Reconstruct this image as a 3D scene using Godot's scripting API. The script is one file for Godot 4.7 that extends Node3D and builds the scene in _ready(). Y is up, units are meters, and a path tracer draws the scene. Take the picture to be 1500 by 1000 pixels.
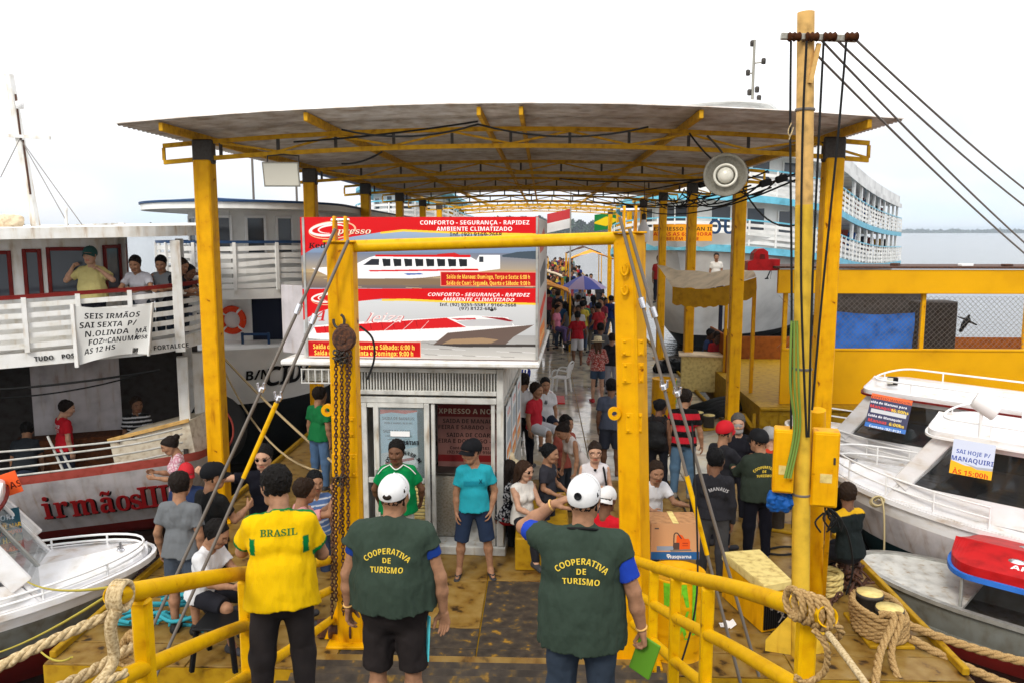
extends Node3D
# ---------------------------------------------------------------- helpers
var names := {}
var mats := {}
var texs := {}
var rng := RandomNumberGenerator.new()
const FOCAL := 1207.1
const EYE := Vector3(0, 4.3, 0)
var look_basis := Basis(Vector3.UP, deg_to_rad(2.1)) * Basis(Vector3.RIGHT, deg_to_rad(-7.6))

func ray(px: float, py: float) -> Vector3:
	return look_basis * Vector3((px - 750.0) / FOCAL, (500.0 - py) / FOCAL, -1.0)

func gp(px: float, py: float, y := 0.0) -> Vector3:   # survey point on the level y
	var d := ray(px, py)
	return EYE + d * ((y - EYE.y) / d.y)

func zp(px: float, py: float, depth: float) -> Vector3:   # survey point at a distance along the pier
	var d := ray(px, py)
	return EYE + d * (-depth / d.z)

func V3(x: float, y: float, z: float) -> Vector3:
	return Vector3(x, y, z)

func V2(x: float, y: float) -> Vector2:
	return Vector2(x, y)

func numbered(parent: Node, called: String) -> String:
	var key := str(parent.get_instance_id()) + called
	var n: int = names.get(key, 0)
	names[key] = n + 1
	return called if n == 0 else "%s_%03d" % [called, n]

func tag(o: Node, label: String, category: String, group := "", kind := "") -> void:
	if label != "": o.set_meta("label", label)
	if category != "": o.set_meta("category", category)
	if group != "": o.set_meta("group", group)
	if kind != "": o.set_meta("kind", kind)

func thing(called: String, label: String, category: String, at := Vector3.ZERO, turn := 0.0, group := "") -> Node3D:
	var o := Node3D.new()
	o.name = numbered(self, called)
	add_child(o, true)
	o.position = at
	o.rotation.y = deg_to_rad(turn)
	tag(o, label, category, group)
	return o

func put(parent: Node, called: String, mesh, mat: Material = null, xf := Transform3D()) -> MeshInstance3D:
	var m := MeshInstance3D.new()
	if mesh is SurfaceTool:
		mesh.generate_normals()
		m.mesh = mesh.commit()
	else:
		m.mesh = mesh
	m.name = numbered(parent, called)
	m.transform = xf
	if mat: m.material_override = mat
	parent.add_child(m, true)
	return m

func struct(called: String, mesh, mat: Material, label := "", kind := "structure") -> MeshInstance3D:
	var m := put(self, called, mesh, mat)
	tag(m, label, "", "", kind)
	return m

func copy(o: Node3D, called: String, label: String, at: Vector3, turn := 0.0) -> Node3D:
	var c: Node3D = o.duplicate()
	c.name = numbered(self, called)
	add_child(c, true)
	c.position = at
	c.rotation.y = deg_to_rad(turn)
	c.set_meta("label", label)
	return c

# ---- materials
func noise_tex(key: String, freq: float, stops: Array, cols: Array, octaves := 4, kind := FastNoiseLite.TYPE_SIMPLEX_SMOOTH, as_normal := false, size := 512) -> NoiseTexture2D:
	if texs.has(key): return texs[key]
	var n := FastNoiseLite.new()
	n.seed = hash(key) % 10000
	n.noise_type = kind
	n.frequency = freq
	n.fractal_octaves = octaves
	var t := NoiseTexture2D.new()
	t.width = size
	t.height = size
	t.seamless = true
	t.noise = n
	t.normalize = true
	if as_normal:
		t.as_normal_map = true
		t.bump_strength = 4.0
	elif stops.size():
		var g := Gradient.new()
		g.offsets = PackedFloat32Array(stops)
		g.colors = PackedColorArray(cols)
		t.color_ramp = g
	texs[key] = t
	return t

func g1(v: float) -> Color:
	return Color(v, v, v)

func mat(key: String, col: Color, rough := 0.6, metal := 0.0, dirt := "", scale := 0.6) -> StandardMaterial3D:
	if mats.has(key): return mats[key]
	var m := StandardMaterial3D.new()
	m.resource_name = key
	m.albedo_color = col
	m.roughness = rough
	m.metallic = metal
	if rough > 0.28 and metal == 0.0: m.metallic_specular = 0.24   # weathered, chalky surfaces
	if dirt != "":
		m.albedo_texture = texs[dirt]
		m.uv1_triplanar = true
		m.uv1_world_triplanar = true
		m.uv1_scale = Vector3.ONE * scale
	mats[key] = m
	return m

func bump(m: StandardMaterial3D, tex: String, strength: float) -> StandardMaterial3D:
	m.normal_enabled = true
	m.normal_texture = texs[tex]
	m.normal_scale = strength
	return m

func picture(key: String, cv: Canvas, rough := 0.5) -> StandardMaterial3D:
	var m := StandardMaterial3D.new()
	m.resource_name = key
	m.albedo_texture = ImageTexture.create_from_image(cv.im)
	m.roughness = rough
	m.metallic_specular = 0.3
	mats[key] = m
	return m

# ---- solids
func tool() -> SurfaceTool:
	var st := SurfaceTool.new()
	st.begin(Mesh.PRIMITIVE_TRIANGLES)
	st.set_smooth_group(-1)
	return st

func tri(st: SurfaceTool, a: Vector3, b: Vector3, c: Vector3) -> void:
	st.add_vertex(a); st.add_vertex(b); st.add_vertex(c)

func quad(st: SurfaceTool, a: Vector3, b: Vector3, c: Vector3, d: Vector3) -> void:
	tri(st, a, b, c); tri(st, a, c, d)

func quad_uv(st: SurfaceTool, a: Vector3, b: Vector3, c: Vector3, d: Vector3) -> void:   # a top left, clockwise
	var p := [a, b, c, a, c, d]
	var u := [Vector2(0, 0), Vector2(1, 0), Vector2(1, 1), Vector2(0, 0), Vector2(1, 1), Vector2(0, 1)]
	for i in 6:
		st.set_uv(u[i])
		st.add_vertex(p[i])

func box(st: SurfaceTool, c: Vector3, size: Vector3, b := Basis(), bev := 0.0) -> void:
	var h := size * 0.5
	var e := minf(bev, minf(h.x, minf(h.y, h.z)) * 0.9)
	if e <= 0.0:
		for ax in 3:
			for s in [-1.0, 1.0]:
				var n := Vector3.ZERO; n[ax] = s * h[ax]
				var u := Vector3.ZERO; u[(ax + 1) % 3] = h[(ax + 1) % 3]
				var v := Vector3.ZERO; v[(ax + 2) % 3] = h[(ax + 2) % 3] * s
				quad(st, c + b * (n - u - v), c + b * (n - u + v), c + b * (n + u + v), c + b * (n + u - v))
		return
	for ax in 3:
		var a1 := (ax + 1) % 3
		var a2 := (ax + 2) % 3
		for s in [-1.0, 1.0]:
			var n := Vector3.ZERO; n[ax] = s * h[ax]
			var u := Vector3.ZERO; u[a1] = h[a1] - e
			var v := Vector3.ZERO; v[a2] = (h[a2] - e) * s
			quad(st, c + b * (n - u - v), c + b * (n - u + v), c + b * (n + u + v), c + b * (n + u - v))
		for s1 in [-1.0, 1.0]:
			for s2 in [-1.0, 1.0]:
				var p1 := Vector3.ZERO; p1[a1] = s1 * h[a1]; p1[a2] = s2 * (h[a2] - e)
				var p2 := Vector3.ZERO; p2[a1] = s1 * (h[a1] - e); p2[a2] = s2 * h[a2]
				var l := Vector3.ZERO; l[ax] = (h[ax] - e) * s1 * s2
				quad(st, c + b * (p1 - l), c + b * (p1 + l), c + b * (p2 + l), c + b * (p2 - l))
	for sx in [-1.0, 1.0]:
		for sy in [-1.0, 1.0]:
			for sz in [-1.0, 1.0]:
				var q := [Vector3(sx * h.x, sy * (h.y - e), sz * (h.z - e)), Vector3(sx * (h.x - e), sy * h.y, sz * (h.z - e)), Vector3(sx * (h.x - e), sy * (h.y - e), sz * h.z)]
				if sx * sy * sz > 0: tri(st, c + b * q[0], c + b * q[2], c + b * q[1])
				else: tri(st, c + b * q[0], c + b * q[1], c + b * q[2])

func aim(a: Vector3, b: Vector3, up := Vector3.UP) -> Basis:   # y along a->b
	var y := (b - a).normalized()
	var x := up.cross(y)
	if x.length() < 0.01: x = Vector3.RIGHT.cross(y)
	if x.length() < 0.01: x = Vector3.BACK.cross(y)
	x = x.normalized()
	return Basis(x, y, x.cross(y))

func bar(st: SurfaceTool, a: Vector3, b: Vector3, w: float, d: float, bev := 0.0, up := Vector3.UP) -> void:
	box(st, (a + b) * 0.5, Vector3(w, (b - a).length(), d), aim(a, b, up), bev)

func tube(st: SurfaceTool, pts: Array, r, sides := 10, caps := true) -> void:
	var n := pts.size()
	var rings := []
	var x := Vector3.ZERO
	for i in n:
		var t: Vector3 = (pts[mini(i + 1, n - 1)] - pts[maxi(i - 1, 0)]).normalized()
		if i == 0: x = aim(Vector3.ZERO, t).x
		x = (x - t * x.dot(t)).normalized()
		var z := x.cross(t)
		var rr: float = r[i] if r is Array else r
		var ring := []
		for k in sides:
			var a := TAU * k / sides
			ring.append(pts[i] + (x * cos(a) + z * sin(a)) * rr)
		rings.append(ring)
	loft(st, rings, true, caps)

func loft(st: SurfaceTool, rings: Array, closed := true, caps := false, smooth := true) -> void:
	st.set_smooth_group(0 if smooth else -1)
	var m: int = rings[0].size()
	for i in rings.size() - 1:
		var A: Array = rings[i]
		var B: Array = rings[i + 1]
		for k in (m if closed else m - 1):
			var j := (k + 1) % m
			quad(st, A[k], A[j], B[j], B[k])
	if caps:
		st.set_smooth_group(-1)
		for e in [0, rings.size() - 1]:
			var R: Array = rings[e]
			var c := Vector3.ZERO
			for p in R: c += p
			c /= m
			for k in m:
				if e == 0: tri(st, c, R[(k + 1) % m], R[k])
				else: tri(st, c, R[k], R[(k + 1) % m])
	st.set_smooth_group(-1)

func lathe(st: SurfaceTool, prof: Array, xf := Transform3D(), sides := 20, caps := true, smooth := true) -> void:   # prof of Vector2(radius, y)
	var rings := []
	for p in prof:
		var ring := []
		for k in sides:
			var a := TAU * k / sides
			ring.append(xf * Vector3(p.x * cos(a), p.y, p.x * sin(a)))
		rings.append(ring)
	loft(st, rings, true, caps, smooth)

func prism(st: SurfaceTool, poly: PackedVector2Array, depth: float, xf := Transform3D()) -> void:   # polygon in xy, thickness along z, centred
	var idx := Geometry2D.triangulate_polygon(poly)
	var h := Vector3(0, 0, depth * 0.5)
	for i in range(0, idx.size(), 3):
		var a := Vector3(poly[idx[i]].x, poly[idx[i]].y, 0)
		var b := Vector3(poly[idx[i + 1]].x, poly[idx[i + 1]].y, 0)
		var c := Vector3(poly[idx[i + 2]].x, poly[idx[i + 2]].y, 0)
		tri(st, xf * (a + h), xf * (b + h), xf * (c + h))
		tri(st, xf * (a - h), xf * (c - h), xf * (b - h))
	for i in poly.size():
		var a := Vector3(poly[i].x, poly[i].y, 0)
		var j := (i + 1) % poly.size()
		var b := Vector3(poly[j].x, poly[j].y, 0)
		quad(st, xf * (a - h), xf * (b - h), xf * (b + h), xf * (a + h))

func ribbon(st: SurfaceTool, path: Array, w: float, hgt: float, smooth := true) -> void:   # upright flat strip that follows a path, w thick, hgt tall
	var rings := []
	var n := path.size()
	for i in n:
		var t: Vector3 = path[mini(i + 1, n - 1)] - path[maxi(i - 1, 0)]
		t.y = 0
		t = t.normalized()
		var s := Vector3(-t.z, 0, t.x) * w * 0.5
		var u := Vector3(0, hgt * 0.5, 0)
		var p: Vector3 = path[i]
		rings.append([p - s - u, p + s - u, p + s + u, p - s + u])
	# four separate faces so that the edges stay crisp
	for k in 4:
		var r2 := []
		for r in rings: r2.append([r[k], r[(k + 1) % 4]])
		loft(st, r2, false, false, smooth and false)
	for e in [rings[0], rings[-1]]: quad(st, e[0], e[1], e[2], e[3])

func sag(a: Vector3, b: Vector3, drop: float, n := 12) -> Array:
	var out := []
	for i in n + 1:
		var t := float(i) / n
		out.append(a.lerp(b, t) - Vector3(0, drop * 4.0 * t * (1.0 - t), 0))
	return out

func curve(pts: Array, per := 6) -> Array:   # smooth curve through points
	var out := []
	for i in pts.size() - 1:
		var p0: Vector3 = pts[maxi(i - 1, 0)]
		var p1: Vector3 = pts[i]
		var p2: Vector3 = pts[i + 1]
		var p3: Vector3 = pts[mini(i + 2, pts.size() - 1)]
		for k in per: out.append(p1.cubic_interpolate(p2, p0, p3, float(k) / per))
	out.append(pts[-1])
	return out

func rope(st: SurfaceTool, pts: Array, r: float, lay := 0.0, strands := 3) -> void:   # laid rope: strands twisted round the path
	if lay <= 0.0: lay = r * 7.0
	var dist := 0.0
	var lists := []
	for s in strands: lists.append([])
	var x := Vector3.ZERO
	# resample
	var fine := []
	for i in pts.size() - 1:
		var seg: float = (pts[i + 1] - pts[i]).length()
		var k := maxi(1, int(ceil(seg / (lay / 7.0))))
		for j in k: fine.append(pts[i].lerp(pts[i + 1], float(j) / k))
	fine.append(pts[-1])
	for i in fine.size():
		var t: Vector3 = (fine[mini(i + 1, fine.size() - 1)] - fine[maxi(i - 1, 0)]).normalized()
		if i == 0: x = aim(Vector3.ZERO, t).x
		else: dist += (fine[i] - fine[i - 1]).length()
		x = (x - t * x.dot(t)).normalized()
		var z := x.cross(t)
		for s in strands:
			var a := TAU * (dist / lay + float(s) / strands)
			lists[s].append(fine[i] + (x * cos(a) + z * sin(a)) * r * 0.52)
	for s in strands: tube(st, lists[s], r * 0.56, 6)

func chain(st: SurfaceTool, a: Vector3, b: Vector3, link: float, wire: float) -> void:
	var d := b - a
	var n := maxi(2, int(d.length() / (link * 0.72)))
	var bs := aim(a, b)
	for i in n:
		var c := a + d * ((i + 0.5) / n)
		var side := bs.x if i % 2 == 0 else bs.z
		var ring := []
		for k in 9:
			var t := TAU * k / 8
			ring.append(c + bs.y * sin(t) * link * 0.5 + side * cos(t) * link * 0.3)
		tube(st, ring, wire, 5, false)

# ---- lettering as thin geometry
func font_of(style: String) -> SystemFont:
	if not texs.has("font" + style):
		var f := SystemFont.new()
		f.font_names = PackedStringArray(["Droid Serif" if style.contains("serif") else "Droid Sans"])
		f.font_weight = 700 if style.contains("bold") else 400
		texs["font" + style] = f
	return texs["font" + style]

func letters(txt: String, hgt: float, style := "bold", depth := 0.004, align := HORIZONTAL_ALIGNMENT_CENTER) -> TextMesh:
	var t := TextMesh.new()
	t.text = txt
	t.font = font_of(style)
	t.font_size = 48
	t.pixel_size = hgt / 34.0      # hgt is the height of a capital
	t.depth = depth
	t.curve_step = 3.0
	t.horizontal_alignment = align
	return t

func glyphs(txt: String, hgt: float, style := "bold") -> PackedVector3Array:   # flat triangles
	var a := letters(txt, hgt, style, 0.0).get_mesh_arrays()
	var v: PackedVector3Array = a[Mesh.ARRAY_VERTEX]
	var ix = a[Mesh.ARRAY_INDEX]
	if ix == null or ix.size() == 0: return v
	var out := PackedVector3Array()
	for i in ix: out.append(v[i])
	return out

# ---- flat print
class Canvas:
	var im: Image
	var w: int
	var h: int
	func _init(ww: int, hh: int, c: Color) -> void:
		w = ww; h = hh
		im = Image.create(w, h, false, Image.FORMAT_RGB8)
		im.fill(c)
	func rect(x: float, y: float, rw: float, rh: float, c: Color) -> void:
		im.fill_rect(Rect2i(int(x), int(y), maxi(1, int(rw)), maxi(1, int(rh))), c)
	func grad(x: float, y: float, rw: float, rh: float, a: Color, b: Color) -> void:
		for i in int(rh): im.fill_rect(Rect2i(int(x), int(y) + i, int(rw), 1), a.lerp(b, i / maxf(1.0, rh)))
	func poly(pts: Array, c: Color) -> void:
		var lo := 1e9
		var hi := -1e9
		for p in pts:
			lo = minf(lo, p.y); hi = maxf(hi, p.y)
		for y in range(maxi(0, int(floor(lo))), mini(h, int(ceil(hi)) + 1)):
			var xs := []
			var yy := y + 0.5
			for i in pts.size():
				var a: Vector2 = pts[i]
				var b: Vector2 = pts[(i + 1) % pts.size()]
				if (a.y <= yy) != (b.y <= yy): xs.append(a.x + (yy - a.y) / (b.y - a.y) * (b.x - a.x))
			xs.sort()
			for k in range(0, xs.size() - 1, 2):
				var x0 := clampi(int(round(xs[k])), 0, w)
				var x1 := clampi(int(round(xs[k + 1])), 0, w)
				if x1 > x0: im.fill_rect(Rect2i(x0, y, x1 - x0, 1), c)
	func ell(cx: float, cy: float, rx: float, ry: float, c: Color, rot := 0.0) -> void:
		var pts := []
		for k in 28: pts.append(Vector2(cx, cy) + (Vector2(cos(TAU * k / 28) * rx, sin(TAU * k / 28) * ry)).rotated(rot))
		poly(pts, c)
	func arc(cx: float, cy: float, rx: float, ry: float, a0: float, a1: float, th: float, c: Color, rot := 0.0) -> void:
		var o := []
		var inn := []
		for k in 25:
			var a := deg_to_rad(lerpf(a0, a1, k / 24.0))
			var taper := th * (0.25 + 0.75 * sin(PI * k / 24.0))
			o.append(Vector2(cx, cy) + Vector2(cos(a) * rx, sin(a) * ry).rotated(rot))
			inn.append(Vector2(cx, cy) + Vector2(cos(a) * (rx - taper), sin(a) * (ry - taper)).rotated(rot))
		inn.reverse()
		poly(o + inn, c)
	func stroke(pts: Array, th: float, c: Color) -> void:
		for i in pts.size() - 1:
			var a: Vector2 = pts[i]
			var b: Vector2 = pts[i + 1]
			var n := (b - a).normalized().orthogonal() * th * 0.5
			poly([a + n, b + n, b - n, a - n], c)
	func text(tris: PackedVector3Array, x: float, y: float, c: Color, sx := 1.0, slant := 0.0, rot := 0.0) -> void:   # x, y the middle of the line, in pixels; glyphs made with hgt in pixels
		for i in range(0, tris.size() - 2, 3):
			var q := []
			for k in 3:
				var v := tris[i + k]
				q.append(Vector2(x, y) + Vector2((v.x + v.y * slant) * sx, -v.y).rotated(rot))
			poly(q, c)
	func speckle(seed: int, n: int, c: Color, lo := 1.0, hi := 3.0) -> void:
		var r := RandomNumberGenerator.new()
		r.seed = seed
		for i in n:
			var s := r.randf_range(lo, hi)
			im.fill_rect(Rect2i(r.randi_range(0, w - 4), r.randi_range(0, h - 4), int(s) + 1, int(s)), c)
# ---------------------------------------------------------------- people: distance fields meshed as surface nets
class Field:
	var o: Vector3
	var nx: int
	var ny: int
	var nz: int
	var c: float
	var f: PackedFloat32Array
	var lo: PackedInt32Array
	var hi: PackedInt32Array
	func _init(mn: Vector3, mx: Vector3, cell: float) -> void:
		c = cell
		o = mn - Vector3.ONE * cell * 2.0
		nx = int(ceil((mx.x - mn.x) / c)) + 5
		ny = int(ceil((mx.y - mn.y) / c)) + 5
		nz = int(ceil((mx.z - mn.z) / c)) + 5
		f.resize(nx * ny * nz)
		f.fill(9.0)
		lo.resize(ny * nz)
		lo.fill(nx)
		hi.resize(ny * nz)
		hi.fill(-1)
	func cap(a: Vector3, b: Vector3, ra: float, rb: float, k := 0.03, fd := Vector3.ZERO, fl := 1.0, flat_end := false, flat_start := false, minus := false) -> void:
		var m := maxf(ra, rb) + k + c * 1.6
		var mn := (a.min(b) - Vector3.ONE * m - o) / c
		var mx := (a.max(b) + Vector3.ONE * m - o) / c
		var x0 := maxi(0, int(mn.x)); var y0 := maxi(0, int(mn.y)); var z0 := maxi(0, int(mn.z))
		var x1 := mini(nx - 1, int(mx.x) + 1); var y1 := mini(ny - 1, int(mx.y) + 1); var z1 := mini(nz - 1, int(mx.z) + 1)
		var g := fl - 1.0
		var ab := b - a
		var ab2 := ab + fd * (ab.dot(fd) * g)
		var l2 := maxf(ab2.length_squared(), 1e-9)
		var len := sqrt(l2)
		var inv := 1.0 / l2
		var dr := rb - ra
		var ik := 1.0 / maxf(k, 1e-6)
		var band := k + c * 1.6
		for z in range(z0, z1 + 1):
			for y in range(y0, y1 + 1):
				var row := z * ny + y
				var i := row * nx + x0
				var p := o + Vector3(x0 * c, y * c, z * c) - a
				var q := p + fd * (p.dot(fd) * g)
				var step := Vector3(c, 0, 0)
				step += fd * (step.dot(fd) * g)
				for x in range(x0, x1 + 1):
					var tu := q.dot(ab2) * inv
					var t := clampf(tu, 0.0, 1.0)
					var d := (q - ab2 * t).length() - (ra + dr * t)
					if flat_end: d = maxf(d, (tu - 1.0) * len)
					if flat_start: d = maxf(d, -tu * len)
					if minus:
						if d < band:
							var h := f[i]
							var e := maxf(k - absf(h + d), 0.0) * ik
							f[i] = maxf(h, -d) + e * e * k * 0.25
					elif d < band:
						var h := f[i]
						var e := maxf(k - absf(h - d), 0.0) * ik
						f[i] = minf(h, d) - e * e * k * 0.25
						if x < lo[row]: lo[row] = x
						if x > hi[row]: hi[row] = x
					q += step
					i += 1
	func keep(n: Vector3, d: float) -> void:   # keep what lies where p.n > d
		for z in nz:
			for y in ny:
				var row := z * ny + y
				if hi[row] < 0: continue
				for x in range(lo[row], hi[row] + 1):
					var i := row * nx + x
					f[i] = maxf(f[i], d - (o + Vector3(x, y, z) * c).dot(n))
	func ruffle(noise: FastNoiseLite, amp: float, s: Vector3) -> void:
		for z in nz:
			for y in ny:
				var row := z * ny + y
				if hi[row] < 0: continue
				for x in range(lo[row], hi[row] + 1):
					var i := row * nx + x
					if absf(f[i]) < c * 2.5:
						var p := (o + Vector3(x, y, z) * c) * s
						f[i] += amp * noise.get_noise_3dv(p)
	func at(p: Vector3) -> float:
		var q := (p - o) / c
		var x := int(q.x); var y := int(q.y); var z := int(q.z)
		if q.x < 0 or q.y < 0 or q.z < 0 or x >= nx - 1 or y >= ny - 1 or z >= nz - 1: return 1.0
		var fx := q.x - x; var fy := q.y - y; var fz := q.z - z
		var i := (z * ny + y) * nx + x
		var a := lerpf(lerpf(f[i], f[i + 1], fx), lerpf(f[i + nx], f[i + nx + 1], fx), fy)
		i += nx * ny
		var b := lerpf(lerpf(f[i], f[i + 1], fx), lerpf(f[i + nx], f[i + nx + 1], fx), fy)
		return lerpf(a, b, fz)
	func hit(p: Vector3, d: Vector3, most := 0.8) -> Vector3:   # first point of the surface along d
		var t := 0.0
		var s := c * 0.5
		while t < most:
			if at(p + d * t) < 0.0:
				for k in 5:
					s *= 0.5
					t += -s if at(p + d * t) < 0.0 else s
				return p + d * t
			t += s
		return p + d * most * 0.5
	func net() -> Array:
		var V := PackedVector3Array()
		var N := PackedVector3Array()
		var I := PackedInt32Array()
		var idx := PackedInt32Array()
		idx.resize(f.size())
		idx.fill(-1)
		var sy := nx
		var sz := nx * ny
		for z in nz - 1:
			for y in ny - 1:
				var row := z * ny + y
				var l := mini(mini(lo[row], lo[row + 1]), mini(lo[row + ny], lo[row + ny + 1])) - 1
				var h := maxi(maxi(hi[row], hi[row + 1]), maxi(hi[row + ny], hi[row + ny + 1]))
				for x in range(maxi(l, 0), mini(h, nx - 2) + 1):
					var i := row * nx + x
					var a := f[i]; var b := f[i + 1]; var cc := f[i + sy]; var d := f[i + sy + 1]
					var e := f[i + sz]; var g := f[i + sz + 1]; var k := f[i + sz + sy]; var m := f[i + sz + sy + 1]
					var neg := int(a < 0.0) + int(b < 0.0) + int(cc < 0.0) + int(d < 0.0) + int(e < 0.0) + int(g < 0.0) + int(k < 0.0) + int(m < 0.0)
					if neg == 0 or neg == 8: continue
					var s := Vector3.ZERO
					var n := 0
					if (a < 0.0) != (b < 0.0): s += Vector3(a / (a - b), 0, 0); n += 1
					if (cc < 0.0) != (d < 0.0): s += Vector3(cc / (cc - d), 1, 0); n += 1
					if (e < 0.0) != (g < 0.0): s += Vector3(e / (e - g), 0, 1); n += 1
					if (k < 0.0) != (m < 0.0): s += Vector3(k / (k - m), 1, 1); n += 1
					if (a < 0.0) != (cc < 0.0): s += Vector3(0, a / (a - cc), 0); n += 1
					if (b < 0.0) != (d < 0.0): s += Vector3(1, b / (b - d), 0); n += 1
					if (e < 0.0) != (k < 0.0): s += Vector3(0, e / (e - k), 1); n += 1
					if (g < 0.0) != (m < 0.0): s += Vector3(1, g / (g - m), 1); n += 1
					if (a < 0.0) != (e < 0.0): s += Vector3(0, 0, a / (a - e)); n += 1
					if (b < 0.0) != (g < 0.0): s += Vector3(1, 0, b / (b - g)); n += 1
					if (cc < 0.0) != (k < 0.0): s += Vector3(0, 1, cc / (cc - k)); n += 1
					if (d < 0.0) != (m < 0.0): s += Vector3(1, 1, d / (d - m)); n += 1
					idx[i] = V.size()
					V.append(o + (Vector3(x, y, z) + s / n) * c)
					N.append(Vector3(b + d + g + m - a - cc - e - k, cc + d + k + m - a - b - e - g, e + g + k + m - a - b - cc - d).normalized())
					if y > 0 and z > 0 and (a < 0.0) != (b < 0.0): face(I, idx[i], idx[i - sy], idx[i - sy - sz], idx[i - sz], a < 0.0)
					if x > 0 and z > 0 and (a < 0.0) != (cc < 0.0): face(I, idx[i], idx[i - sz], idx[i - sz - 1], idx[i - 1], a < 0.0)
					if x > 0 and y > 0 and (a < 0.0) != (e < 0.0): face(I, idx[i], idx[i - 1], idx[i - 1 - sy], idx[i - sy], a < 0.0)
		return [V, N, I]
	func face(I: PackedInt32Array, a: int, b: int, cc: int, d: int, flip: bool) -> void:
		if a < 0 or b < 0 or cc < 0 or d < 0: return
		if flip: I.append_array(PackedInt32Array([a, cc, b, a, d, cc]))
		else: I.append_array(PackedInt32Array([a, b, cc, a, cc, d]))

func join(parts: Array) -> Array:   # [V, N, I, (C)] pieces into one
	var V := PackedVector3Array(); var N := PackedVector3Array(); var I := PackedInt32Array(); var C := PackedColorArray()
	for p in parts:
		var base := V.size()
		V.append_array(p[0]); N.append_array(p[1])
		var ix: PackedInt32Array = p[2].duplicate()
		if base:
			for k in ix.size(): ix[k] += base
		I.append_array(ix)
		C.append_array(p[3])
	return [V, N, I, C]

func moved(p: Array, xf: Transform3D, tint := Color.WHITE) -> Array:
	var nb := xf.basis.orthonormalized() if xf.basis.determinant() > 0 else xf.basis
	var C := PackedColorArray()
	if tint == Color.WHITE: C = p[3]
	else:
		C.resize(p[0].size())
		for i in C.size(): C[i] = p[3][i] * tint
	var ix: PackedInt32Array = p[2]
	if xf.basis.determinant() < 0.0:
		ix = ix.duplicate()
		ix.reverse()
	return [xf * p[0], Transform3D(nb, Vector3.ZERO) * p[1], ix, C]

func one_colour(p: Array, c := Color.WHITE) -> Array:
	var C := PackedColorArray()
	C.resize(p[0].size())
	C.fill(c)
	return [p[0], p[1], p[2], C]

func mesh_of(p: Array) -> ArrayMesh:
	var a := []
	a.resize(Mesh.ARRAY_MAX)
	a[Mesh.ARRAY_VERTEX] = p[0]
	a[Mesh.ARRAY_NORMAL] = p[1]
	a[Mesh.ARRAY_INDEX] = p[2]
	if p.size() > 3 and p[3].size() == p[0].size(): a[Mesh.ARRAY_COLOR] = p[3]
	var m := ArrayMesh.new()
	m.add_surface_from_arrays(Mesh.PRIMITIVE_TRIANGLES, a)
	return m

# ---- heads, hair, hats and hands are made once, then placed
var bits := {}
var cloth_noise := FastNoiseLite.new()
var hair_noise := FastNoiseLite.new()

func head_field(cell: float, grow := 0.0, female := false, face := true) -> Field:
	var F := Field.new(Vector3(-0.13, -0.2, -0.16), Vector3(0.13, 0.16, 0.15), cell)
	var g := grow
	var zf := Vector3(1, 0, 0)
	F.cap(Vector3(0, 0.035, -0.028), Vector3(0, 0.03, 0.018), 0.092 + g, 0.09 + g, 0.02, zf, 1.18)
	F.cap(Vector3(0, 0.0, 0.03), Vector3(0, -0.06, 0.042), 0.072 + g, 0.052 + g, 0.03, zf, 1.06)
	F.cap(Vector3(-0.022, -0.082, 0.05), Vector3(0.022, -0.082, 0.05), 0.028 + g, 0.028 + g, 0.03)
	for s in [-1.0, 1.0]:
		F.cap(Vector3(s * 0.055, -0.03, -0.005), Vector3(s * 0.035, -0.075, 0.04), 0.022 + g, 0.02 + g, 0.03)
	if face:
		for s in [-1.0, 1.0]:
			F.cap(Vector3(s * 0.034, -0.018, 0.075), Vector3(s * 0.05, -0.015, 0.055), 0.022, 0.02, 0.03)      # cheek
			F.cap(Vector3(s * 0.015, 0.033, 0.098), Vector3(s * 0.045, 0.036, 0.083), 0.009, 0.008, 0.014)     # brow
			F.cap(Vector3(s * 0.034, 0.013, 0.104), Vector3(s * 0.034, 0.013, 0.103), 0.012, 0.012, 0.012, Vector3.ZERO, 1.0, false, false, true)
			F.cap(Vector3(s * 0.033, 0.014, 0.082), Vector3(s * 0.033, 0.014, 0.0815), 0.0125, 0.0125, 0.002)   # eyeball
			F.cap(Vector3(s * 0.076, 0.022, -0.012), Vector3(s * 0.072, -0.022, -0.002), 0.019, 0.012, 0.006, Vector3(1, 0, 0.35).normalized(), 2.2)
		F.cap(Vector3(0, 0.02, 0.095), Vector3(0, -0.02, 0.114), 0.009, 0.0125, 0.014)
		F.cap(Vector3(-0.011, -0.026, 0.104), Vector3(0.011, -0.026, 0.104), 0.009, 0.009, 0.01)
		F.cap(Vector3(-0.017, -0.052, 0.09), Vector3(0.017, -0.052, 0.09), 0.008, 0.008, 0.008)
		F.cap(Vector3(-0.014, -0.062, 0.09), Vector3(0.014, -0.062, 0.09), 0.009, 0.009, 0.006)
		F.cap(Vector3(0, -0.04, -0.02), Vector3(0, -0.17, -0.045), 0.05 if female else 0.057, 0.05 if female else 0.06, 0.03)
	return F

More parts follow.
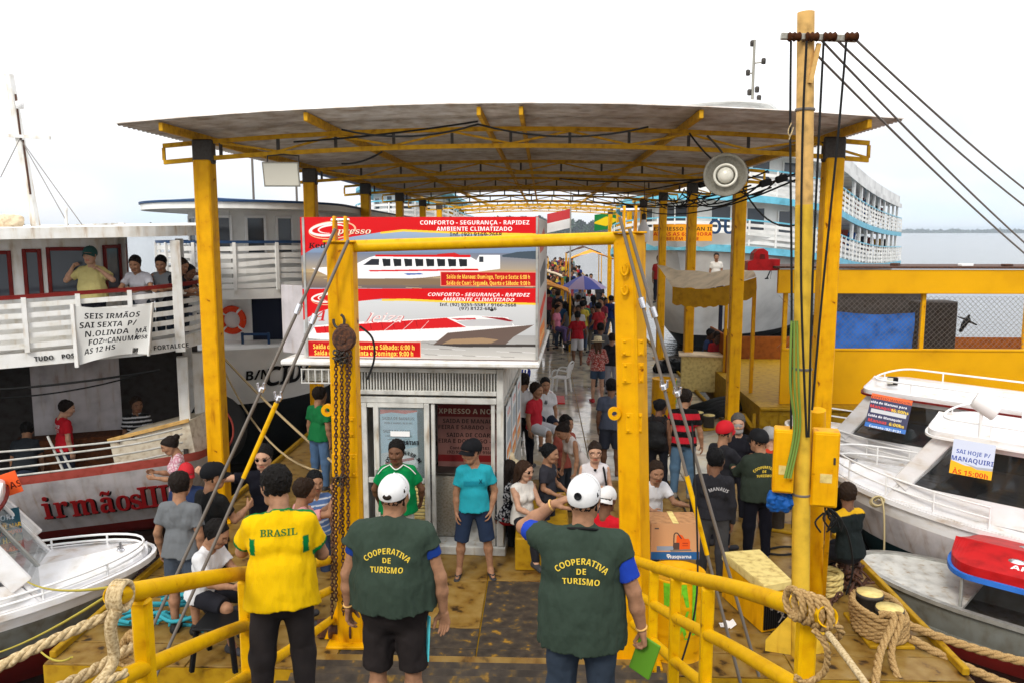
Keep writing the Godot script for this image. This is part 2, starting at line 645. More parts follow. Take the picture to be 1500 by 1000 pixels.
func make_bit(kind: String, cell: float) -> Array:
	var up := Vector3(0, 0.75, -0.66)
	var F: Field
	match kind:
		"head_m", "head_f":
			var fem := kind == "head_f"
			var p := one_colour(head_field(cell, 0.0, fem).net())
			for i in p[0].size():
				var v: Vector3 = p[0][i]
				if v.z < 0.05: continue
				var ax := absf(v.x)
				var de := Vector2((ax - 0.033) / 1.5, v.y - 0.0135).length()
				if de < 0.0105: p[3][i] = Color(0.16, 0.10, 0.08) if Vector2(ax - 0.034, v.y - 0.014).length() < 0.0075 else Color(1.6, 1.7, 1.9)
				elif v.y > 0.031 and v.y < 0.044 and ax > 0.012 and ax < 0.056: p[3][i] = Color(0.22, 0.2, 0.2)
				elif v.y > -0.069 and v.y < -0.045 and ax < 0.026 and v.z > 0.085: p[3][i] = Color(0.85, 0.5, 0.5) if not fem else Color(0.9, 0.42, 0.42)
			return p
		"hair_short":
			F = head_field(cell, 0.008, false, false)
			F.cap(Vector3(0, 0.06, -0.035), Vector3(0, 0.062, 0.012), 0.092, 0.08, 0.02)
			for s in [-1.0, 1.0]: F.cap(Vector3(s * 0.074, 0.02, 0.03), Vector3(s * 0.07, -0.02, 0.026), 0.012, 0.008, 0.01)
			F.ruffle(hair_noise, 0.009, Vector3(1.5, 1.1, 1.5))
			F.keep(Vector3(0, 0.62, -0.785), -0.006)
			F.keep(Vector3(0, 0.95, 0.3), -0.098)
			F.ruffle(hair_noise, 0.005, Vector3(2.4, 2.4, 2.4))
		"hair_long":
			F = Field.new(Vector3(-0.15, -0.34, -0.18), Vector3(0.15, 0.17, 0.1), cell)
			F.cap(Vector3(0, 0.035, -0.028), Vector3(0, 0.03, 0.012), 0.106, 0.1, 0.02, Vector3(1, 0, 0), 1.16)
			for s in [-1.0, 1.0]:
				F.cap(Vector3(s * 0.072, 0.03, 0.0), Vector3(s * 0.088, -0.16, -0.01), 0.03, 0.028, 0.03)
				F.cap(Vector3(s * 0.04, 0.0, -0.08), Vector3(s * 0.05, -0.28, -0.11), 0.05, 0.03, 0.04)
			F.keep(Vector3(0, 0.5, -0.87).normalized(), -0.032)
			F.ruffle(hair_noise, 0.014, Vector3(2.4, 0.35, 2.4))
		"hair_bun":
			F = head_field(cell, 0.010, false, false)
			F.cap(Vector3(0, 0.07, -0.12), Vector3(0, 0.075, -0.125), 0.042, 0.042, 0.012)
			F.ruffle(hair_noise, 0.006, Vector3(1.4, 1.4, 1.4))
			F.keep(up, 0.0)
		"beard":
			F = head_field(cell, 0.006, false, false)
			F.keep(Vector3(0, -0.62, 0.78), 0.058)
		"cap":   # crown with a button
			F = Field.new(Vector3(-0.13, -0.02, -0.15), Vector3(0.13, 0.18, 0.14), cell)
			F.cap(Vector3(0, 0.05, -0.03), Vector3(0, 0.052, 0.016), 0.109, 0.105, 0.02, Vector3(1, 0, 0), 1.18)
			F.cap(Vector3(0, 0.158, -0.008), Vector3(0, 0.161, -0.008), 0.008, 0.008, 0.004)
			F.ruffle(cloth_noise, 0.003, Vector3(1, 1, 1) * 1.5)
			F.keep(Vector3(0, 0.97, -0.24), 0.028)
		_: return hand_bit(kind, cell)
	return one_colour(F.net())

func make_bits() -> void:
	var jobs := []
	for q in [["", 0.008, 0.0066], ["_hi", 0.0048, 0.0042]]:
		for n in ["head_m", "head_f", "hair_short", "hair_long", "hair_bun", "beard", "cap"]:
			if q[0] == "" or n in ["head_m", "hair_short", "cap"]: jobs.append([n, q[1], n + q[0]])
		for n in ["relaxed", "grip", "flat", "fist"]: jobs.append([n, q[2], n + q[0]])
	var got := []
	got.resize(jobs.size())
	var task := WorkerThreadPool.add_group_task(func(i: int) -> void: got[i] = make_bit(jobs[i][0], jobs[i][1]), jobs.size(), -1, true)
	WorkerThreadPool.wait_for_group_task_completion(task)
	for i in jobs.size(): bits[jobs[i][2]] = got[i]
	bits.brim = brim_mesh()
	bits.hat = hat_mesh()

func brim_mesh(len := 0.075) -> ArrayMesh:
	var st := tool()
	var rings := []
	for i in 7:
		var t := i / 6.0
		var ring := []
		for k in 13:
			var a := deg_to_rad(lerpf(-82, 82, k / 12.0))
			var rr := 0.098 + len * t * cos(a * 0.95) ** 0.8
			ring.append(Vector3(sin(a) * (0.086 + 0.004 * t) * (1.0 if t < 0.1 else 1.0), 0.052 - 0.02 * t - 0.03 * sin(a) ** 2 * (0.4 + t), 0.012 + cos(a) * (rr - 0.012)))
		rings.append(ring)
	var low := []
	for r in rings:
		var q := []
		for p in r: q.append(p - Vector3(0, 0.004, 0))
		low.append(q)
	loft(st, rings, false)
	loft(st, low, false)
	loft(st, [rings[-1], low[-1]], false)
	st.generate_normals()
	return st.commit()

func hat_mesh() -> ArrayMesh:
	var st := tool()
	lathe(st, [Vector2(0.175, 0.03), Vector2(0.14, 0.042), Vector2(0.102, 0.05), Vector2(0.1, 0.1), Vector2(0.09, 0.145), Vector2(0.05, 0.155), Vector2(0.0, 0.14)], Transform3D(Basis().scaled(Vector3(0.96, 1, 1.08)), Vector3(0, 0.0, -0.01)), 28, false)
	lathe(st, [Vector2(0.175, 0.03), Vector2(0.174, 0.026), Vector2(0.14, 0.037), Vector2(0.1, 0.045)], Transform3D(Basis().scaled(Vector3(0.96, 1, 1.08)), Vector3(0, 0.0, -0.01)), 28, false)
	st.generate_normals()
	return st.commit()

func hand_bit(pose: String, cell: float) -> Array:
	# wrist at the origin, fingers along +y, palm towards +z, thumb on +x
	var curl: float = {"relaxed": 26.0, "grip": 58.0, "flat": 7.0, "fist": 82.0}[pose]
	var F := Field.new(Vector3(-0.07, -0.05, -0.05), Vector3(0.1, 0.22, 0.11), cell)
	F.cap(Vector3(0, -0.05, 0), Vector3(0, 0.01, 0), 0.026, 0.027, 0.01, Vector3(0, 0, 1), 1.25)
	for k in 4:
		var x := 0.03 - 0.02 * k
		F.cap(Vector3(x * 0.5, 0.012, 0), Vector3(x, 0.085 - 0.006 * absf(k - 1.2), 0.0), 0.017, 0.0125, 0.012)
		var L: float = [0.072, 0.08, 0.074, 0.058][k]
		var p := Vector3(x, 0.085 - 0.006 * absf(k - 1.2), 0.0)
		var ang := deg_to_rad(curl * (0.75 + 0.07 * k))
		var tot := ang
		for j in 3:
			var l: float = L * [0.46, 0.31, 0.25][j]
			var q := p + Vector3(x * 0.12, cos(tot), sin(tot)).normalized() * l
			F.cap(p, q, 0.0098 - 0.0008 * j, 0.0092 - 0.001 * j, 0.004)
			p = q
			tot += ang
	var tc := deg_to_rad({"relaxed": 18.0, "grip": 42.0, "flat": 4.0, "fist": 50.0}[pose])
	var a := Vector3(0.022, 0.022, 0.006)
	var b := a + Vector3(0.62, 0.62, 0.35).normalized() * 0.042
	F.cap(a, b, 0.017, 0.0125, 0.012)
	var d := Vector3(0.3 - sin(tc) * 0.6, 0.9, 0.3 + sin(tc) * 0.7).normalized()
	F.cap(b, b + d * 0.032, 0.0118, 0.0105, 0.005)
	F.cap(b + d * 0.032, b + d * 0.032 + (d + Vector3(-0.35, 0, 0.3) * sin(tc)).normalized() * 0.026, 0.0105, 0.0085, 0.004)
	return one_colour(F.net())

func v3(a, d: Vector3) -> Vector3:
	if a == null: return d
	return a if a is Vector3 else Vector3(a[0], a[1], a[2])

# ---- one person; s holds pose and clothes, s.out receives [part name, arrays, material key]
func person_job(s: Dictionary) -> void:
	var k: float = s.get("h", 1.7) / 1.75
	var fem: bool = s.get("fem", false)
	var cell: float = s.get("cell", 0.017)
	var ccell: float = cell * 0.85
	var fat: float = s.get("fat", 0.0)
	var lean: float = deg_to_rad(s.get("lean", 2.0))
	var B := Basis(Vector3.BACK, deg_to_rad(s.get("side", 0.0))) * Basis(Vector3.RIGHT, lean)
	var sw: float = s.get("sw", 0.9 if fem else 1.0)
	# legs
	var hips := []
	var knees := []
	var ankles := []
	var low := 9.0
	for i in 2:
		var sd := -1.0 if i == 0 else 1.0
		var spec: Array = s.get("legs", [null, null])[i] if s.get("legs", [null, null])[i] != null else [[sd * 0.05, -1, 0.03], [sd * 0.02, -1, -0.04]]
		var hp := Vector3(sd * 0.095 * k, -0.03 * k, 0)
		var kn := hp + v3(spec[0], Vector3.DOWN).normalized() * 0.43 * k
		var an := kn + v3(spec[1], Vector3.DOWN).normalized() * 0.41 * k
		hips.append(hp); knees.append(kn); ankles.append(an)
		low = minf(low, an.y)
	var P := Vector3(0, 0.085 * k - low, 0)
	if s.has("hip"): P.y = s.hip
	for i in 2:
		hips[i] += P; knees[i] += P; ankles[i] += P
	var T := Transform3D(B, P)
	var at := func(x: float, y: float, z: float) -> Vector3: return T * (Vector3(x, y, z) * k)
	# head
	var hb := B.slerp(Basis(), 0.7) * Basis(Vector3.UP, deg_to_rad(s.get("look", 0.0))) * Basis(Vector3.RIGHT, deg_to_rad(s.get("nod", 4.0))) * Basis(Vector3.BACK, deg_to_rad(s.get("tip", 0.0)))
	var neck: Vector3 = at.call(0, 0.525, -0.015)
	var hs: float = s.get("hs", 1.13) * lerpf(k, 1.0, 0.5) * (0.95 if fem else 1.0)
	var hc := neck + hb * Vector3(0, 0.138, 0.028) * hs
	var HT := Transform3D(hb.scaled(Vector3.ONE * hs), hc)
	s.head_xf = HT
	s.top = hc.y + (0.158 if s.has("cap") or s.has("hat") else 0.14) * hs
	s.torso = T
	# arms
	var sh := []; var el := []; var wr := []; var hand_xf := []
	for i in 2:
		var sd := -1.0 if i == 0 else 1.0
		var spec: Dictionary = s.get("arms", [{}, {}])[i]
		var so: Vector3 = at.call(sd * 0.178 * sw, 0.435 + spec.get("lift", 0.0), -0.01)
		var e := so + v3(spec.get("up"), Vector3(sd * 0.16, -1, -0.06)).normalized() * 0.285 * k
		var fd := v3(spec.get("fore"), Vector3(sd * 0.02, -1, 0.18)).normalized()
		var w := e + fd * 0.25 * k
		sh.append(so); el.append(e); wr.append(w)
		var hd := v3(spec.get("hand"), fd).normalized()
		var pz := v3(spec.get("palm"), Vector3(-sd, 0, 0))
		pz = (pz - hd * pz.dot(hd)).normalized()
		var hx := hd.cross(pz) * (1.0 if i == 0 else -1.0)
		hand_xf.append(Transform3D(Basis(hx, hd, pz).scaled(Vector3.ONE * k * (0.92 if fem else 1.02)), w))
	s.wrists = wr
	s.hands_xf = hand_xf
	# the grid
	var pts := [P, neck, hc] + hips + knees + ankles + sh + el + wr
	var mn := Vector3.ONE * 99
	var mx := Vector3.ONE * -99
	for p in pts:
		mn = mn.min(p); mx = mx.max(p)
	var pad := Vector3(0.2 + fat, 0.12, 0.22 + fat)
	var F := Field.new(mn - pad, mx + pad, cell)
	var zf := T.basis.z
	var r := k * (0.94 if fem else 1.0)
	var skin: Color = s.get("skin", Color(0.36, 0.19, 0.11))
	var torso := func(G: Field, g: float, full: bool) -> void:
		if full: G.cap(at.call(-0.065, 0.0, 0), at.call(0.065, 0.0, 0), (0.112 + g + fat * 0.6) * r, (0.112 + g + fat * 0.6) * r, 0.05, zf, 1.08)
		G.cap(at.call(-0.05 - fat * 0.3, 0.14, 0.012 + fat * 0.4), at.call(0.05 + fat * 0.3, 0.14, 0.012 + fat * 0.4), (0.102 + g + fat) * r, (0.102 + g + fat) * r, 0.06, zf, 1.06)
		G.cap(at.call(-0.075, 0.31, 0.0), at.call(0.075, 0.31, 0.0), (0.108 + g + fat * 0.5) * r, (0.108 + g + fat * 0.5) * r, 0.06, zf, 1.06)
		G.cap(at.call(-0.13 * sw, 0.415, -0.012), at.call(0.13 * sw, 0.415, -0.012), (0.066 + g) * r, (0.066 + g) * r, 0.05)
		for sd in [-1.0, 1.0]: G.cap(at.call(sd * 0.02, 0.475, -0.02), at.call(sd * 0.15 * sw, 0.44, -0.012), (0.046 + g) * r, (0.046 + g) * r, 0.04)
		G.cap(at.call(0, 0.40, -0.03), at.call(0, 0.475, -0.028), (0.078 + g) * r, (0.062 + g) * r, 0.04)
		if fem:
			for sd in [-1.0, 1.0]: G.cap(at.call(sd * 0.07, 0.31, 0.075), at.call(sd * 0.07, 0.3, 0.085), (0.058 + g * 0.6) * r, (0.055 + g * 0.6) * r, 0.04)
	torso.call(F, 0.0, true)
	F.cap(at.call(0, 0.46, -0.012), neck + hb * Vector3(0, 0.08, 0.01), 0.062 * r, 0.054 * r, 0.05)
	for i in 2:
		F.cap(sh[i], el[i], 0.052 * r, 0.042 * r, 0.03)
		F.cap(el[i], el[i].lerp(wr[i], 0.4), 0.042 * r, 0.044 * r, 0.02)
		F.cap(el[i].lerp(wr[i], 0.4), wr[i], 0.043 * r, 0.0275 * r, 0.02)
		var lk := 0.8 if s.get("bottom", "trousers") in ["trousers", "leggings"] else 1.0
		F.cap(hips[i], knees[i], 0.088 * r * lk, 0.056 * r * lk, 0.04)
		F.cap(knees[i], knees[i].lerp(ankles[i], 0.35) - Vector3(0, 0, 0.012), 0.054 * r * lk, 0.057 * r * lk, 0.03)
		F.cap(knees[i].lerp(ankles[i], 0.35) - Vector3(0, 0, 0.012), ankles[i], 0.056 * r * lk, 0.036 * r, 0.03)
	var toes := []
	for i in 2:
		var sd := -1.0 if i == 0 else 1.0
		var fa: float = deg_to_rad(s.get("toe", 12.0)) * sd
		var fdir := Vector3(sin(fa), 0, cos(fa))
		var heel: Vector3 = ankles[i] + Vector3(0, -0.045 * k, 0) - fdir * 0.035 * k
		var toe: Vector3 = ankles[i] + Vector3(0, -0.057 * k, 0) + fdir * 0.15 * k
		toes.append([heel, toe, fdir])
		F.cap(heel, ankles[i] + Vector3(0, -0.01, 0) + fdir * 0.02, 0.036 * k, 0.036 * k, 0.03)
		F.cap(ankles[i] + Vector3(0, -0.035 * k, 0) + fdir * 0.03 * k, toe, 0.036 * k, 0.027 * k, 0.03, Vector3.UP, 1.25)
	var body := [one_colour(F.net(), skin)]
	var hq: String = s.get("q", "")
	body.append(moved(bits[("head_f" if fem else "head_m") + hq], HT, skin))
	for i in 2:
		var spec: Dictionary = s.get("arms", [{}, {}])[i]
		body.append(moved(bits[spec.get("pose", "relaxed") + hq], hand_xf[i], skin))
	s.out = [["body", join(body), "skin"]]
	# ---- clothes
	var top = s.get("top_kind", "tee")
	if top != "none":
		var G := Field.new(mn - pad, mx + pad, ccell)
		var g := 0.014
		torso.call(G, g + s.get("loose", 0.0), s.get("hem", -0.07) < -0.05)
		var hem: float = s.get("hem", -0.07)
		G.cap(at.call(0, 0.1, 0.0), at.call(0, hem, 0.0), (0.172 + g + fat * 0.85 + s.get("loose", 0.0)) * r, (0.206 + g + fat * 0.7 + s.get("loose", 0.0) + s.get("flare", 0.0)) * r, 0.03, zf, 1.36 - minf(fat, 0.1) * 2.0, true)
		if hem < -0.3:   # a dress
			G.cap(at.call(0, -0.05, 0.0), at.call(0, hem, 0.02), 0.17 * r, 0.22 * r, 0.05, zf, 1.2, true)
		var sl: float = {"tee": 0.62, "tank": 0.0, "vest": 0.3, "long": 1.0, "polo": 0.66, "strap": -0.1}[top]
		for i in 2:
			if sl >= 1.0:
				G.cap(sh[i], el[i], 0.068 * r, 0.056 * r, 0.04)
				G.cap(el[i], el[i].lerp(wr[i], 0.97), 0.056 * r, 0.043 * r, 0.02, Vector3.ZERO, 1.0, true)
			elif sl > 0.0:
				var wide := 0.012 if top == "vest" else 0.0
				G.cap(sh[i], sh[i].lerp(el[i], sl), (0.062 + wide) * r, (0.069 + wide + fat * 0.1) * r, 0.04, Vector3.ZERO, 1.0, true)
		if top in ["polo", "vest"]:
			G.cap(neck - B.y * 0.03 * k, neck + B.y * 0.012 * k - B.z * 0.006, 0.068 * r, 0.066 * r, 0.012, Vector3.ZERO, 1.0, true)
		var hemy: Vector3 = at.call(0, hem, 0)
		if s.has("gather"):   # a gathered hem
			for z in G.nz:
				for y in G.ny:
					var row := z * G.ny + y
					if G.hi[row] < 0: continue
					for x in range(G.lo[row], G.hi[row] + 1):
						var p := T.affine_inverse() * (G.o + Vector3(x, y, z) * ccell)
						var t := clampf(1.0 - (p.y - hem * k) / 0.26, 0.0, 1.0)
						var j := row * G.nx + x
						if t > 0.0 and absf(G.f[j]) < 0.06:
							var an := atan2(p.x, p.z)
							G.f[j] += t * t * 0.0035 * sin(an * 15.0 + 2.5 * sin(an * 3.0)) + 0.016 * clampf(t * 1.6 - 0.75, 0.0, 1.0)
		G.ruffle(cloth_noise, s.get("wrinkle", 0.013), Vector3(1.0, 0.62, 1.0))
		G.ruffle(cloth_noise, s.get("wrinkle", 0.013) * 0.7, Vector3(2.3, 0.9, 2.3))
		var p := one_colour(G.net(), s.get("top_col", Color(0.5, 0.5, 0.5)))
		var pat: String = s.get("pattern", "")
		if pat != "":
			var inv := T.affine_inverse()
			var c2: Color = s.get("top_col2", Color.BLACK)
			for i in p[0].size():
				var q: Vector3 = inv * p[0][i] / k
				var on := false
				match pat:
					"hoops": on = fposmod(q.y + 0.02, 0.19) < 0.095
					"thin": on = fposmod(q.y, 0.075) < 0.022
					"floral": on = cloth_noise.get_noise_3dv(q * 4.6) > 0.12
					"dots": on = hair_noise.get_noise_3dv(q * 1.2) > 0.18
					"chest": on = q.z > 0.0 and q.y > 0.27 and q.y < 0.335 and absf(q.x) < 0.135
					"sides": on = (absf(q.x) > 0.15 and absf(q.x) < 0.185 and q.y > 0.25 and q.y < 0.36 and q.z < -0.02)
					"shoulder": on = q.y > 0.47 - 0.1 * absf(q.x) and q.z < 0.1
				if pat == "sides":   # shoulder piping and cuffs too
					var e0: float = ((p[0][i] - sh[0]).dot((el[0] - sh[0]).normalized())) if q.x < 0 else ((p[0][i] - sh[1]).dot((el[1] - sh[1]).normalized()))
					var sx: int = 0 if q.x < 0 else 1
					on = on or (e0 > 0.285 * k * sl - 0.024 and (p[0][i] - sh[sx] - (el[sx] - sh[sx]).normalized() * e0).length() < 0.1 and q.y > 0.12) or (q.y > 0.475 and absf(q.z + 0.012) < 0.022 and absf(q.x) > 0.07) or (q.y > 0.5 and Vector2(q.x, q.z).length() < 0.092) 
				if on: p[3][i] = c2
		s.out.append([s.get("top_name", "shirt"), p, s.get("top_mat", "cloth")])
		for pr in s.get("prints", []):   # lettering laid on the cloth
			var back: bool = pr.get("back", true)
			var dirz := T.basis.z if back else -T.basis.z
			var V := PackedVector3Array()
			var N := PackedVector3Array()
			var R: float = pr.get("arc", 0.0)
			for v in pr.tris:
				var u: float = v.x
				var w: float = v.y
				if R > 0.0:
					var an := u / R
					u = sin(an) * (R + w)
					w = cos(an) * (R + w) - R
				u += pr.get("x", 0.0)
				w += pr.y
				var st0 := T * Vector3((-u if back else u) , w, 0.0) - dirz * 0.45
				var h := G.hit(st0, dirz)
				V.append(h - dirz * 0.004)
				N.append(-dirz)
			var I := PackedInt32Array(range(V.size()))
			s.out.append([pr.get("name", "lettering"), one_colour([V, N, I], pr.col), "print"])
		if s.has("under"):   # sleeves of the shirt worn beneath a vest
			var U := Field.new(mn - pad, mx + pad, ccell)
			U.cap(at.call(-0.1, 0.43, -0.01), at.call(0.1, 0.43, -0.01), 0.06 * r, 0.06 * r, 0.03)
			for i in 2: U.cap(sh[i], sh[i].lerp(el[i], s.get("under_len", 0.72)), 0.066 * r, 0.064 * r, 0.03, Vector3.ZERO, 1.0, true)
			U.ruffle(cloth_noise, 0.006, Vector3.ONE)
			s.out.append(["polo_sleeves", one_colour(U.net(), s.under), "cloth"])
	var bot = s.get("bottom", "trousers")
	if bot != "none":
		var G := Field.new(Vector3(mn.x, mn.y, mn.z) - pad, Vector3(mx.x, P.y + 0.1, mx.z) + pad, ccell)
		var g := 0.013
		var up: float = s.get("waist", 0.1)
		G.cap(at.call(-0.06, 0.0, 0), at.call(0.06, 0.0, 0), (0.112 + g + fat * 0.6) * r, (0.112 + g + fat * 0.6) * r, 0.04, zf, 1.08)
		G.cap(at.call(0, 0.0, 0), at.call(0, up, 0.004), (0.145 + g + fat * 0.8) * r, (0.12 + g + fat * 0.85) * r, 0.04, zf, 1.3, true)
		for i in 2:
			if bot == "trousers":
				G.cap(hips[i], knees[i], 0.103 * r, 0.082 * r, 0.04)
				G.cap(knees[i], knees[i].lerp(ankles[i], 0.98), 0.082 * r, (0.058 + s.get("flareleg", 0.0)) * r, 0.03, Vector3.ZERO, 1.0, true)
			elif bot == "leggings":
				G.cap(hips[i], knees[i], 0.096 * r, 0.07 * r, 0.04)
				G.cap(knees[i], knees[i].lerp(ankles[i], 0.4), 0.068 * r, 0.07 * r, 0.03)
				G.cap(knees[i].lerp(ankles[i], 0.4), ankles[i], 0.06 * r, 0.041 * r, 0.03, Vector3.ZERO, 1.0, true)
			else:
				var t: float = s.get("short", 0.95)
				G.cap(hips[i], hips[i].lerp(knees[i], t), 0.106 * r, 0.098 * r, 0.04, Vector3.ZERO, 1.0, true)
		G.ruffle(cloth_noise, s.get("wrinkle", 0.011) * 0.9, Vector3(1.0, 0.8, 1.0))
		var p := one_colour(G.net(), s.get("bot_col", Color(0.05, 0.06, 0.09)))
		s.out.append([s.get("bot_name", "shorts" if bot == "shorts" else "trousers"), p, "denim" if s.get("denim", false) else "cloth"])
	# ---- footwear
	for i in 2:
		var heel: Vector3 = toes[i][0]
		var toe: Vector3 = toes[i][1]
		var fdir: Vector3 = toes[i][2]
		var floor_y: float = ankles[i].y - 0.085 * k
		var G := Field.new(heel.min(toe) - Vector3(0.07, 0.06, 0.07), heel.max(toe) + Vector3(0.07, 0.1, 0.07), 0.011)
		if s.get("shoe", "shoe") == "sandal":
			var y := floor_y + 0.007
			G.cap(Vector3(heel.x, y, heel.z), Vector3(toe.x, y, toe.z) + fdir * 0.02, 0.036, 0.042, 0.005, Vector3.UP, 3.6)
			G.cap(Vector3(toe.x, floor_y + 0.05, toe.z) - fdir * 0.05 + fdir.cross(Vector3.UP) * 0.036, Vector3(toe.x, floor_y + 0.05, toe.z), 0.009, 0.009, 0.005)
			G.cap(Vector3(toe.x, floor_y + 0.05, toe.z) - fdir * 0.05 - fdir.cross(Vector3.UP) * 0.036, Vector3(toe.x, floor_y + 0.05, toe.z), 0.009, 0.009, 0.005)
		else:
			var y := floor_y + 0.035
			G.cap(Vector3(heel.x, y, heel.z), Vector3(toe.x, y - 0.006, toe.z) + fdir * 0.02, 0.044, 0.044, 0.02, Vector3.UP, 1.15)
			G.cap(Vector3(heel.x, y + 0.01, heel.z), ankles[i] + Vector3(0, 0.01, 0), 0.044, 0.05, 0.03, Vector3.ZERO, 1.0, true)
			G.keep(Vector3.UP, floor_y)
		s.out.append([s.get("shoe_name", "sandal" if s.get("shoe", "shoe") == "sandal" else "shoe"), one_colour(G.net(), s.get("shoe_col", Color(0.04, 0.04, 0.045))), "leather"])

# build the nodes once the arrays are ready
func person_node(s: Dictionary) -> Node3D:
	var turn: float = s.get("face", 0.0)
	var fl: float = s.get("floor", 0.0)
	var at: Vector3
	if s.has("at"): at = s.at
	else:
		var off := Basis(Vector3.UP, deg_to_rad(turn)) * Vector3(s.head_xf.origin.x, 0, s.head_xf.origin.z)
		var p: Vector3
		if s.has("depth"):
			p = zp(s.head[0], s.head[1], s.depth)
			at = Vector3(p.x - off.x, p.y - s.top, p.z - off.z)
			if s.has("stand"): at.y = s.stand
			if s.has("ramp"): at.y = 0.06 + 0.39 * (7.55 + at.z)
		else:
			p = gp(s.head[0], s.head[1], fl + s.top)
			at = Vector3(p.x - off.x, fl, p.z - off.z)
	var o := thing("person", s.label, "person", at, turn, s.get("group", ""))
	if s.has("ramp") or s.has("stand"): o.scale = Vector3.ONE * (zp(s.head[0], s.head[1], s.depth).y - at.y) / s.top
	for q in s.out:
		put(o, q[0], mesh_of(q[1]), mats[q[2]])
	var hq: String = s.get("q", "")
	var HT: Transform3D = s.head_xf
	var hc: Color = s.get("hair_col", Color(0.012, 0.01, 0.009))
	if s.get("hair", "short") != "none":
		var hm := put(o, "hair", shared("hair_" + s.get("hair", "short") + hq), hue("hair", hc * 0.55, 0.7), HT)
		if s.has("cap") or s.has("hat"): hm.scale *= 0.915
	if s.has("beard"): put(o, "beard", shared("beard" + hq), hue("beard", s.beard, 0.7), HT)
	if s.has("cap"):
		var spin := Basis(Vector3.UP, PI if s.get("cap_back", false) else 0.0)
		var cx := Transform3D(HT.basis * spin, HT.origin + (HT.basis * Vector3(0, 0, -0.012) if s.get("cap_back", false) else Vector3.ZERO))
		if hq != "": cx.basis = cx.basis * 0.95
		var cp := put(o, "cap", shared("cap" + hq), hue("cap", s.cap, 0.75), cx)
		put(cp, "brim", bits.brim, hue("cap", s.get("brim_col", s.cap), 0.75))
		if hq != "":   # sewn panels and the opening above the strap
			var seam := hue("cap", s.cap * 0.82, 0.8)
			for a in 6:
				var pts := []
				for t in 9:
					var e := lerpf(0.05, 1.45, t / 8.0)
					pts.append(Vector3(cos(a * PI / 3) * 0.0935 * sin(e), 0.051 + 0.1085 * cos(e), sin(a * PI / 3) * 0.132 * sin(e) - 0.007))
				var ss := tool()
				tube(ss, pts, 0.0022, 5)
				put(cp, "seam", ss, seam)
			if s.has("strap"):
				var so := tool()
				lathe(so, [Vector2(0.03, 0), Vector2(0.029, 0.004), Vector2(0, 0.005)], Transform3D(Basis(Vector3.RIGHT, -PI / 2 + 0.1) * Basis().scaled(Vector3(1, 1, 0.62)), Vector3(0, 0.036, -0.136)), 18)
				put(cp, "strap_opening", so, mats.hair_dark)
	if s.has("hat"):
		put(o, "straw_hat", bits.hat, mats.straw, HT)
	if s.has("glasses"):
		var st := tool()
		for sd in [-1.0, 1.0]:
			var lens := PackedVector2Array()
			for a in 12: lens.append(Vector2(sd * 0.034 + cos(TAU * a / 12) * 0.025, 0.013 + sin(TAU * a / 12) * 0.019))
			if s.glasses == "dark": prism(st, lens, 0.004, Transform3D(Basis(Vector3.UP, sd * 0.16), Vector3(0, 0, 0.106)))
			else:
				var ring := []
				for v in lens: ring.append(Vector3(v.x, v.y, 0.104 - absf(v.x) * 0.1))
				ring.append(ring[0])
				tube(st, ring, 0.0025, 5, false)
			tube(st, [Vector3(sd * 0.06, 0.018, 0.096), Vector3(sd * 0.078, 0.022, 0.06), Vector3(sd * 0.078, 0.024, -0.005)], 0.003, 5)
		tube(st, [Vector3(-0.012, 0.018, 0.108), Vector3(0.012, 0.018, 0.108)], 0.003, 5)
		put(o, "sunglasses" if s.glasses == "dark" else "glasses", st, mats.black_gloss, HT)
	if s.has("extra"): s.extra.call(o, s)
	return o

func shared(key: String) -> ArrayMesh:
	if not bits.has("mesh_" + key): bits["mesh_" + key] = mesh_of(bits[key])
	return bits["mesh_" + key]

func hue(kind: String, c: Color, rough: float) -> StandardMaterial3D:   # c is a linear base colour
	var key := kind + c.to_html()
	if not mats.has(key):
		mat(key, c.linear_to_srgb(), rough)
		if kind == "hair": mats[key].metallic_specular = 0.22
		if kind != "hair":
			mats[key].uv1_triplanar = true
			mats[key].uv1_scale = Vector3.ONE * 30
			bump(mats[key], "weave", 0.35)
		else:
			mats[key].uv1_triplanar = true
			mats[key].uv1_scale = Vector3(30, 3, 30)
			bump(mats[key], "grain", 0.8)
	return mats[key]

func build_people(list: Array) -> Array:
	var out := []
	var task := WorkerThreadPool.add_group_task(func(i: int) -> void: person_job(list[i]), list.size(), -1, true)
	WorkerThreadPool.wait_for_group_task_completion(task)
	for s in list: out.append(person_node(s))
	return out
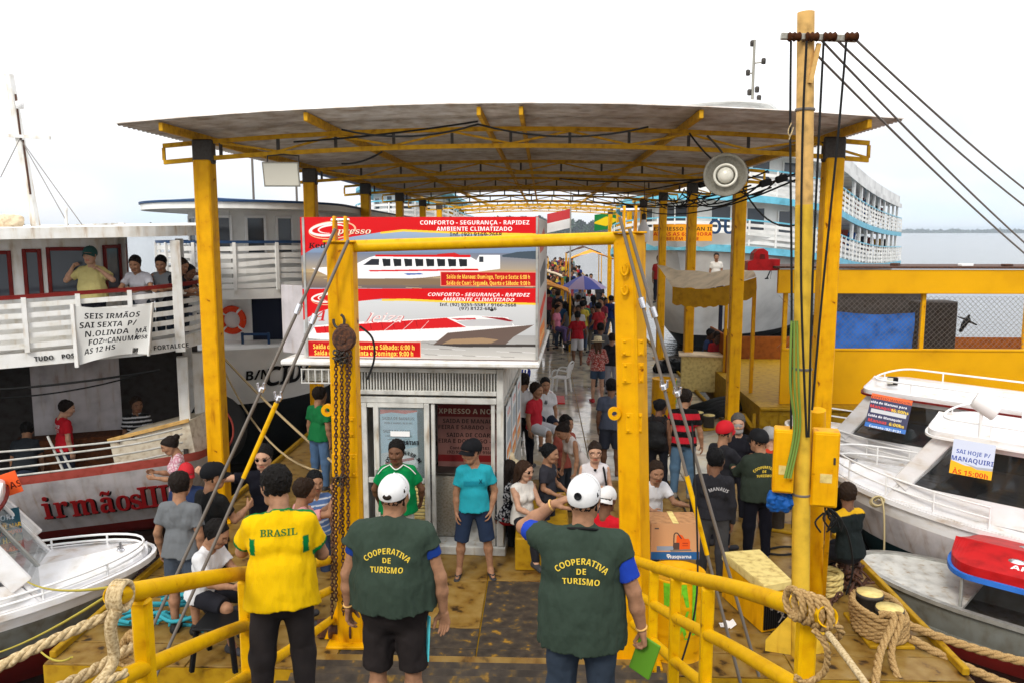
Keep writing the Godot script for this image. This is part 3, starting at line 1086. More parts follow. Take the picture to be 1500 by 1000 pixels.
# ---------------------------------------------------------------- light, materials, water, shore
func sky_image() -> ImageTexture:
	var w := 1024
	var h := 512
	var n := FastNoiseLite.new()
	n.seed = 21
	n.frequency = 1.0
	n.fractal_octaves = 5
	var im := Image.create(w, h, false, Image.FORMAT_RGBF)
	for y in h:
		var el := (0.5 - (y + 0.5) / h) * PI
		for x in w:
			var az := (x + 0.5) / w * TAU
			var c := Color(0.2, 0.22, 0.22)
			if el > -0.02:
				var d := Vector3(cos(az) * cos(el), sin(el), sin(az) * cos(el))
				var flat := Vector3(d.x, d.y * 3.2, d.z)
				var big := n.get_noise_3dv(flat * 1.7 + Vector3(3, 0, 0))
				var fine := n.get_noise_3dv(flat * 5.0 + Vector3(0, 7, 0))
				var v := 1.28 + 0.16 * sin(el)
				var low := clampf(1.0 - el / 0.24, 0.0, 1.0)
				v -= 0.55 * low
				v += big * 0.34 * (0.25 + low) + fine * 0.1
				c = Color(v, v * 1.005, v * 1.02)
				# thin blue where the cloud opens low over the far shore
				var open := clampf((fine * 0.7 - big + 0.1) * 2.0, 0.0, 1.0) * low * low
				c = c.lerp(Color(0.62, 0.83, 1.0) * 1.12, open * 0.6)
				var grey := clampf((big + fine * 0.6 + 0.02) * 2.6, 0.0, 1.0) * clampf(1.0 - absf(el - 0.1) / 0.085, 0.0, 1.0)
				c = c.lerp(Color(0.56, 0.585, 0.63), grey * 0.85)
				# the one darker bank low at the left
				var bank := clampf(1.2 - absf((x + 0.5) / w - 0.43) / 0.042 + fine * 0.9, 0.0, 1.0) * clampf(1.2 - absf(el - 0.078) / 0.03 + fine * 0.8, 0.0, 1.0)
				c = c.lerp(Color(0.54, 0.565, 0.61), bank * 0.8)
			im.set_pixel(x, y, c)
	return ImageTexture.create_from_image(im)

func make_light() -> void:
	var cam := Camera3D.new()
	cam.name = "camera"
	cam.fov = 45.0
	cam.near = 0.1
	cam.far = 9000.0
	cam.position = EYE
	cam.basis = look_basis
	add_child(cam)
	var e := Environment.new()
	e.background_mode = Environment.BG_SKY
	var sky := Sky.new()
	var pm := PanoramaSkyMaterial.new()
	pm.panorama = sky_image()
	sky.sky_material = pm
	e.sky = sky
	e.tonemap_mode = Environment.TONE_MAPPER_LINEAR
	e.tonemap_exposure = 1.3
	e.sdfgi_enabled = true
	e.ssao_enabled = true
	e.ssil_enabled = true
	e.fog_enabled = true
	e.fog_density = 0.00024
	e.fog_light_color = Color(0.86, 0.91, 0.96)
	var we := WorldEnvironment.new()
	we.name = "environment"
	we.environment = e
	add_child(we)
	var sun := DirectionalLight3D.new()
	sun.name = "sun"
	sun.light_energy = 0.5
	sun.light_color = Color(1.0, 0.97, 0.92)
	sun.light_angular_distance = 14.0
	sun.shadow_enabled = true
	add_child(sun)
	sun.look_at_from_position(Vector3(-5, 11, 12), Vector3.ZERO)

func make_materials() -> void:
	noise_tex("dirt", 0.012, [0.0, 0.35, 0.6, 1.0], [g1(0.72), g1(0.9), g1(0.97), g1(1.0)], 5)
	noise_tex("grime", 0.02, [0.0, 0.2, 0.5, 1.0], [Color(0.62, 0.56, 0.5), Color(0.84, 0.81, 0.77), g1(0.94), g1(1.0)], 6)
	noise_tex("boatwhite", 0.014, [0.0, 0.2, 0.5, 1.0], [Color(0.82, 0.8, 0.76), Color(0.93, 0.92, 0.9), g1(0.97), g1(1.0)], 6)
	noise_tex("yellowwear", 0.02, [0.0, 0.08, 0.13, 0.22, 0.5, 1.0], [Color(0.3, 0.2, 0.12), Color(0.55, 0.42, 0.25), Color(0.88, 0.82, 0.72), Color(0.93, 0.91, 0.88), g1(0.95), g1(1.0)], 6)
	noise_tex("deckyellow", 0.008, [0.0, 0.16, 0.24, 0.32, 0.5, 0.75, 1.0], [Color(0.16, 0.12, 0.08), Color(0.26, 0.2, 0.12), Color(0.44, 0.34, 0.17), Color(0.56, 0.44, 0.20), Color(0.60, 0.49, 0.25), Color(0.64, 0.54, 0.31), Color(0.58, 0.51, 0.36)], 7, FastNoiseLite.TYPE_SIMPLEX_SMOOTH, false, 1024)
	noise_tex("deckworn", 0.011, [0.0, 0.5, 0.68, 0.78, 0.86, 1.0], [Color(0.17, 0.15, 0.13), Color(0.25, 0.22, 0.19), Color(0.29, 0.25, 0.2), Color(0.40, 0.31, 0.15), Color(0.55, 0.41, 0.15), Color(0.62, 0.46, 0.16)], 7, FastNoiseLite.TYPE_SIMPLEX_SMOOTH, false, 1024)
	noise_tex("deckgrey", 0.009, [0.0, 0.3, 0.5, 0.7, 1.0], [Color(0.44, 0.41, 0.37), Color(0.60, 0.57, 0.52), Color(0.70, 0.67, 0.61), Color(0.74, 0.70, 0.62), Color(0.70, 0.62, 0.44)], 6)
	noise_tex("rust", 0.03, [0.0, 0.4, 0.7, 1.0], [Color(0.12, 0.07, 0.05), Color(0.26, 0.15, 0.09), Color(0.38, 0.23, 0.13), Color(0.5, 0.36, 0.22)], 5)
	noise_tex("tinroof", 0.015, [0.0, 0.35, 0.6, 1.0], [Color(0.6, 0.55, 0.5), Color(0.78, 0.75, 0.72), Color(0.88, 0.87, 0.86), g1(0.97)], 5)
	noise_tex("wood", 0.02, [0.0, 0.5, 1.0], [Color(0.5, 0.42, 0.3), Color(0.8, 0.74, 0.62), Color(1, 0.96, 0.88)], 4)
	noise_tex("streak", 0.008, [0.0, 0.12, 0.24, 0.4, 0.65, 1.0], [Color(0.66, 0.56, 0.46), Color(0.84, 0.77, 0.7), Color(0.95, 0.93, 0.9), g1(0.98), g1(1.0), g1(1.0)], 6)
	noise_tex("folds", 0.012, [], [], 4, FastNoiseLite.TYPE_SIMPLEX_SMOOTH, true, 512)
	noise_tex("weave", 0.09, [], [], 2, FastNoiseLite.TYPE_SIMPLEX, true, 256)
	noise_tex("grain", 0.03, [], [], 3, FastNoiseLite.TYPE_SIMPLEX, true, 256)
	noise_tex("waves", 0.012, [], [], 5, FastNoiseLite.TYPE_SIMPLEX_SMOOTH, true, 1024)
	noise_tex("dents", 0.01, [], [], 3, FastNoiseLite.TYPE_SIMPLEX_SMOOTH, true, 512)
	for n in [["skin", 0.5], ["cloth", 0.88], ["denim", 0.88], ["leather", 0.6], ["print", 0.7], ["foliage", 0.9]]:
		var m := mat(n[0], Color.WHITE, n[1])
		m.vertex_color_use_as_albedo = true
		if n[0] == "skin":
			m.albedo_texture = texs.dirt
			m.uv1_triplanar = true
			m.uv1_scale = Vector3.ONE * 2.5
		if n[0] in ["cloth", "denim"]:
			m.uv1_triplanar = true
			m.uv1_scale = Vector3(3.2, 2.0, 3.2)
			bump(m, "folds", 0.9)
	mat("black_gloss", Color(0.05, 0.05, 0.055), 0.15)
	mat("hair_dark", Color(0.14, 0.11, 0.09), 0.8)
	mat("black", Color(0.1, 0.1, 0.105), 0.7)
	mat("rubber", Color(0.13, 0.13, 0.13), 0.85)
	mat("straw", Color(0.86, 0.8, 0.66), 0.85)
	bump(mat("yellow", Color(0.89, 0.65, 0.01), 0.42, 0.0, "yellowwear", 0.45), "dents", 0.12)
	bump(mat("yellow_pipe", Color(0.88, 0.68, 0.02), 0.38, 0.0, "yellowwear", 0.9), "dents", 0.2)
	mat("yellow_barge", Color(0.87, 0.635, 0.005), 0.5, 0.0, "boatwhite", 0.12)
	mat("yellow_hull", Color(0.66, 0.51, 0.08), 0.6, 0.0, "grime", 0.5)
	mat("yellow_truss", Color(0.82, 0.62, 0.12), 0.6, 0.0, "grime", 0.7)
	mat("yellow_pole", Color(0.86, 0.70, 0.22), 0.55, 0.0, "dirt", 0.6)
	mat("pole_wood", Color(0.86, 0.69, 0.42), 0.7, 0.0, "dirt", 1.1)
	mat("cream", Color(0.88, 0.80, 0.52), 0.55, 0.0, "grime", 0.8)
	mat("deck_yellow", Color(0.84, 0.81, 0.79), 0.3, 0.0, "deckyellow", 0.42)
	mat("deck_worn", Color(1, 1, 1), 0.55, 0.0, "deckworn", 0.5)
	mat("deck_grey", Color(1, 1, 1), 0.11, 0.0, "deckgrey", 0.3)
	bump(mats.deck_grey, "dents", 0.15)
	bump(mats.deck_yellow, "dents", 0.15)
	mat("tin", Color(0.90, 0.89, 0.88), 0.55, 0.0, "tinroof", 0.3)
	mat("rusty", Color(0.9, 0.85, 0.8), 0.75, 0.1, "rust", 1.5)
	mat("dark_steel", Color(0.26, 0.24, 0.22), 0.6, 0.4, "grime", 2.0)
	mat("cable", Color(0.42, 0.39, 0.36), 0.55, 0.2)
	mat("chrome", Color(0.82, 0.82, 0.84), 0.25, 0.9)
	mat("white_paint", Color(0.9, 0.9, 0.89), 0.45, 0.0, "boatwhite", 0.5)
	mat("white_gel", Color(0.92, 0.92, 0.93), 0.25, 0.0, "boatwhite", 0.4)
	mat("white_far", Color(0.95, 0.95, 0.94), 0.5, 0.0, "dirt", 0.1)
	mat("grey_hull", Color(0.50, 0.51, 0.49), 0.5, 0.0, "grime", 0.35)
	mat("wall_grey", Color(0.76, 0.74, 0.75), 0.6, 0.0, "dirt", 0.4)
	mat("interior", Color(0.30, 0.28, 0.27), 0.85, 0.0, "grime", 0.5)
	mat("red_trim", Color(0.46, 0.12, 0.10), 0.5, 0.0, "dirt", 0.6)
	mat("red_worn", Color(0.66, 0.30, 0.26), 0.6, 0.0, "grime", 0.7)
	mat("red_letter", Color(0.55, 0.08, 0.09), 0.5)
	mat("red_bright", Color(0.74, 0.11, 0.12), 0.4, 0.0, "dirt", 0.7)
	mat("blue_light", Color(0.46, 0.78, 0.88), 0.45, 0.0, "dirt", 0.3)
	mat("blue_trim", Color(0.16, 0.27, 0.42), 0.5, 0.0, "dirt", 0.6)
	mat("navy", Color(0.10, 0.12, 0.2), 0.45)
	mat("hull_dark", Color(0.11, 0.12, 0.13), 0.5, 0.0, "grime", 0.5)
	mat("hull_green", Color(0.06, 0.16, 0.18), 0.5, 0.0, "grime", 0.5)
	mat("orange", Color(0.88, 0.26, 0.10), 0.6)
	bump(mat("tarp_blue", Color(0.22, 0.47, 0.84), 0.5, 0.0, "dirt", 0.5), "dents", 0.6)
	mat("tarp_tan", Color(0.88, 0.80, 0.68), 0.8, 0.0, "dirt", 0.4)
	mat("tarp_yellow", Color(0.88, 0.66, 0.12), 0.7, 0.0, "grime", 0.4)
	mat("alu", Color(0.72, 0.72, 0.70), 0.35, 0.5, "dirt", 0.9)
	mat("alu_white", Color(0.82, 0.82, 0.80), 0.4, 0.0, "dirt", 0.5)
	mat("plastic_white", Color(0.9, 0.9, 0.9), 0.4)
	mat("plastic_black", Color(0.06, 0.06, 0.065), 0.45)
	mat("rope", Color(0.78, 0.69, 0.55), 0.9, 0.0, "wood", 6.0)
	mat("rope_pale", Color(0.88, 0.84, 0.76), 0.9, 0.0, "wood", 5.0)
	mat("rope_thin", Color(0.72, 0.66, 0.5), 0.9)
	mat("rope_yellow", Color(0.66, 0.6, 0.25), 0.9)
	mat("card", Color(0.68, 0.50, 0.34), 0.8, 0.0, "dirt", 2.0)
	mat("brown_wood", Color(0.34, 0.20, 0.11), 0.8, 0.0, "wood", 1.2)
	mat("orange_wall", Color(0.55, 0.30, 0.08), 0.7, 0.0, "grime", 0.5)
	mat("lens", Color(0.80, 0.79, 0.74), 0.25)
	mat("lamp_grey", Color(0.62, 0.61, 0.57), 0.3, 0.3, "grime", 2.5)
	mat("letter_black", Color(0.07, 0.07, 0.08), 0.6)
	mat("letter_blue", Color(0.15, 0.25, 0.6), 0.6)
	mat("bag_blue", Color(0.1, 0.32, 0.6), 0.5)
	var gl := mat("glass", Color(0.62, 0.68, 0.7, 0.22), 0.04)
	gl.transparency = BaseMaterial3D.TRANSPARENCY_ALPHA
	var gd := mat("glass_dark", Color(0.12, 0.13, 0.14, 0.8), 0.05)
	gd.transparency = BaseMaterial3D.TRANSPARENCY_ALPHA
	mat("window_dark", Color(0.13, 0.14, 0.16), 0.08)
	mat("window_grey", Color(0.25, 0.27, 0.3), 0.1)
	var water := mat("water", Color(0.10, 0.085, 0.07), 0.09)
	water.uv1_triplanar = true
	water.uv1_world_triplanar = true
	water.uv1_scale = Vector3.ONE * 0.11
	bump(water, "waves", 1.1)
	mat("shore", Color(0.22, 0.30, 0.20), 0.9)

func streaks(key: String, sc: Vector3) -> void:   # run-down dirt over the paint
	var m: StandardMaterial3D = mats[key]
	m.detail_enabled = true
	m.detail_albedo = texs.streak
	m.detail_blend_mode = BaseMaterial3D.BLEND_MODE_MUL
	m.detail_uv_layer = BaseMaterial3D.DETAIL_UV_2
	m.uv2_triplanar = true
	m.uv2_world_triplanar = true
	m.uv2_scale = sc

func make_setting() -> void:
	for k in ["yellow", "yellow_pole", "white_paint", "wall_grey", "alu_white", "grey_hull"]: streaks(k, Vector3(1.5, 0.22, 1.5))
	for k in ["white_gel", "yellow_pipe", "deck_yellow", "tin"]: streaks(k, Vector3(0.5, 0.9, 0.4))
	var st := tool()
	quad(st, Vector3(-7000, -0.95, -7500), Vector3(7000, -0.95, -7500), Vector3(7000, -0.95, 400), Vector3(-7000, -0.95, 400))
	struct("water", st, mats.water)
	# far banks: low ground with a forest on it
	var banks := [[zp(-260, 339, 1150), zp(520, 339, 1500), 19.0, 31], [zp(640, 339, 700), zp(1000, 339, 760), 9.0, 32], [zp(1180, 339, 2600), zp(1800, 339, 2300), 13.0, 33]]
	for b in banks:
		var A: Vector3 = b[0]
		var B: Vector3 = b[1]
		var along := (B - A).normalized()
		var out := Vector3(along.z, 0, -along.x)
		var n := FastNoiseLite.new()
		n.seed = b[3]
		n.frequency = 3.2
		var hill := func(t: float, d: float) -> float: return -1.5 + clampf(d, 0.0, 1.0) * (4.0 + (9.0 if b[3] == 32 else 2.0) * (n.get_noise_1d(t * 1.6) + 0.7) * d)
		var rings := []
		for j in 6:
			var d := j / 5.0
			var r := []
			for i in 41: r.append(A.lerp(B, i / 40.0) * Vector3(1, 0, 1) + out * d * 120.0 + Vector3(0, hill.call(i / 40.0, d * 1.4), 0))
			rings.append(r)
		st = tool()
		loft(st, rings, false)
		struct("far_bank", st, mats.shore)
		rng.seed = b[3]
		var mm := MultiMesh.new()
		mm.transform_format = MultiMesh.TRANSFORM_3D
		mm.mesh = crown_mesh(b[3])
		var cnt := 900
		mm.instance_count = cnt
		for i in cnt:
			var t := rng.randf()
			var d := rng.randf() ** 1.5
			var p := A.lerp(B, t) * Vector3(1, 0, 1) + out * (d * 110.0 + 4.0)
			p.y = hill.call(t, d * 1.3) + 2.0
			var s: float = rng.randf_range(0.6, 1.35) * b[2] * (0.75 + 0.5 * n.get_noise_1d(t * 9.0))
			mm.set_instance_transform(i, Transform3D(Basis(Vector3.UP, rng.randf() * TAU).scaled(Vector3(s * 0.75, s * rng.randf_range(0.5, 0.8), s * 0.75)), p))
		var mi := MultiMeshInstance3D.new()
		mi.multimesh = mm
		mi.name = numbered(self, "far_forest")
		mi.material_override = mats.foliage
		add_child(mi, true)
		tag(mi, ["hazy forest on the far left bank beyond the white boats", "forested hill across the river beyond the crowded end of the pier", "thin dark line of forest on the far right horizon"][b[3] - 31], "forest", "", "stuff")

func crown_mesh(sd: int) -> ArrayMesh:   # leaf clumps spread through an uneven crown
	var r := RandomNumberGenerator.new()
	r.seed = sd
	var V := PackedVector3Array(); var N := PackedVector3Array(); var I := PackedInt32Array(); var C := PackedColorArray()
	for i in 150:
		var d := Vector3(r.randfn(), r.randfn() * 0.8 + 0.2, r.randfn()).normalized()
		var p := d * r.randf_range(0.3, 0.62) * (1.0 + 0.25 * sin(d.x * 5.0 + sd) * cos(d.z * 4.0))
		var q := Basis(Vector3(r.randfn(), r.randfn(), r.randfn()).normalized(), r.randf() * TAU) * Basis().scaled(Vector3.ONE * r.randf_range(0.1, 0.2))
		var g := r.randf_range(0.6, 1.3)
		var c := Color(0.045, 0.085, 0.035) * g
		var b := V.size()
		for v in [Vector3(-1, 0, 0), Vector3(0.3, 0.9, 0.2), Vector3(0.9, -0.4, 0), Vector3(0.1, -0.8, -0.4)]:
			V.append(p + q * v); N.append((d + Vector3(0, 0.3, 0)).normalized()); C.append(c)
		I.append_array(PackedInt32Array([b, b + 1, b + 2, b, b + 2, b + 3]))
	# trunk
	var b := V.size()
	for k in 5:
		var a := TAU * k / 5
		for y in [-1.1, 0.1]:
			V.append(Vector3(cos(a) * 0.05, y, sin(a) * 0.05)); N.append(Vector3(cos(a), 0, sin(a))); C.append(Color(0.08, 0.06, 0.045))
	for k in 5:
		var i0 := b + k * 2
		var i1 := b + ((k + 1) % 5) * 2
		I.append_array(PackedInt32Array([i0, i1, i0 + 1, i1, i1 + 1, i0 + 1]))
	return mesh_of([V, N, I, C])
# ---------------------------------------------------------------- the pontoon and what is built on it
func make_pontoon() -> void:
	var st := tool()
	box(st, V3(-0.4, -0.66, -48.6), V3(9.2, 1.28, 82.0))
	var po := struct("pontoon", st, mats.yellow_hull)
	rng.seed = 5
	var xs := [-5.0, -3.55, -2.08, -0.66, 0.9, 2.5, 4.2]
	var zs := [7.6, 8.05, 8.5, 9.75, 11.0]
	while zs[-1] < 44.0: zs.append(zs[-1] + 1.5)
	for j in zs.size() - 1:
		for i in xs.size() - 1:
			var z0: float = zs[j]
			var m := "deck_yellow"
			if z0 > 12.6 and i >= 2: m = "deck_grey"
			if z0 > 17.0: m = "deck_grey"
			if (z0 < 8.4 and i in [2, 3]) or (z0 > 8.4 and z0 < 9.0 and i == 3): m = "deck_worn"
			st = tool()
			box(st, V3((xs[i] + xs[i + 1]) * 0.5, -0.011 + rng.randf_range(-0.003, 0.003), -(z0 + zs[j + 1]) * 0.5), V3(xs[i + 1] - xs[i] - 0.014, 0.022, zs[j + 1] - z0 - 0.014), Basis(), 0.005)
			put(po, "deck_plate", st, mats[m])
	st = tool()
	box(st, V3(-0.4, -0.012, -(zs[-1] + 89.5) * 0.5), V3(9.2, 0.024, 89.5 - zs[-1]))
	put(po, "deck_sheet", st, mats.deck_grey)
	st = tool()   # raised edge strip along both sides, a bead at the end
	for x in [-4.96, 4.16]: box(st, V3(x, 0.04, -48.5), V3(0.07, 0.08, 81.6), Basis(), 0.01)
	put(po, "edge_coaming", st, mats.yellow_hull)
	for k in 3:
		st = tool()
		box(st, V3(-0.4, -0.25 - 0.36 * k, -7.58), V3(9.22, 0.06, 0.05), Basis(), 0.01)
		put(po, "end_rib", st, mats.yellow_hull)
	# the access ramp
	var rp := thing("access_ramp", "sloping yellow gangway with pipe handrails leading down onto the pier", "gangway")
	rp.set_meta("kind", "structure")
	var n := 22
	for i in n:
		var t := (i + 0.5) / n
		var p := V3(-0.5, lerpf(0.04, 3.2, t), -lerpf(7.55, -0.6, t))
		st = tool()
		box(st, p, V3(3.2, 0.045, 0.38), Basis(Vector3.RIGHT, atan2(3.16, 8.15)), 0.006)
		put(rp, "ramp_plank", st, mats.deck_yellow if i == 0 else mats.deck_worn)
	for x in [-2.14, 1.14]:
		st = tool()
		bar(st, V3(x, -0.08, -7.5), V3(x, 3.1, 0.6), 0.09, 0.2)
		put(rp, "ramp_beam", st, mats.yellow)
	var rails := [[zp(165, 872, 3.45), zp(482, 820, 8.1), [0.06, 0.4, 0.72]], [zp(1213, 903, 3.45), zp(930, 820, 7.75), [0.05, 0.42, 0.62, 0.8]]]
	for r in rails:
		var A: Vector3 = r[0]
		var B: Vector3 = r[1]
		var rx := 0.047
		for k in 3:
			var off := V3(0, -0.4 * k, 0)
			st = tool()
			var a := A + off
			var b := B + off * 0.82
			var pts := curve([a, a.lerp(b, 0.3) + V3(0, 0.012, 0), a.lerp(b, 0.62) - V3(0, 0.012, 0), b], 5)
			if k == 0:   # open pipe end
				tube(st, pts, rx, 18, false)
				tube(st, [a + (b - a).normalized() * 0.0, a + (b - a).normalized() * 0.3], rx * 0.86, 18, false)
				var bb := aim(a, b)
				lathe(st, [V2(rx, 0), V2(rx * 0.86, 0)], Transform3D(bb, a), 18, false)
			else: tube(st, pts, rx * 0.86, 16)
			put(rp, "handrail" if k == 0 else "mid_rail", st, mats.yellow_pipe)
		for t in r[2]:
			var top := A.lerp(B, t)
			st = tool()
			box(st, top + V3(0, -0.62, 0), V3(0.08, 1.16, 0.08), Basis(), 0.012)
			put(rp, "rail_post", st, mats.yellow_pipe)

func make_gate() -> void:
	var g := thing("lifting_gate", "tall yellow steel gate frame with chain hoist at the foot of the gangway", "gate")
	var posts := [[V3(-2.0, 0, -8.2), V3(-2.0, 4.19, -8.2)], [V3(0.98, 0, -7.9), V3(0.83, 4.28, -8.0)]]
	for i in 2:
		var st := tool()
		bar(st, posts[i][0], posts[i][1], 0.24, 0.26 if i == 0 else 0.235, 0.02)
		var p := put(g, "post", st, mats.yellow)
		var top: Vector3 = posts[i][1]
		var bot: Vector3 = posts[i][0]
		st = tool()
		box(st, top + V3(0, 0.01, 0), V3(0.31, 0.02, 0.29), Basis(), 0.005)
		put(p, "cap_plate", st, mats.yellow)
		st = tool()
		box(st, bot + V3(0, 0.015, 0), V3(0.46, 0.03, 0.44), Basis(), 0.006)
		put(p, "base_plate", st, mats.yellow)
		for s in [-1, 1]:
			st = tool()
			prism(st, PackedVector2Array([V2(0, 0), V2(0.15, 0), V2(0, 0.4)]), 0.014, Transform3D(Basis().scaled(V3(s, 1, 1)), bot + V3(s * 0.135, 0.03, 0.05)))
			put(p, "gusset", st, mats.yellow)
		# ears that carry the stay shackles
		for s in [-1, 1]:
			st = tool()
			prism(st, PackedVector2Array([V2(-0.07, 0), V2(0.07, 0), V2(0.06, 0.2), V2(0.03, 0.24), V2(-0.05, 0.24), V2(-0.07, 0.2)]), 0.02, Transform3D(Basis(Vector3.UP, PI / 2), top + V3(s * 0.055, 0.02, 0.03)))
			put(p, "shackle_ear", st, mats.yellow)
		st = tool()
		tube(st, [top + V3(-0.09, 0.22, 0.03), top + V3(0.09, 0.22, 0.03)], 0.018, 10)
		put(p, "shackle_pin", st, mats.chrome)
		# bolted plates on the face
		var face := 0.127
		for pl in ([[1.95, 0.26, 0.24], [2.35, 0.24, 0.2]] if i == 0 else [[2.9, 0.21, 0.2], [3.14, 0.22, 0.16], [2.42, 0.16, 0.2]]):
			var c := bot.lerp(top, pl[0] / 4.2) + V3(0, 0, face)
			st = tool()
			box(st, c, V3(pl[1], pl[2], 0.018), Basis(), 0.004)
			for q in [[-1, -1], [1, -1], [-1, 1], [1, 1]]:
				lathe(st, [V2(0.012, 0), V2(0.012, 0.014), V2(0, 0.017)], Transform3D(Basis(Vector3.RIGHT, PI / 2), c + V3(q[0] * pl[1] * 0.36, q[1] * pl[2] * 0.36, 0.008)), 8)
			put(p, "bolted_plate", st, mats.yellow)
	var st := tool()
	tube(st, [zp(514, 361, 8.2), zp(905, 349, 8.0)], 0.062, 18)
	put(g, "crossbar", st, mats.yellow_pipe)
	# side pad eyes
	for q in [[480, 600, 8.15], [900, 605, 7.9]]:
		st = tool()
		var c := zp(q[0], q[1], q[2])
		lathe(st, [V2(0.026, -0.03), V2(0.062, -0.03), V2(0.062, 0.03), V2(0.026, 0.03), V2(0.026, -0.03)], Transform3D(Basis(Vector3.RIGHT, PI / 2), c), 20, false, false)
		put(g, "pad_eye", st, mats.yellow)
	# hook on the right post
	for q in [[915, 395, 0.055], [915, 425, 0.045]]:
		st = tool()
		var c := zp(q[0], q[1], 7.83)
		var pts := []
		for k in 9:
			var a := lerpf(0.2, 5.2, k / 8.0)
			pts.append(c + V3(sin(a) * q[2] * 0.6, cos(a) * q[2], 0))
		tube(st, pts, 0.014, 8)
		put(g, "hook", st, mats.yellow)
	# chain hoist hanging on the left post
	var h := thing("chain_hoist", "rusty chain hoist hanging from a hook on the left gate post", "hoist")
	st = tool()
	var hc := zp(504, 496, 8.02)
	var hk := []
	for k in 10:
		var a := lerpf(0.4, 5.0, k / 9.0)
		hk.append(zp(497, 470, 8.03) + V3(sin(a) * 0.055, cos(a) * 0.07, 0.02))
	tube(st, hk, 0.014, 8)
	put(h, "hook", st, mats.dark_steel)
	st = tool()
	lathe(st, [V2(0.0, -0.06), V2(0.1, -0.06), V2(0.115, -0.03), V2(0.115, 0.03), V2(0.1, 0.06), V2(0.035, 0.06), V2(0.03, 0.075), V2(0, 0.075)], Transform3D(Basis(Vector3.RIGHT, PI / 2).scaled(V3(1.0, 1.12, 1)), hc), 18, true, false)
	box(st, hc + V3(0, 0.1, 0), V3(0.1, 0.09, 0.08), Basis(), 0.02)
	prism(st, PackedVector2Array([V2(-0.09, -0.05), V2(0.09, -0.05), V2(0.02, -0.19), V2(-0.05, -0.19)]), 0.07, Transform3D(Basis(), hc))
	put(h, "hoist_body", st, mats.rusty)
	for q in [[492, 520, 492, 880, 7.98], [500, 515, 503, 900, 8.0], [508, 520, 511, 890, 7.96], [514, 515, 497, 780, 7.94], [488, 700, 486, 905, 7.98]]:
		st = tool()
		var a := zp(q[0], q[1], q[4])
		var b := zp(q[2], q[3], q[4])
		chain(st, a, b, 0.052, 0.0065)
		put(h, "chain", st, mats.rusty)
	st = tool()   # bunched chain
	rng.seed = 8
	for k in 22:
		var c := zp(500, 523, 7.97) + V3(rng.randf_range(-0.07, 0.07), rng.randf_range(-0.07, 0.06), rng.randf_range(-0.03, 0.05))
		var bb := Basis(V3(rng.randfn(), rng.randfn(), rng.randfn()).normalized(), rng.randf() * TAU)
		var ring := []
		for j in 9: ring.append(c + bb * V3(cos(TAU * j / 8) * 0.018, sin(TAU * j / 8) * 0.028, 0))
		tube(st, ring, 0.007, 5, false)
	for k in 16:
		var c := zp(500, 702, 7.97) + V3(rng.randf_range(-0.05, 0.05), rng.randf_range(-0.05, 0.05), rng.randf_range(-0.02, 0.04))
		var bb := Basis(V3(rng.randfn(), rng.randfn(), rng.randfn()).normalized(), rng.randf() * TAU)
		var ring := []
		for j in 9: ring.append(c + bb * V3(cos(TAU * j / 8) * 0.016, sin(TAU * j / 8) * 0.024, 0))
		tube(st, ring, 0.0065, 5, false)
	put(h, "chain_knot", st, mats.dark_steel)
	st = tool()   # rusty foot with a hand winch
	var f := gp(497, 930)
	box(st, f + V3(-0.12, 0.09, 0.02), V3(0.22, 0.16, 0.18), Basis(Vector3.UP, 0.3), 0.02)
	lathe(st, [V2(0.05, -0.12), V2(0.1, -0.12), V2(0.1, -0.1), V2(0.05, -0.09), V2(0.05, 0.09), V2(0.1, 0.1), V2(0.1, 0.12), V2(0.05, 0.12)], Transform3D(Basis(Vector3.BACK, PI / 2), f + V3(0.06, 0.14, 0.14)), 14)
	var w := put(self, "hand_winch", st, mats.rusty)
	tag(w, "low rusty hand winch on the deck at the left gate post foot", "winch")
	# stays
	var stays := [[[491, 335, 8.02], [372, 600, 7.95], [190, 990, 7.68], "left"], [[510, 352, 8.0], [405, 583, 7.92], [222, 1003, 7.6], "left"], [[908, 318, 7.82], [1009, 700, 7.75], [1085, 1000, 7.6], "right"], [[922, 335, 7.8], [997, 600, 7.8], [1112, 990, 7.66], "right"]]
	for i in 4:
		var q: Array = stays[i]
		var a := zp(q[0][0], q[0][1], q[0][2])
		var c := gp(q[2][0], q[2][1], 0.03)
		var m := a.lerp(c, 0.4)
		var o := thing("wire_stay", ["outer grey wire stay from the left gate post to the deck", "inner wire stay left of the gate with a yellow turnbuckle", "wire stay right of the gate nearest the cardboard box, with clamps", "outermost grey wire stay right of the gate post"][i], "wire stay", Vector3.ZERO, 0.0, "wire stays of the gate")
		st = tool()
		tube(st, [a, c], 0.016, 8)
		put(o, "wire", st, mats.cable)
		st = tool()
		lathe(st, [V2(0.03, 0), V2(0.03, 0.1)], Transform3D(aim(a, c), a.lerp(c, 0.17)), 8)
		box(st, a.lerp(c, 0.36), V3(0.09, 0.06, 0.05), aim(a, c), 0.012)
		for s in [-1, 1]: tube(st, [a.lerp(c, 0.36) + V3(s * 0.03, 0, 0), a.lerp(c, 0.36) + V3(s * 0.03, 0.07, 0.02)], 0.012, 8)
		put(o, "clamp", st, mats.chrome)
		if i == 1 or i == 2:
			st = tool()
			var t0 := 0.37 if i == 1 else 0.55
			tube(st, [a.lerp(c, t0), a.lerp(c, t0 + 0.17)], [0.024, 0.022], 10)
			put(o, "turnbuckle", st, mats.yellow_pipe)
	st = tool()
	tube(st, curve([zp(1014, 620, 7.6), zp(1020, 740, 7.4), zp(1022, 850, 7.2), zp(1013, 920, 7.0), zp(985, 1010, 6.6)], 5), 0.009, 7)
	tag(put(self, "black_hose", st, mats.rubber), "thin black hose hanging down in front of the yellow drum", "hose")
	st = tool()
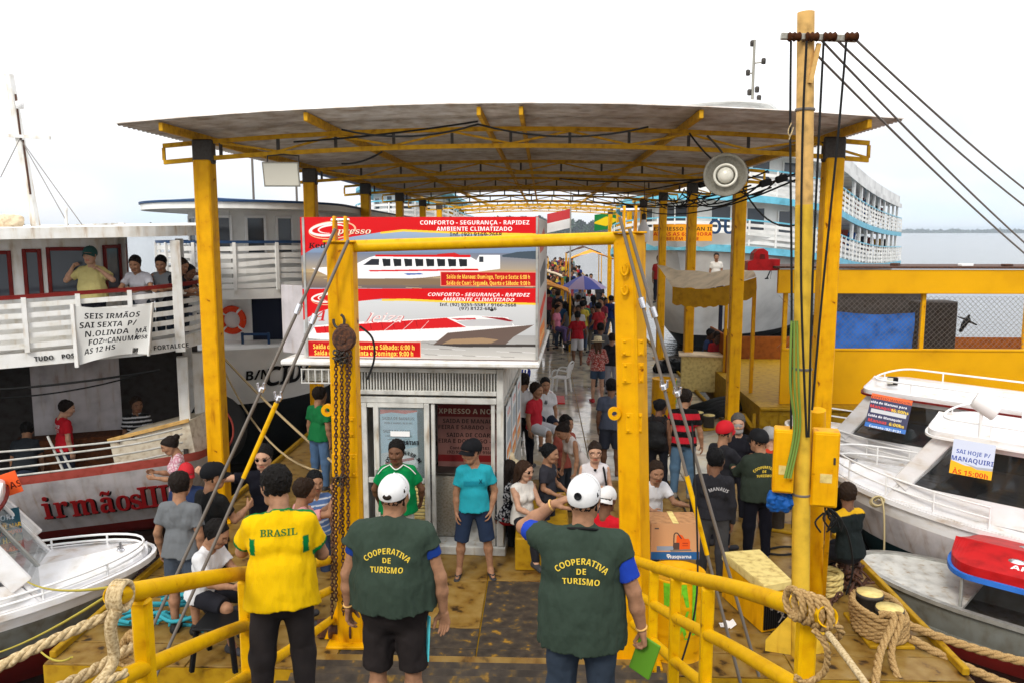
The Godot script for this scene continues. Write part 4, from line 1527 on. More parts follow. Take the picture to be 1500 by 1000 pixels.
	tube(st, curve([zp(527, 478, 8.0), zp(545, 495, 7.98), zp(548, 525, 7.98), zp(538, 555, 8.0)], 5), 0.011, 7)
	tag(put(self, "black_hose", st, mats.rubber), "short black hose looped out of the left gate post", "hose")

func make_canopy() -> void:
	var c := thing("pier_canopy", "long corrugated canopy on yellow posts over the pier", "canopy")
	var z1 := 11.8
	var gap := 5.4
	var arch := func(x: float) -> float:
		var u := (x + 0.45) / 5.0
		return 0.22 * (1.0 - u * u)
	for k in 8:
		var z := z1 + gap * k
		for x in [-4.82, 4.02]:
			var st := tool()
			bar(st, V3(x, 0, -z), V3(x, 5.3, -z), 0.27, 0.24, 0.018)
			var col := put(c, "column", st, mats.yellow)
			st = tool()
			box(st, V3(x, 5.42, -z), V3(0.3, 0.34, 0.14), Basis(), 0.02)
			put(col, "head_bracket", st, mats.dark_steel)
			st = tool()
			box(st, V3(x, 0.014, -z), V3(0.42, 0.028, 0.4), Basis(), 0.005)
			put(col, "base_plate", st, mats.yellow)
			for b in 4:
				st = tool()
				lathe(st, [V2(0.014, 0), V2(0.014, 0.008), V2(0, 0.01)], Transform3D(Basis(Vector3.RIGHT, PI / 2), V3(x + 0.03 * (1 if b % 2 else -1), 3.0 + 0.09 * (b / 2), -z + 0.12)), 8)
				put(col, "bolt", st, mats.dark_steel)
		var tr := Node3D.new()
		tr.name = numbered(c, "truss")
		c.add_child(tr, true)
		var bot := []
		var top := []
		for i in 25:
			var x := lerpf(-5.4, 4.5, i / 24.0)
			bot.append(V3(x, 5.27 + arch.call(x), -z))
			top.append(V3(x, 5.50 + arch.call(x), -z))
		var s2 := tool()
		ribbon(s2, bot, 0.06, 0.06)
		put(tr, "bottom_chord", s2, mats.yellow_truss)
		s2 = tool()
		ribbon(s2, top, 0.06, 0.06)
		put(tr, "top_chord", s2, mats.yellow_truss)
		for i in 25:
			s2 = tool()
			if i % 2 == 0: bar(s2, bot[i] + V3(0, 0.03, 0), top[i] - V3(0, 0.03, 0), 0.035, 0.04)
			if i % 2 == 0: put(tr, "upright", s2, mats.yellow_truss if i in [0, 24] else mats.dark_steel)
			if i < 24 and i > 0 and i % 2 == 0:
				s2 = tool()
				if i % 4 == 0: bar(s2, bot[i] + V3(0, 0.03, 0.003), top[i + 2] - V3(0, 0.03, -0.003), 0.03, 0.03)
				else: bar(s2, top[i] - V3(0, 0.03, -0.003), bot[i + 2] + V3(0, 0.03, 0.003), 0.03, 0.03)
				put(tr, "diagonal", s2, mats.yellow_truss)
	var z_end := z1 + gap * 7 + 0.8
	var z_beg := 10.75
	for x in [-4.95, -3.05, -0.82, -0.28, 2.0, 4.1]:
		var st := tool()
		box(st, V3(x, 5.60 + arch.call(x), -(z_beg + 0.02 + z_end) * 0.5), V3(0.055, 0.11, z_end - z_beg), Basis(), 0.006)
		put(c, "purlin", st, mats.yellow_truss)
	# corrugated sheets: waves run along the width
	var spans := [[-5.52, -2.1], [-2.16, 1.24], [1.18, 4.5]]
	var pitch := 0.13
	var rows := 21   # the covering stops here; beyond stand bare trusses
	for si in 3:
		var st := tool()
		var rings := []
		for i in 8:
			var x := lerpf(spans[si][0], spans[si][1], i / 7.0)
			var ring := []
			for j in 49:
				var z := j * pitch / 6.0
				ring.append(V3(x, 5.68 + arch.call(x) + 0.018 * sin(TAU * j / 6.0) + (0.004 if si == 1 else 0.0), -z))
			rings.append(ring)
		loft(st, rings, false)
		for ring_i in rings: for j in ring_i.size(): pass
		st.generate_normals()
		var mesh := st.commit()
		for r in rows + 1:
			put(c, "roof_sheet", mesh, mats.tin, Transform3D(Basis(), V3(0, 0.003 * (r % 2), -(z_beg + r * 1.04) + 0.05)))
	# lamps and cables under it
	var fl := thing("floodlight", "square grey floodlight hanging from the left of the canopy truss", "floodlight")
	var fp := zp(414, 254, 11.5)
	var fb := Basis(Vector3.UP, deg_to_rad(3)) * Basis(Vector3.RIGHT, deg_to_rad(14))
	var st := tool()
	var rings := []
	for q in [[0.25, 0.17, 0.09], [0.24, 0.165, 0.06], [0.14, 0.1, -0.12], [0.1, 0.06, -0.15]]:
		rings.append([fp + fb * V3(-q[0], -q[1], q[2]), fp + fb * V3(q[0], -q[1], q[2]), fp + fb * V3(q[0], q[1], q[2]), fp + fb * V3(-q[0], q[1], q[2])])
	loft(st, rings, true, true, false)
	put(fl, "housing", st, mats.lamp_grey)
	st = tool()
	box(st, fp + fb * V3(0, 0, 0.094), V3(0.46, 0.30, 0.008), fb)
	put(fl, "lens", st, mats.lens)
	st = tool()
	for s in [-1, 1]: tube(st, [fp + V3(s * 0.22, 0.0, 0), fp + V3(s * 0.22, 0.24, -0.04), fp + V3(0, 0.26, -0.04)], 0.012, 6)
	put(fl, "bracket", st, mats.dark_steel)
	var bl := thing("bell_lamp", "round grey bell lamp hanging under the right of the canopy", "lamp")
	var bp := zp(1063, 257, 11.2)
	var bx := Transform3D(Basis(Vector3.UP, deg_to_rad(-14)) * Basis(Vector3.RIGHT, deg_to_rad(82)), bp)
	st = tool()
	lathe(st, [V2(0.285, 0.06), V2(0.29, 0.045), V2(0.27, 0.0), V2(0.2, -0.12), V2(0.12, -0.2), V2(0.08, -0.3), V2(0, -0.31)], bx, 28, false)
	lathe(st, [V2(0.285, 0.06), V2(0.27, 0.05), V2(0.25, 0.0), V2(0.18, -0.1), V2(0.0, -0.14)], bx, 28, false)
	put(bl, "shade", st, mats.lamp_grey)
	st = tool()
	lathe(st, [V2(0.16, 0.0), V2(0.155, 0.02), V2(0.13, 0.02), V2(0.125, 0.0)], bx, 24, false)
	lathe(st, [V2(0.105, -0.02), V2(0.1, 0.03), V2(0.05, 0.05), V2(0, 0.055)], bx, 20)
	put(bl, "bulb", st, mats.lens)
	st = tool()
	tube(st, curve([bp + V3(0, 0.12, -0.2), bp + V3(0.02, 0.3, -0.28), bp + V3(-0.2, 0.55, -0.3)], 4), 0.015, 7)
	put(bl, "arm", st, mats.dark_steel)
	for q in [[943, 338, 15.5]]:
		var b := thing("light_bulb", "white spiral bulb hanging under the canopy right of the gate", "light bulb")
		var p := zp(q[0], q[1], q[2])
		st = tool()
		lathe(st, [V2(0, -0.22), V2(0.09, -0.2), V2(0.12, -0.08), V2(0.1, 0.05), V2(0.045, 0.16), V2(0.04, 0.2)], Transform3D(Basis(), p), 14)
		put(b, "glass", st, mats.plastic_white)
		st = tool()
		lathe(st, [V2(0.04, 0.2), V2(0.04, 0.3), V2(0.01, 0.32)], Transform3D(Basis(), p), 10)
		tube(st, [p + V3(0, 0.3, 0), p + V3(0, 0.9, 0)], 0.008, 5)
		put(b, "socket", st, mats.dark_steel)
	var runs := [[430, 208, 11.6, 700, 178, 11.2, 0.03], [500, 190, 11.0, 700, 182, 11.0, 0.12], [700, 182, 11.0, 950, 186, 11.0, 0.14], [1010, 195, 11.5, 1060, 245, 11.4, 0.05], [560, 222, 11.7, 500, 240, 11.7, 0.05], [820, 262, 17, 1040, 262, 12, 0.05], [840, 285, 22, 1080, 250, 12, 0.12], [860, 292, 24, 1100, 272, 12, 0.25], [900, 296, 26, 1165, 255, 11.8, 0.3], [900, 290, 26, 1170, 262, 11.9, 0.5], [1000, 285, 17, 1120, 265, 11.9, 0.3], [940, 292, 22, 1130, 275, 14, 0.25], [1085, 270, 12, 1165, 330, 11.8, 0.2]]
	st = tool()
	for r in runs: tube(st, sag(zp(r[0], r[1], r[2]), zp(r[3], r[4], r[5]), r[6], 10), 0.014, 6)
	rng.seed = 77
	for k in 16:
		var x := rng.randf_range(3.0, 4.3)
		var z := rng.randf_range(12, 24)
		tube(st, sag(V3(x, 5.2, -z), V3(x + rng.randf_range(-0.5, 0.3), 5.15, -z - rng.randf_range(1.5, 5.0)), rng.randf_range(0.05, 0.3), 8), 0.013, 5)
	put(c, "cable_tangle", st, mats.rubber).set_meta("kind", "stuff")
	for q in [[1085, 264, 12], [1122, 268, 11.9], [1145, 262, 11.9], [1030, 270, 14]]:
		st = tool()
		box(st, zp(q[0], q[1], q[2]), V3(0.16, 0.1, 0.1), Basis(Vector3.BACK, 0.3), 0.02)
		put(c, "junction_box", st, mats.rubber)

func make_pole() -> void:
	var p := thing("utility_pole", "tall round utility pole with bare wooden top and yellow painted shaft", "utility pole")
	var base := gp(1172, 960)
	var top := zp(1181, 18, 8.1)
	var mid := base.lerp(top, 0.72)
	var st := tool()
	tube(st, [base, base.lerp(top, 0.4), mid], [0.088, 0.086, 0.082], 20)
	put(p, "painted_shaft", st, mats.yellow_pole)
	st = tool()
	tube(st, [mid, top], [0.081, 0.078], 20)
	put(p, "bare_top", st, mats.pole_wood)
	for s in [-1, 1]:
		st = tool()
		prism(st, PackedVector2Array([V2(0.08, 0), V2(0.34, 0), V2(0.34, 0.12), V2(0.12, 0.42), V2(0.08, 0.42)]), 0.016, Transform3D(Basis(Vector3.UP, deg_to_rad(15)).scaled(V3(s, 1, 1)), base))
		put(p, "gusset", st, mats.yellow_pole)
	for t in [0.27, 0.47, 0.86]:
		st = tool()
		var c := base.lerp(top, t)
		lathe(st, [V2(0.09, -0.012), V2(0.094, 0), V2(0.09, 0.012)], Transform3D(Basis(), c), 18)
		put(p, "band", st, mats.cable)
	st = tool()
	var ca := zp(1144, 53, 8.0)
	var cb := zp(1256, 57, 8.0)
	bar(st, ca, cb, 0.05, 0.06, 0.006)
	put(p, "crossarm", st, mats.lamp_grey)
	st = tool()
	bar(st, zp(1187, 122, 8.0), zp(1200, 64, 8.0), 0.035, 0.04)
	put(p, "brace", st, mats.pole_wood)
	for px in [1164, 1190, 1216, 1248]:
		st = tool()
		var c := zp(px, 54, 7.97)
		lathe(st, [V2(0.03, -0.06), V2(0.045, -0.045), V2(0.03, -0.02), V2(0.045, 0.0), V2(0.03, 0.02), V2(0.045, 0.045), V2(0.03, 0.06)], Transform3D(Basis(Vector3.BACK, PI / 2), c), 12)
		put(p, "insulator", st, mats.brown_wood)
	# overhead lines running off to the right
	var lines := [[1172, 55, 1560, 420, 12.5], [1203, 58, 1570, 415, 12.8], [1228, 60, 1560, 345, 13.0], [1256, 60, 1580, 335, 13.3]]
	for i in 4:
		var q: Array = lines[i]
		st = tool()
		tube(st, sag(zp(q[0], q[1], 8.0), zp(q[2], q[3], q[4]), 0.08, 14), 0.012, 6)
		tag(put(self, "overhead_wire", st, mats.cable), ["lowest", "second lowest", "second highest", "highest"][i] + " of the four dark wires running off the pole to the right", "wire", "overhead wires")
	var drops := [[[1159, 60], [1158, 200], [1160, 420], [1159, 640]], [[1182, 60], [1176, 200], [1174, 420], [1182, 640]], [[1207, 60], [1199, 220], [1190, 430], [1185, 640]], [[1240, 62], [1228, 200], [1205, 430], [1190, 600]]]
	for i in 4:
		var pts := []
		for v in drops[i]: pts.append(zp(v[0], v[1], 7.93 if i > 0 else 8.0))
		st = tool()
		tube(st, curve(pts, 5), 0.011, 6)
		put(p, "down_cable", st, mats.rubber)
	st = tool()
	for o in [0, 4, 8]: tube(st, curve([zp(1160 + o, 470, 7.96), zp(1158 + o * 1.5, 560, 7.9), zp(1164 + o, 630, 7.92), zp(1150 + o, 700, 7.85)], 5), 0.012, 6)
	put(p, "green_cable", st, mat("cable_green", Color(0.4, 0.5, 0.22), 0.5))
	st = tool()
	tube(st, curve([zp(1160, 180, 7.98), zp(1155, 192, 7.98), zp(1158, 200, 7.98), zp(1163, 186, 7.98), zp(1156, 205, 7.98)], 4), 0.006, 5)
	put(p, "string_scrap", st, mats.rope_pale)
	# second pipe with the two cabinets
	var q := thing("cabinet_post", "short yellow pipe post with brace beside the utility pole", "post")
	st = tool()
	tube(st, [gp(1194, 884), zp(1198, 600, 8.75)], 0.085, 18)
	put(q, "pipe", st, mats.yellow)
	st = tool()
	bar(st, gp(1206, 880), zp(1216, 730, 8.5), 0.05, 0.05, 0.006)
	put(q, "brace", st, mats.yellow)
	for bx in [[1148, 672, 0.2, 0.64, "left"], [1208, 684, 0.25, 0.76, "right"]]:
		var o := thing("electrical_cabinet", "yellow electrical cabinet on the %s side of the utility pole" % bx[4], "electrical box")
		var cc := zp(bx[0], bx[1], 8.05)
		st = tool()
		box(st, cc, V3(bx[2], bx[3], 0.2), Basis(Vector3.UP, deg_to_rad(-14)), 0.012)
		put(o, "case", st, mats.yellow)
		st = tool()
		box(st, cc + Basis(Vector3.UP, deg_to_rad(-14)) * V3(0, 0, 0.107), V3(bx[2] - 0.03, bx[3] - 0.04, 0.014), Basis(Vector3.UP, deg_to_rad(-14)), 0.006)
		put(o, "door", st, mats.yellow)
		st = tool()
		box(st, cc + Basis(Vector3.UP, deg_to_rad(-14)) * V3(bx[2] * 0.32, 0.1, 0.12), V3(0.02, 0.07, 0.02), Basis(Vector3.UP, deg_to_rad(-14)), 0.004)
		put(o, "latch", st, mats.dark_steel)
		st = tool()
		box(st, cc + Basis(Vector3.UP, deg_to_rad(-14)) * V3(0.01, -0.08, 0.1155), V3(0.11, 0.09, 0.004), Basis(Vector3.UP, deg_to_rad(-14)))
		put(o, "sticker", st, mats.cream)
	st = tool()
	rng.seed = 12
	for k in 9:
		var c0 := zp(1215, 742, 8.0) + V3(rng.randf_range(-0.05, 0.05), rng.randf_range(-0.08, 0.05), rng.randf_range(-0.05, 0.05))
		tube(st, curve([c0, c0 + V3(rng.randf_range(-0.1, 0.12), -0.08, 0.05), c0 + V3(rng.randf_range(-0.05, 0.15), -0.2, 0)], 4), 0.01, 5)
	tube(st, curve([zp(1216, 745, 8.0), zp(1240, 775, 8.1), zp(1250, 830, 8.4), zp(1240, 870, 8.6)], 5), 0.011, 6)
	tag(put(self, "cable_knot", st, mats.rubber), "knot of loose black cable under the right electrical cabinet", "cable")
	# crumpled blue bag under the left cabinet
	var F := Field.new(V3(-0.2, -0.14, -0.14), V3(0.2, 0.14, 0.14), 0.014)
	F.cap(V3(-0.08, 0, 0), V3(0.09, -0.01, 0), 0.1, 0.085, 0.03)
	F.ruffle(cloth_noise, 0.05, V3(1.4, 1.4, 1.4))
	tag(put(self, "plastic_bag", mesh_of(F.net()), mats.bag_blue, Transform3D(Basis(), zp(1150, 733, 8.1))), "crumpled blue plastic bag hanging under the left electrical cabinet", "bag")

func bollard(at: Vector3, tall: float, r: float, label: String) -> Node3D:
	var o := thing("bollard", label, "bollard", at, 0.0, "mooring bollards on the deck")
	for s in [-1, 1]:
		var st := tool()
		lathe(st, [V2(r, 0), V2(r, tall - 0.05), V2(r * 1.12, tall - 0.04), V2(r * 1.12, tall - 0.005), V2(r * 1.05, tall)], Transform3D(Basis(), V3(s * 0.03, 0, s * r * 1.45)), 20)
		var b := put(o, "post", st, mats.dark_steel)
		st = tool()
		lathe(st, [V2(r * 1.06, tall + 0.001), V2(r * 1.04, tall + 0.012), V2(0, tall + 0.014)], Transform3D(Basis(), V3(s * 0.03, 0, s * r * 1.45)), 20, false)
		put(b, "top", st, mats.cream)
	var st := tool()
	box(st, V3(0, 0.02, 0), V3(r * 3.6, 0.04, r * 6.0), Basis(), 0.01)
	put(o, "base_plate", st, mats.yellow_hull)
	return o

func make_deck_things() -> void:
	# oil drums
	var d := thing("oil_drum", "ribbed yellow oil drum with green painted marks under the cardboard box", "drum", gp(988, 952))
	var prof := []
	var H := 0.86
	for k in 33:
		var y := H * k / 32.0
		var r := 0.283
		for c in [0.0, 0.29, 0.58, 0.86]: r += 0.014 * exp(-pow((y - c) / 0.016, 2.0))
		for c in [0.1, 0.19, 0.4, 0.5, 0.68, 0.77]: r += 0.004 * exp(-pow((y - c) / 0.02, 2.0))
		prof.append(V2(r, y))
	var st := tool()
	lathe(st, prof + [V2(0.275, H), V2(0.272, H - 0.02), V2(0, H - 0.02)], Transform3D(), 36, false)
	put(d, "shell", st, mats.yellow)
	var green := mat("green_paint", Color(0.45, 0.78, 0.16), 0.6, 0.0, "grime", 1.4)
	for sh in [[[-0.62, 0.84, -0.3, 0.84, -0.36, 0.62, -0.55, 0.5]], [[-0.1, 0.84, 0.2, 0.84, 0.32, 0.6, 0.2, 0.6, 0.06, 0.74, -0.02, 0.66]], [[0.42, 0.84, 0.62, 0.84, 0.58, 0.3, 0.44, 0.3]], [[-0.16, 0.56, -0.04, 0.56, 0.1, 0.44, 0.22, 0.56, 0.32, 0.56, 0.16, 0.4, 0.3, 0.26, 0.18, 0.26, 0.08, 0.36, -0.06, 0.26, -0.18, 0.26, 0.02, 0.4]]]:
		st = tool()
		var q: Array = sh[0]
		var pl := PackedVector2Array()
		for i in range(0, q.size(), 2): pl.append(V2(q[i], q[i + 1]))
		# cut into thin bands so that the paint follows the drum
		for b in 26:
			var band := PackedVector2Array([V2(-1 + b * 0.077, 0), V2(-1 + (b + 1) * 0.077, 0), V2(-1 + (b + 1) * 0.077, 1), V2(-1 + b * 0.077, 1)])
			for piece in Geometry2D.intersect_polygons(pl, band):
				var idx := Geometry2D.triangulate_polygon(piece)
				for t in range(0, idx.size() - 2, 3):
					var v := []
					for k in 3:
						var w: Vector2 = piece[idx[t + k]]
						var rr := 0.2865
						for c in [0.29, 0.58]: rr += 0.014 * exp(-pow((w.y - c) / 0.016, 2.0))
						v.append(V3(sin(w.x) * rr, w.y, cos(w.x) * rr))
					st.set_smooth_group(0)
					tri(st, v[0], v[2], v[1])
		put(d, "green_mark", st, green)
	var d2 := copy(d, "oil_drum", "yellow oil drum farther back by the third right post", gp(972, 606), 70)
	# the carton on the drum
	var cv := Canvas.new(512, 360, Color(0.74, 0.56, 0.40))
	cv.speckle(3, 600, Color(0.70, 0.52, 0.36))
	cv.rect(0, 283, 512, 77, Color(0.14, 0.34, 0.56))
	cv.rect(60, 225, 190, 46, Color(0.5, 0.56, 0.64))
	cv.text(glyphs("Husqvarna", 34), 305, 333, Color(0.86, 0.88, 0.9))
	cv.poly([V2(168, 306), V2(198, 306), V2(198, 330), V2(183, 342), V2(168, 330)], Color(0.86, 0.88, 0.9))
	cv.poly([V2(176, 312), V2(180, 312), V2(180, 320), V2(186, 320), V2(186, 312), V2(190, 312), V2(190, 332), V2(186, 332), V2(186, 325), V2(180, 325), V2(180, 332), V2(176, 332)], Color(0.14, 0.34, 0.56))
	cv.poly([V2(262, 250), V2(268, 120), V2(300, 105), V2(330, 118), V2(352, 150), V2(395, 150), V2(412, 180), V2(412, 262), V2(300, 272)], Color(0.82, 0.33, 0.12))
	cv.stroke([V2(238, 240), V2(240, 110), V2(252, 92), V2(275, 92), V2(320, 150)], 12, Color(0.22, 0.2, 0.2))
	cv.poly([V2(236, 190), V2(300, 190), V2(300, 265), V2(236, 272)], Color(0.3, 0.24, 0.22))
	cv.rect(330, 190, 60, 14, Color(0.66, 0.22, 0.08))
	cv.rect(330, 215, 60, 10, Color(0.66, 0.22, 0.08))
	cv.poly([V2(200, 262), V2(420, 255), V2(430, 272), V2(210, 282)], Color(0.45, 0.42, 0.4))
	cv.rect(34, 40, 44, 14, Color(0.35, 0.3, 0.28))
	picture("carton_print", cv, 0.8)
	var cb := thing("carton", "brown cardboard carton with an orange machine picture on the yellow drum", "cardboard box", gp(989, 820, 0.87) + V3(0, 0, -0.02), 2)
	st = tool()
	box(st, V3(0, 0.2, -0.17), V3(0.52, 0.4, 0.36), Basis(), 0.006)
	put(cb, "box", st, mats.card)
	st = tool()
	quad_uv(st, V3(-0.255, 0.395, 0.0125), V3(0.255, 0.395, 0.0125), V3(0.255, 0.005, 0.0125), V3(-0.255, 0.005, 0.0125))
	put(cb, "front_print", st, mats.carton_print)
	st = tool()
	box(st, V3(0, 0.402, -0.17), V3(0.06, 0.003, 0.37))
	put(cb, "tape", st, mats.cream)
	# chest freezer
	var T := [gp(1060, 809, 0.56), gp(1113, 805, 0.56), gp(1159, 849, 0.56), gp(1119, 856, 0.56)]
	var ce := thing("metal_chest", "rusty cream metal chest with dark grille end lying by the right railing", "chest")
	var ring := []
	for y in [0.02, 0.46]:
		var r := []
		for p in T: r.append(V3(p.x, y, p.z))
		ring.append(r)
	st = tool()
	loft(st, ring, true, true, false)
	put(ce, "body", st, mats.yellow)
	st = tool()
	var cen: Vector3 = (T[0] + T[1] + T[2] + T[3]) / 4.0
	var lid := []
	for q in [[1.02, 0.464], [1.04, 0.475], [1.04, 0.55], [1.015, 0.565]]:
		var r := []
		for p in T: r.append(V3(cen.x + (p.x - cen.x) * q[0], q[1], cen.z + (p.z - cen.z) * q[0]))
		lid.append(r)
	loft(st, lid, true, true, false)
	put(ce, "lid", st, mats.cream)
	st = tool()
	var ea: Vector3 = T[3]
	var eb: Vector3 = T[2]
	var en := (eb - ea).cross(Vector3.UP).normalized()
	if en.z < 0: en = -en
	for k in 12:
		var a := ea.lerp(eb, 0.06 + 0.08 * k)
		bar(st, V3(a.x, 0.05, a.z) + en * 0.012, V3(a.x, 0.43, a.z) + en * 0.012, 0.02, 0.02)
	put(ce, "grille", st, mats.plastic_black)
	st = tool()
	rng.seed = 3
	for k in 7:
		var a := ea.lerp(eb, rng.randf_range(0.1, 0.9))
		var b := ea.lerp(eb, rng.randf_range(0.0, 1.0))
		tube(st, sag(V3(a.x, rng.randf_range(0.3, 0.44), a.z) + en * 0.04, V3(b.x, rng.randf_range(0.1, 0.4), b.z) + en * 0.05, 0.05, 6), 0.008, 5)
	put(ce, "loose_cord", st, mats.cable)
	st = tool()
	tube(st, curve([gp(1118, 806, 0.02), gp(1150, 800, 0.02), gp(1190, 806, 0.02), gp(1150, 812, 0.02), gp(1125, 810, 0.02)], 5), 0.014, 6)
	tag(put(self, "cable_coil", st, mats.rubber), "loop of black cable lying on the deck behind the metal chest", "cable")
	for q in [[1066, 915, "crumpled white paper beside the metal chest"], [838, 812, "white plastic scrap on the deck by the kiosk ledge"]]:
		st = tool()
		var c0 := gp(q[0], q[1], 0.02)
		for k in 4: box(st, c0 + V3(0.03 * k - 0.05, 0.008 * k, 0.02 * (k % 2)), V3(0.07, 0.006, 0.09), Basis(V3(0.4, 1, 0.3 * k - 0.4).normalized(), k * 0.8))
		tag(put(self, "paper_scrap", st, mats.plastic_white), q[2], "litter")
	st = tool()
	tube(st, curve([gp(930, 600, 0.02), gp(946, 640, 0.02), gp(975, 700, 0.02), gp(1003, 745, 0.02), gp(1016, 800, 0.02)], 5), 0.015, 6)
	tag(put(self, "deck_cable", st, mats.rubber), "black cable lying on the deck from behind the right gate post", "cable")
	# bollards, rope heap
	bollard(gp(1286, 925), 0.36, 0.13, "twin mooring bollard wrapped in thick rope at the front right corner")
	bollard(gp(1154, 776), 0.36, 0.1, "twin yellow-topped bollard behind the utility pole").rotation.y = 1.2
	bollard(gp(1030, 625), 0.3, 0.12, "small twin bollard on the deck edge before the yellow barge").rotation.y = 0.4
	var cp := gp(1210, 868)
	st = tool()
	for k in 4:
		var pts := []
		for j in 25: pts.append(cp + V3(cos(TAU * j / 24) * 0.16, 0.04 + 0.07 * k, sin(TAU * j / 24) * 0.16))
		rope(st, pts, 0.035)
	tag(put(self, "rope_coil", st, mats.cream), "low coil of pale rope behind the cabinet post", "rope")
	st = tool()
	rng.seed = 41
	var hp := gp(1243, 862)
	for k in 60:
		var a := rng.randf() * TAU
		var r0 := rng.randf_range(0.02, 0.2)
		var c0 := hp + V3(cos(a) * r0, rng.randf_range(0.03, 0.42) * (1.0 - r0 * 1.8), sin(a) * r0)
		var dd := V3(rng.randfn(), rng.randfn() * 0.3, rng.randfn()).normalized() * rng.randf_range(0.08, 0.16)
		tube(st, curve([c0 - dd, c0 + V3(0, rng.randf_range(-0.03, 0.05), 0), c0 + dd + V3(0, rng.randf_range(-0.06, 0.04), 0)], 3), rng.randf_range(0.012, 0.022), 6)
	tag(put(self, "rusty_chain_heap", st, mats.rusty), "tangled heap of rusty brown chain at the deck edge", "chain heap")
	st = tool()
	chain(st, gp(1232, 868, 0.2), gp(1196, 905, 0.1), 0.09, 0.014)
	chain(st, gp(1262, 862, 0.1), gp(1272, 868, 0.02), 0.09, 0.014)
	tag(put(self, "rusty_chain", st, mats.rusty), "length of rusty chain running from the chain heap to the pole", "chain")
	# ropes round the corner bollard
	st = tool()
	var b0 := gp(1286, 925)
	for k in 5:
		var pts := []
		for j in 33:
			var a := TAU * j / 32
			pts.append(b0 + V3(cos(a) * (0.24 + 0.02 * sin(a * 3 + k)), 0.06 + 0.058 * k + 0.02 * sin(a + k), sin(a) * 0.38))
		rope(st, pts, 0.038)
	rope(st, curve([b0 + V3(-0.12, 0.34, 0.3), b0 + V3(-0.02, 0.36, 0.42), gp(1290, 955, 0.16), gp(1283, 1000, 0.0), gp(1279, 1040, -0.3)], 6), 0.04)
	rope(st, curve([b0 + V3(0.05, 0.34, 0.3), b0 + V3(0.05, 0.36, 0.44), gp(1306, 955, 0.12), gp(1318, 1000, -0.05), gp(1325, 1040, -0.35)], 6), 0.036)
	tag(put(self, "mooring_rope", st, mats.rope), "thick tan rope wound round the corner bollard with two hanging tails", "rope")
	for i in 2:
		st = tool()
		rope(st, sag(b0 + V3(0.22, 0.16 - 0.08 * i, 0.1 + 0.2 * i), zp(1580, 985 + 52 * i, 7.6 - 0.3 * i), 0.06, 16), 0.045)
		tag(put(self, "mooring_line", st, mats.rope), ["upper", "lower"][i] + " of two thick mooring ropes leaving the corner bollard to the right", "rope", "mooring ropes to the right")
	# rope round the right handrail end
	var re := zp(1207, 898, 3.5)
	st = tool()
	for k in 4:
		var pts := []
		for j in 17:
			var a := TAU * j / 16
			pts.append(re + V3(-0.03 * k + sin(a) * 0.02, cos(a) * 0.066, sin(a) * 0.066) + V3(-0.01, 0, -0.03 * k))
		rope(st, pts, 0.017)
	rope(st, curve([re + V3(-0.05, -0.06, 0.03), re + V3(0.0, -0.13, 0.06), re + V3(0.01, -0.26, 0.02), re + V3(-0.06, -0.33, 0.0), re + V3(-0.11, -0.3, 0.0)], 5), 0.015)
	rope(st, curve([re + V3(0.03, -0.02, 0.05), re + V3(0.07, -0.07, 0.03), re + V3(0.05, -0.12, 0.0), re + V3(0.0, -0.08, 0.05)], 5), 0.017)
	tag(put(self, "rail_lashing", st, mats.rope), "tan rope lashed round the open end of the right handrail", "rope")
	st = tool()
	tube(st, [re + V3(0.0, -0.06, 0.07), zp(1240, 962, 3.1), zp(1282, 1020, 2.8)], 0.014, 8)
	tag(put(self, "white_strap", st, mats.rope_pale), "tight white rope running down from the right handrail end", "rope")
	# wrapping on the left handrail end
	var le := zp(172, 872, 3.5)
	st = tool()
	for k in 5:
		var pts := []
		for j in 17:
			var a := TAU * j / 16
			pts.append(le + V3(0.012 * k, cos(a) * 0.062, sin(a) * 0.062) + V3(-0.012, 0, 0))
		tube(st, pts, 0.014, 7, false)
	tube(st, curve([le + V3(0.02, -0.04, 0.05), le + V3(-0.01, -0.12, 0.06), le + V3(-0.02, -0.3, 0.04), zp(135, 1010, 3.3)], 5), [0.03, 0.03, 0.028, 0.028, 0.028, 0.027, 0.027, 0.027, 0.026, 0.026, 0.026, 0.025, 0.025, 0.025, 0.025, 0.025], 8)
	tag(put(self, "cloth_wrapping", st, mats.rope_pale), "pale cloth wrapping tied round the open end of the left handrail", "cloth")
	for i in 3:
		var ends: Array = [[[160, 900, 3.5], [60, 945, 3.3], [-30, 992, 3.2], 0.024], [[196, 945, 3.9], [130, 985, 3.6], [60, 1020, 3.4], 0.028], [[185, 985, 3.4], [150, 1000, 3.3], [120, 1020, 3.2], 0.02]][i]
		st = tool()
		rope(st, curve([zp(ends[0][0], ends[0][1], ends[0][2]), zp(ends[1][0], ends[1][1], ends[1][2]), zp(ends[2][0], ends[2][1], ends[2][2])], 6), ends[3])
		tag(put(self, "guide_rope", st, mats.rope_pale), ["pale rope from the left handrail end out of the picture, uppermost", "thick pale rope below the left handrail end", "short pale rope at the bottom left rail"][i], "rope", "ropes at the left handrail end")
	st = tool()
	rope(st, curve([zp(205, 905, 3.9), zp(216, 940, 3.95), zp(200, 975, 4.0), zp(178, 960, 4.0), zp(196, 930, 3.9), zp(212, 990, 4.0)], 6), 0.03)
	tag(put(self, "rope_hank", st, mats.rope), "hank of thick rope hanging behind the left handrail post", "rope")
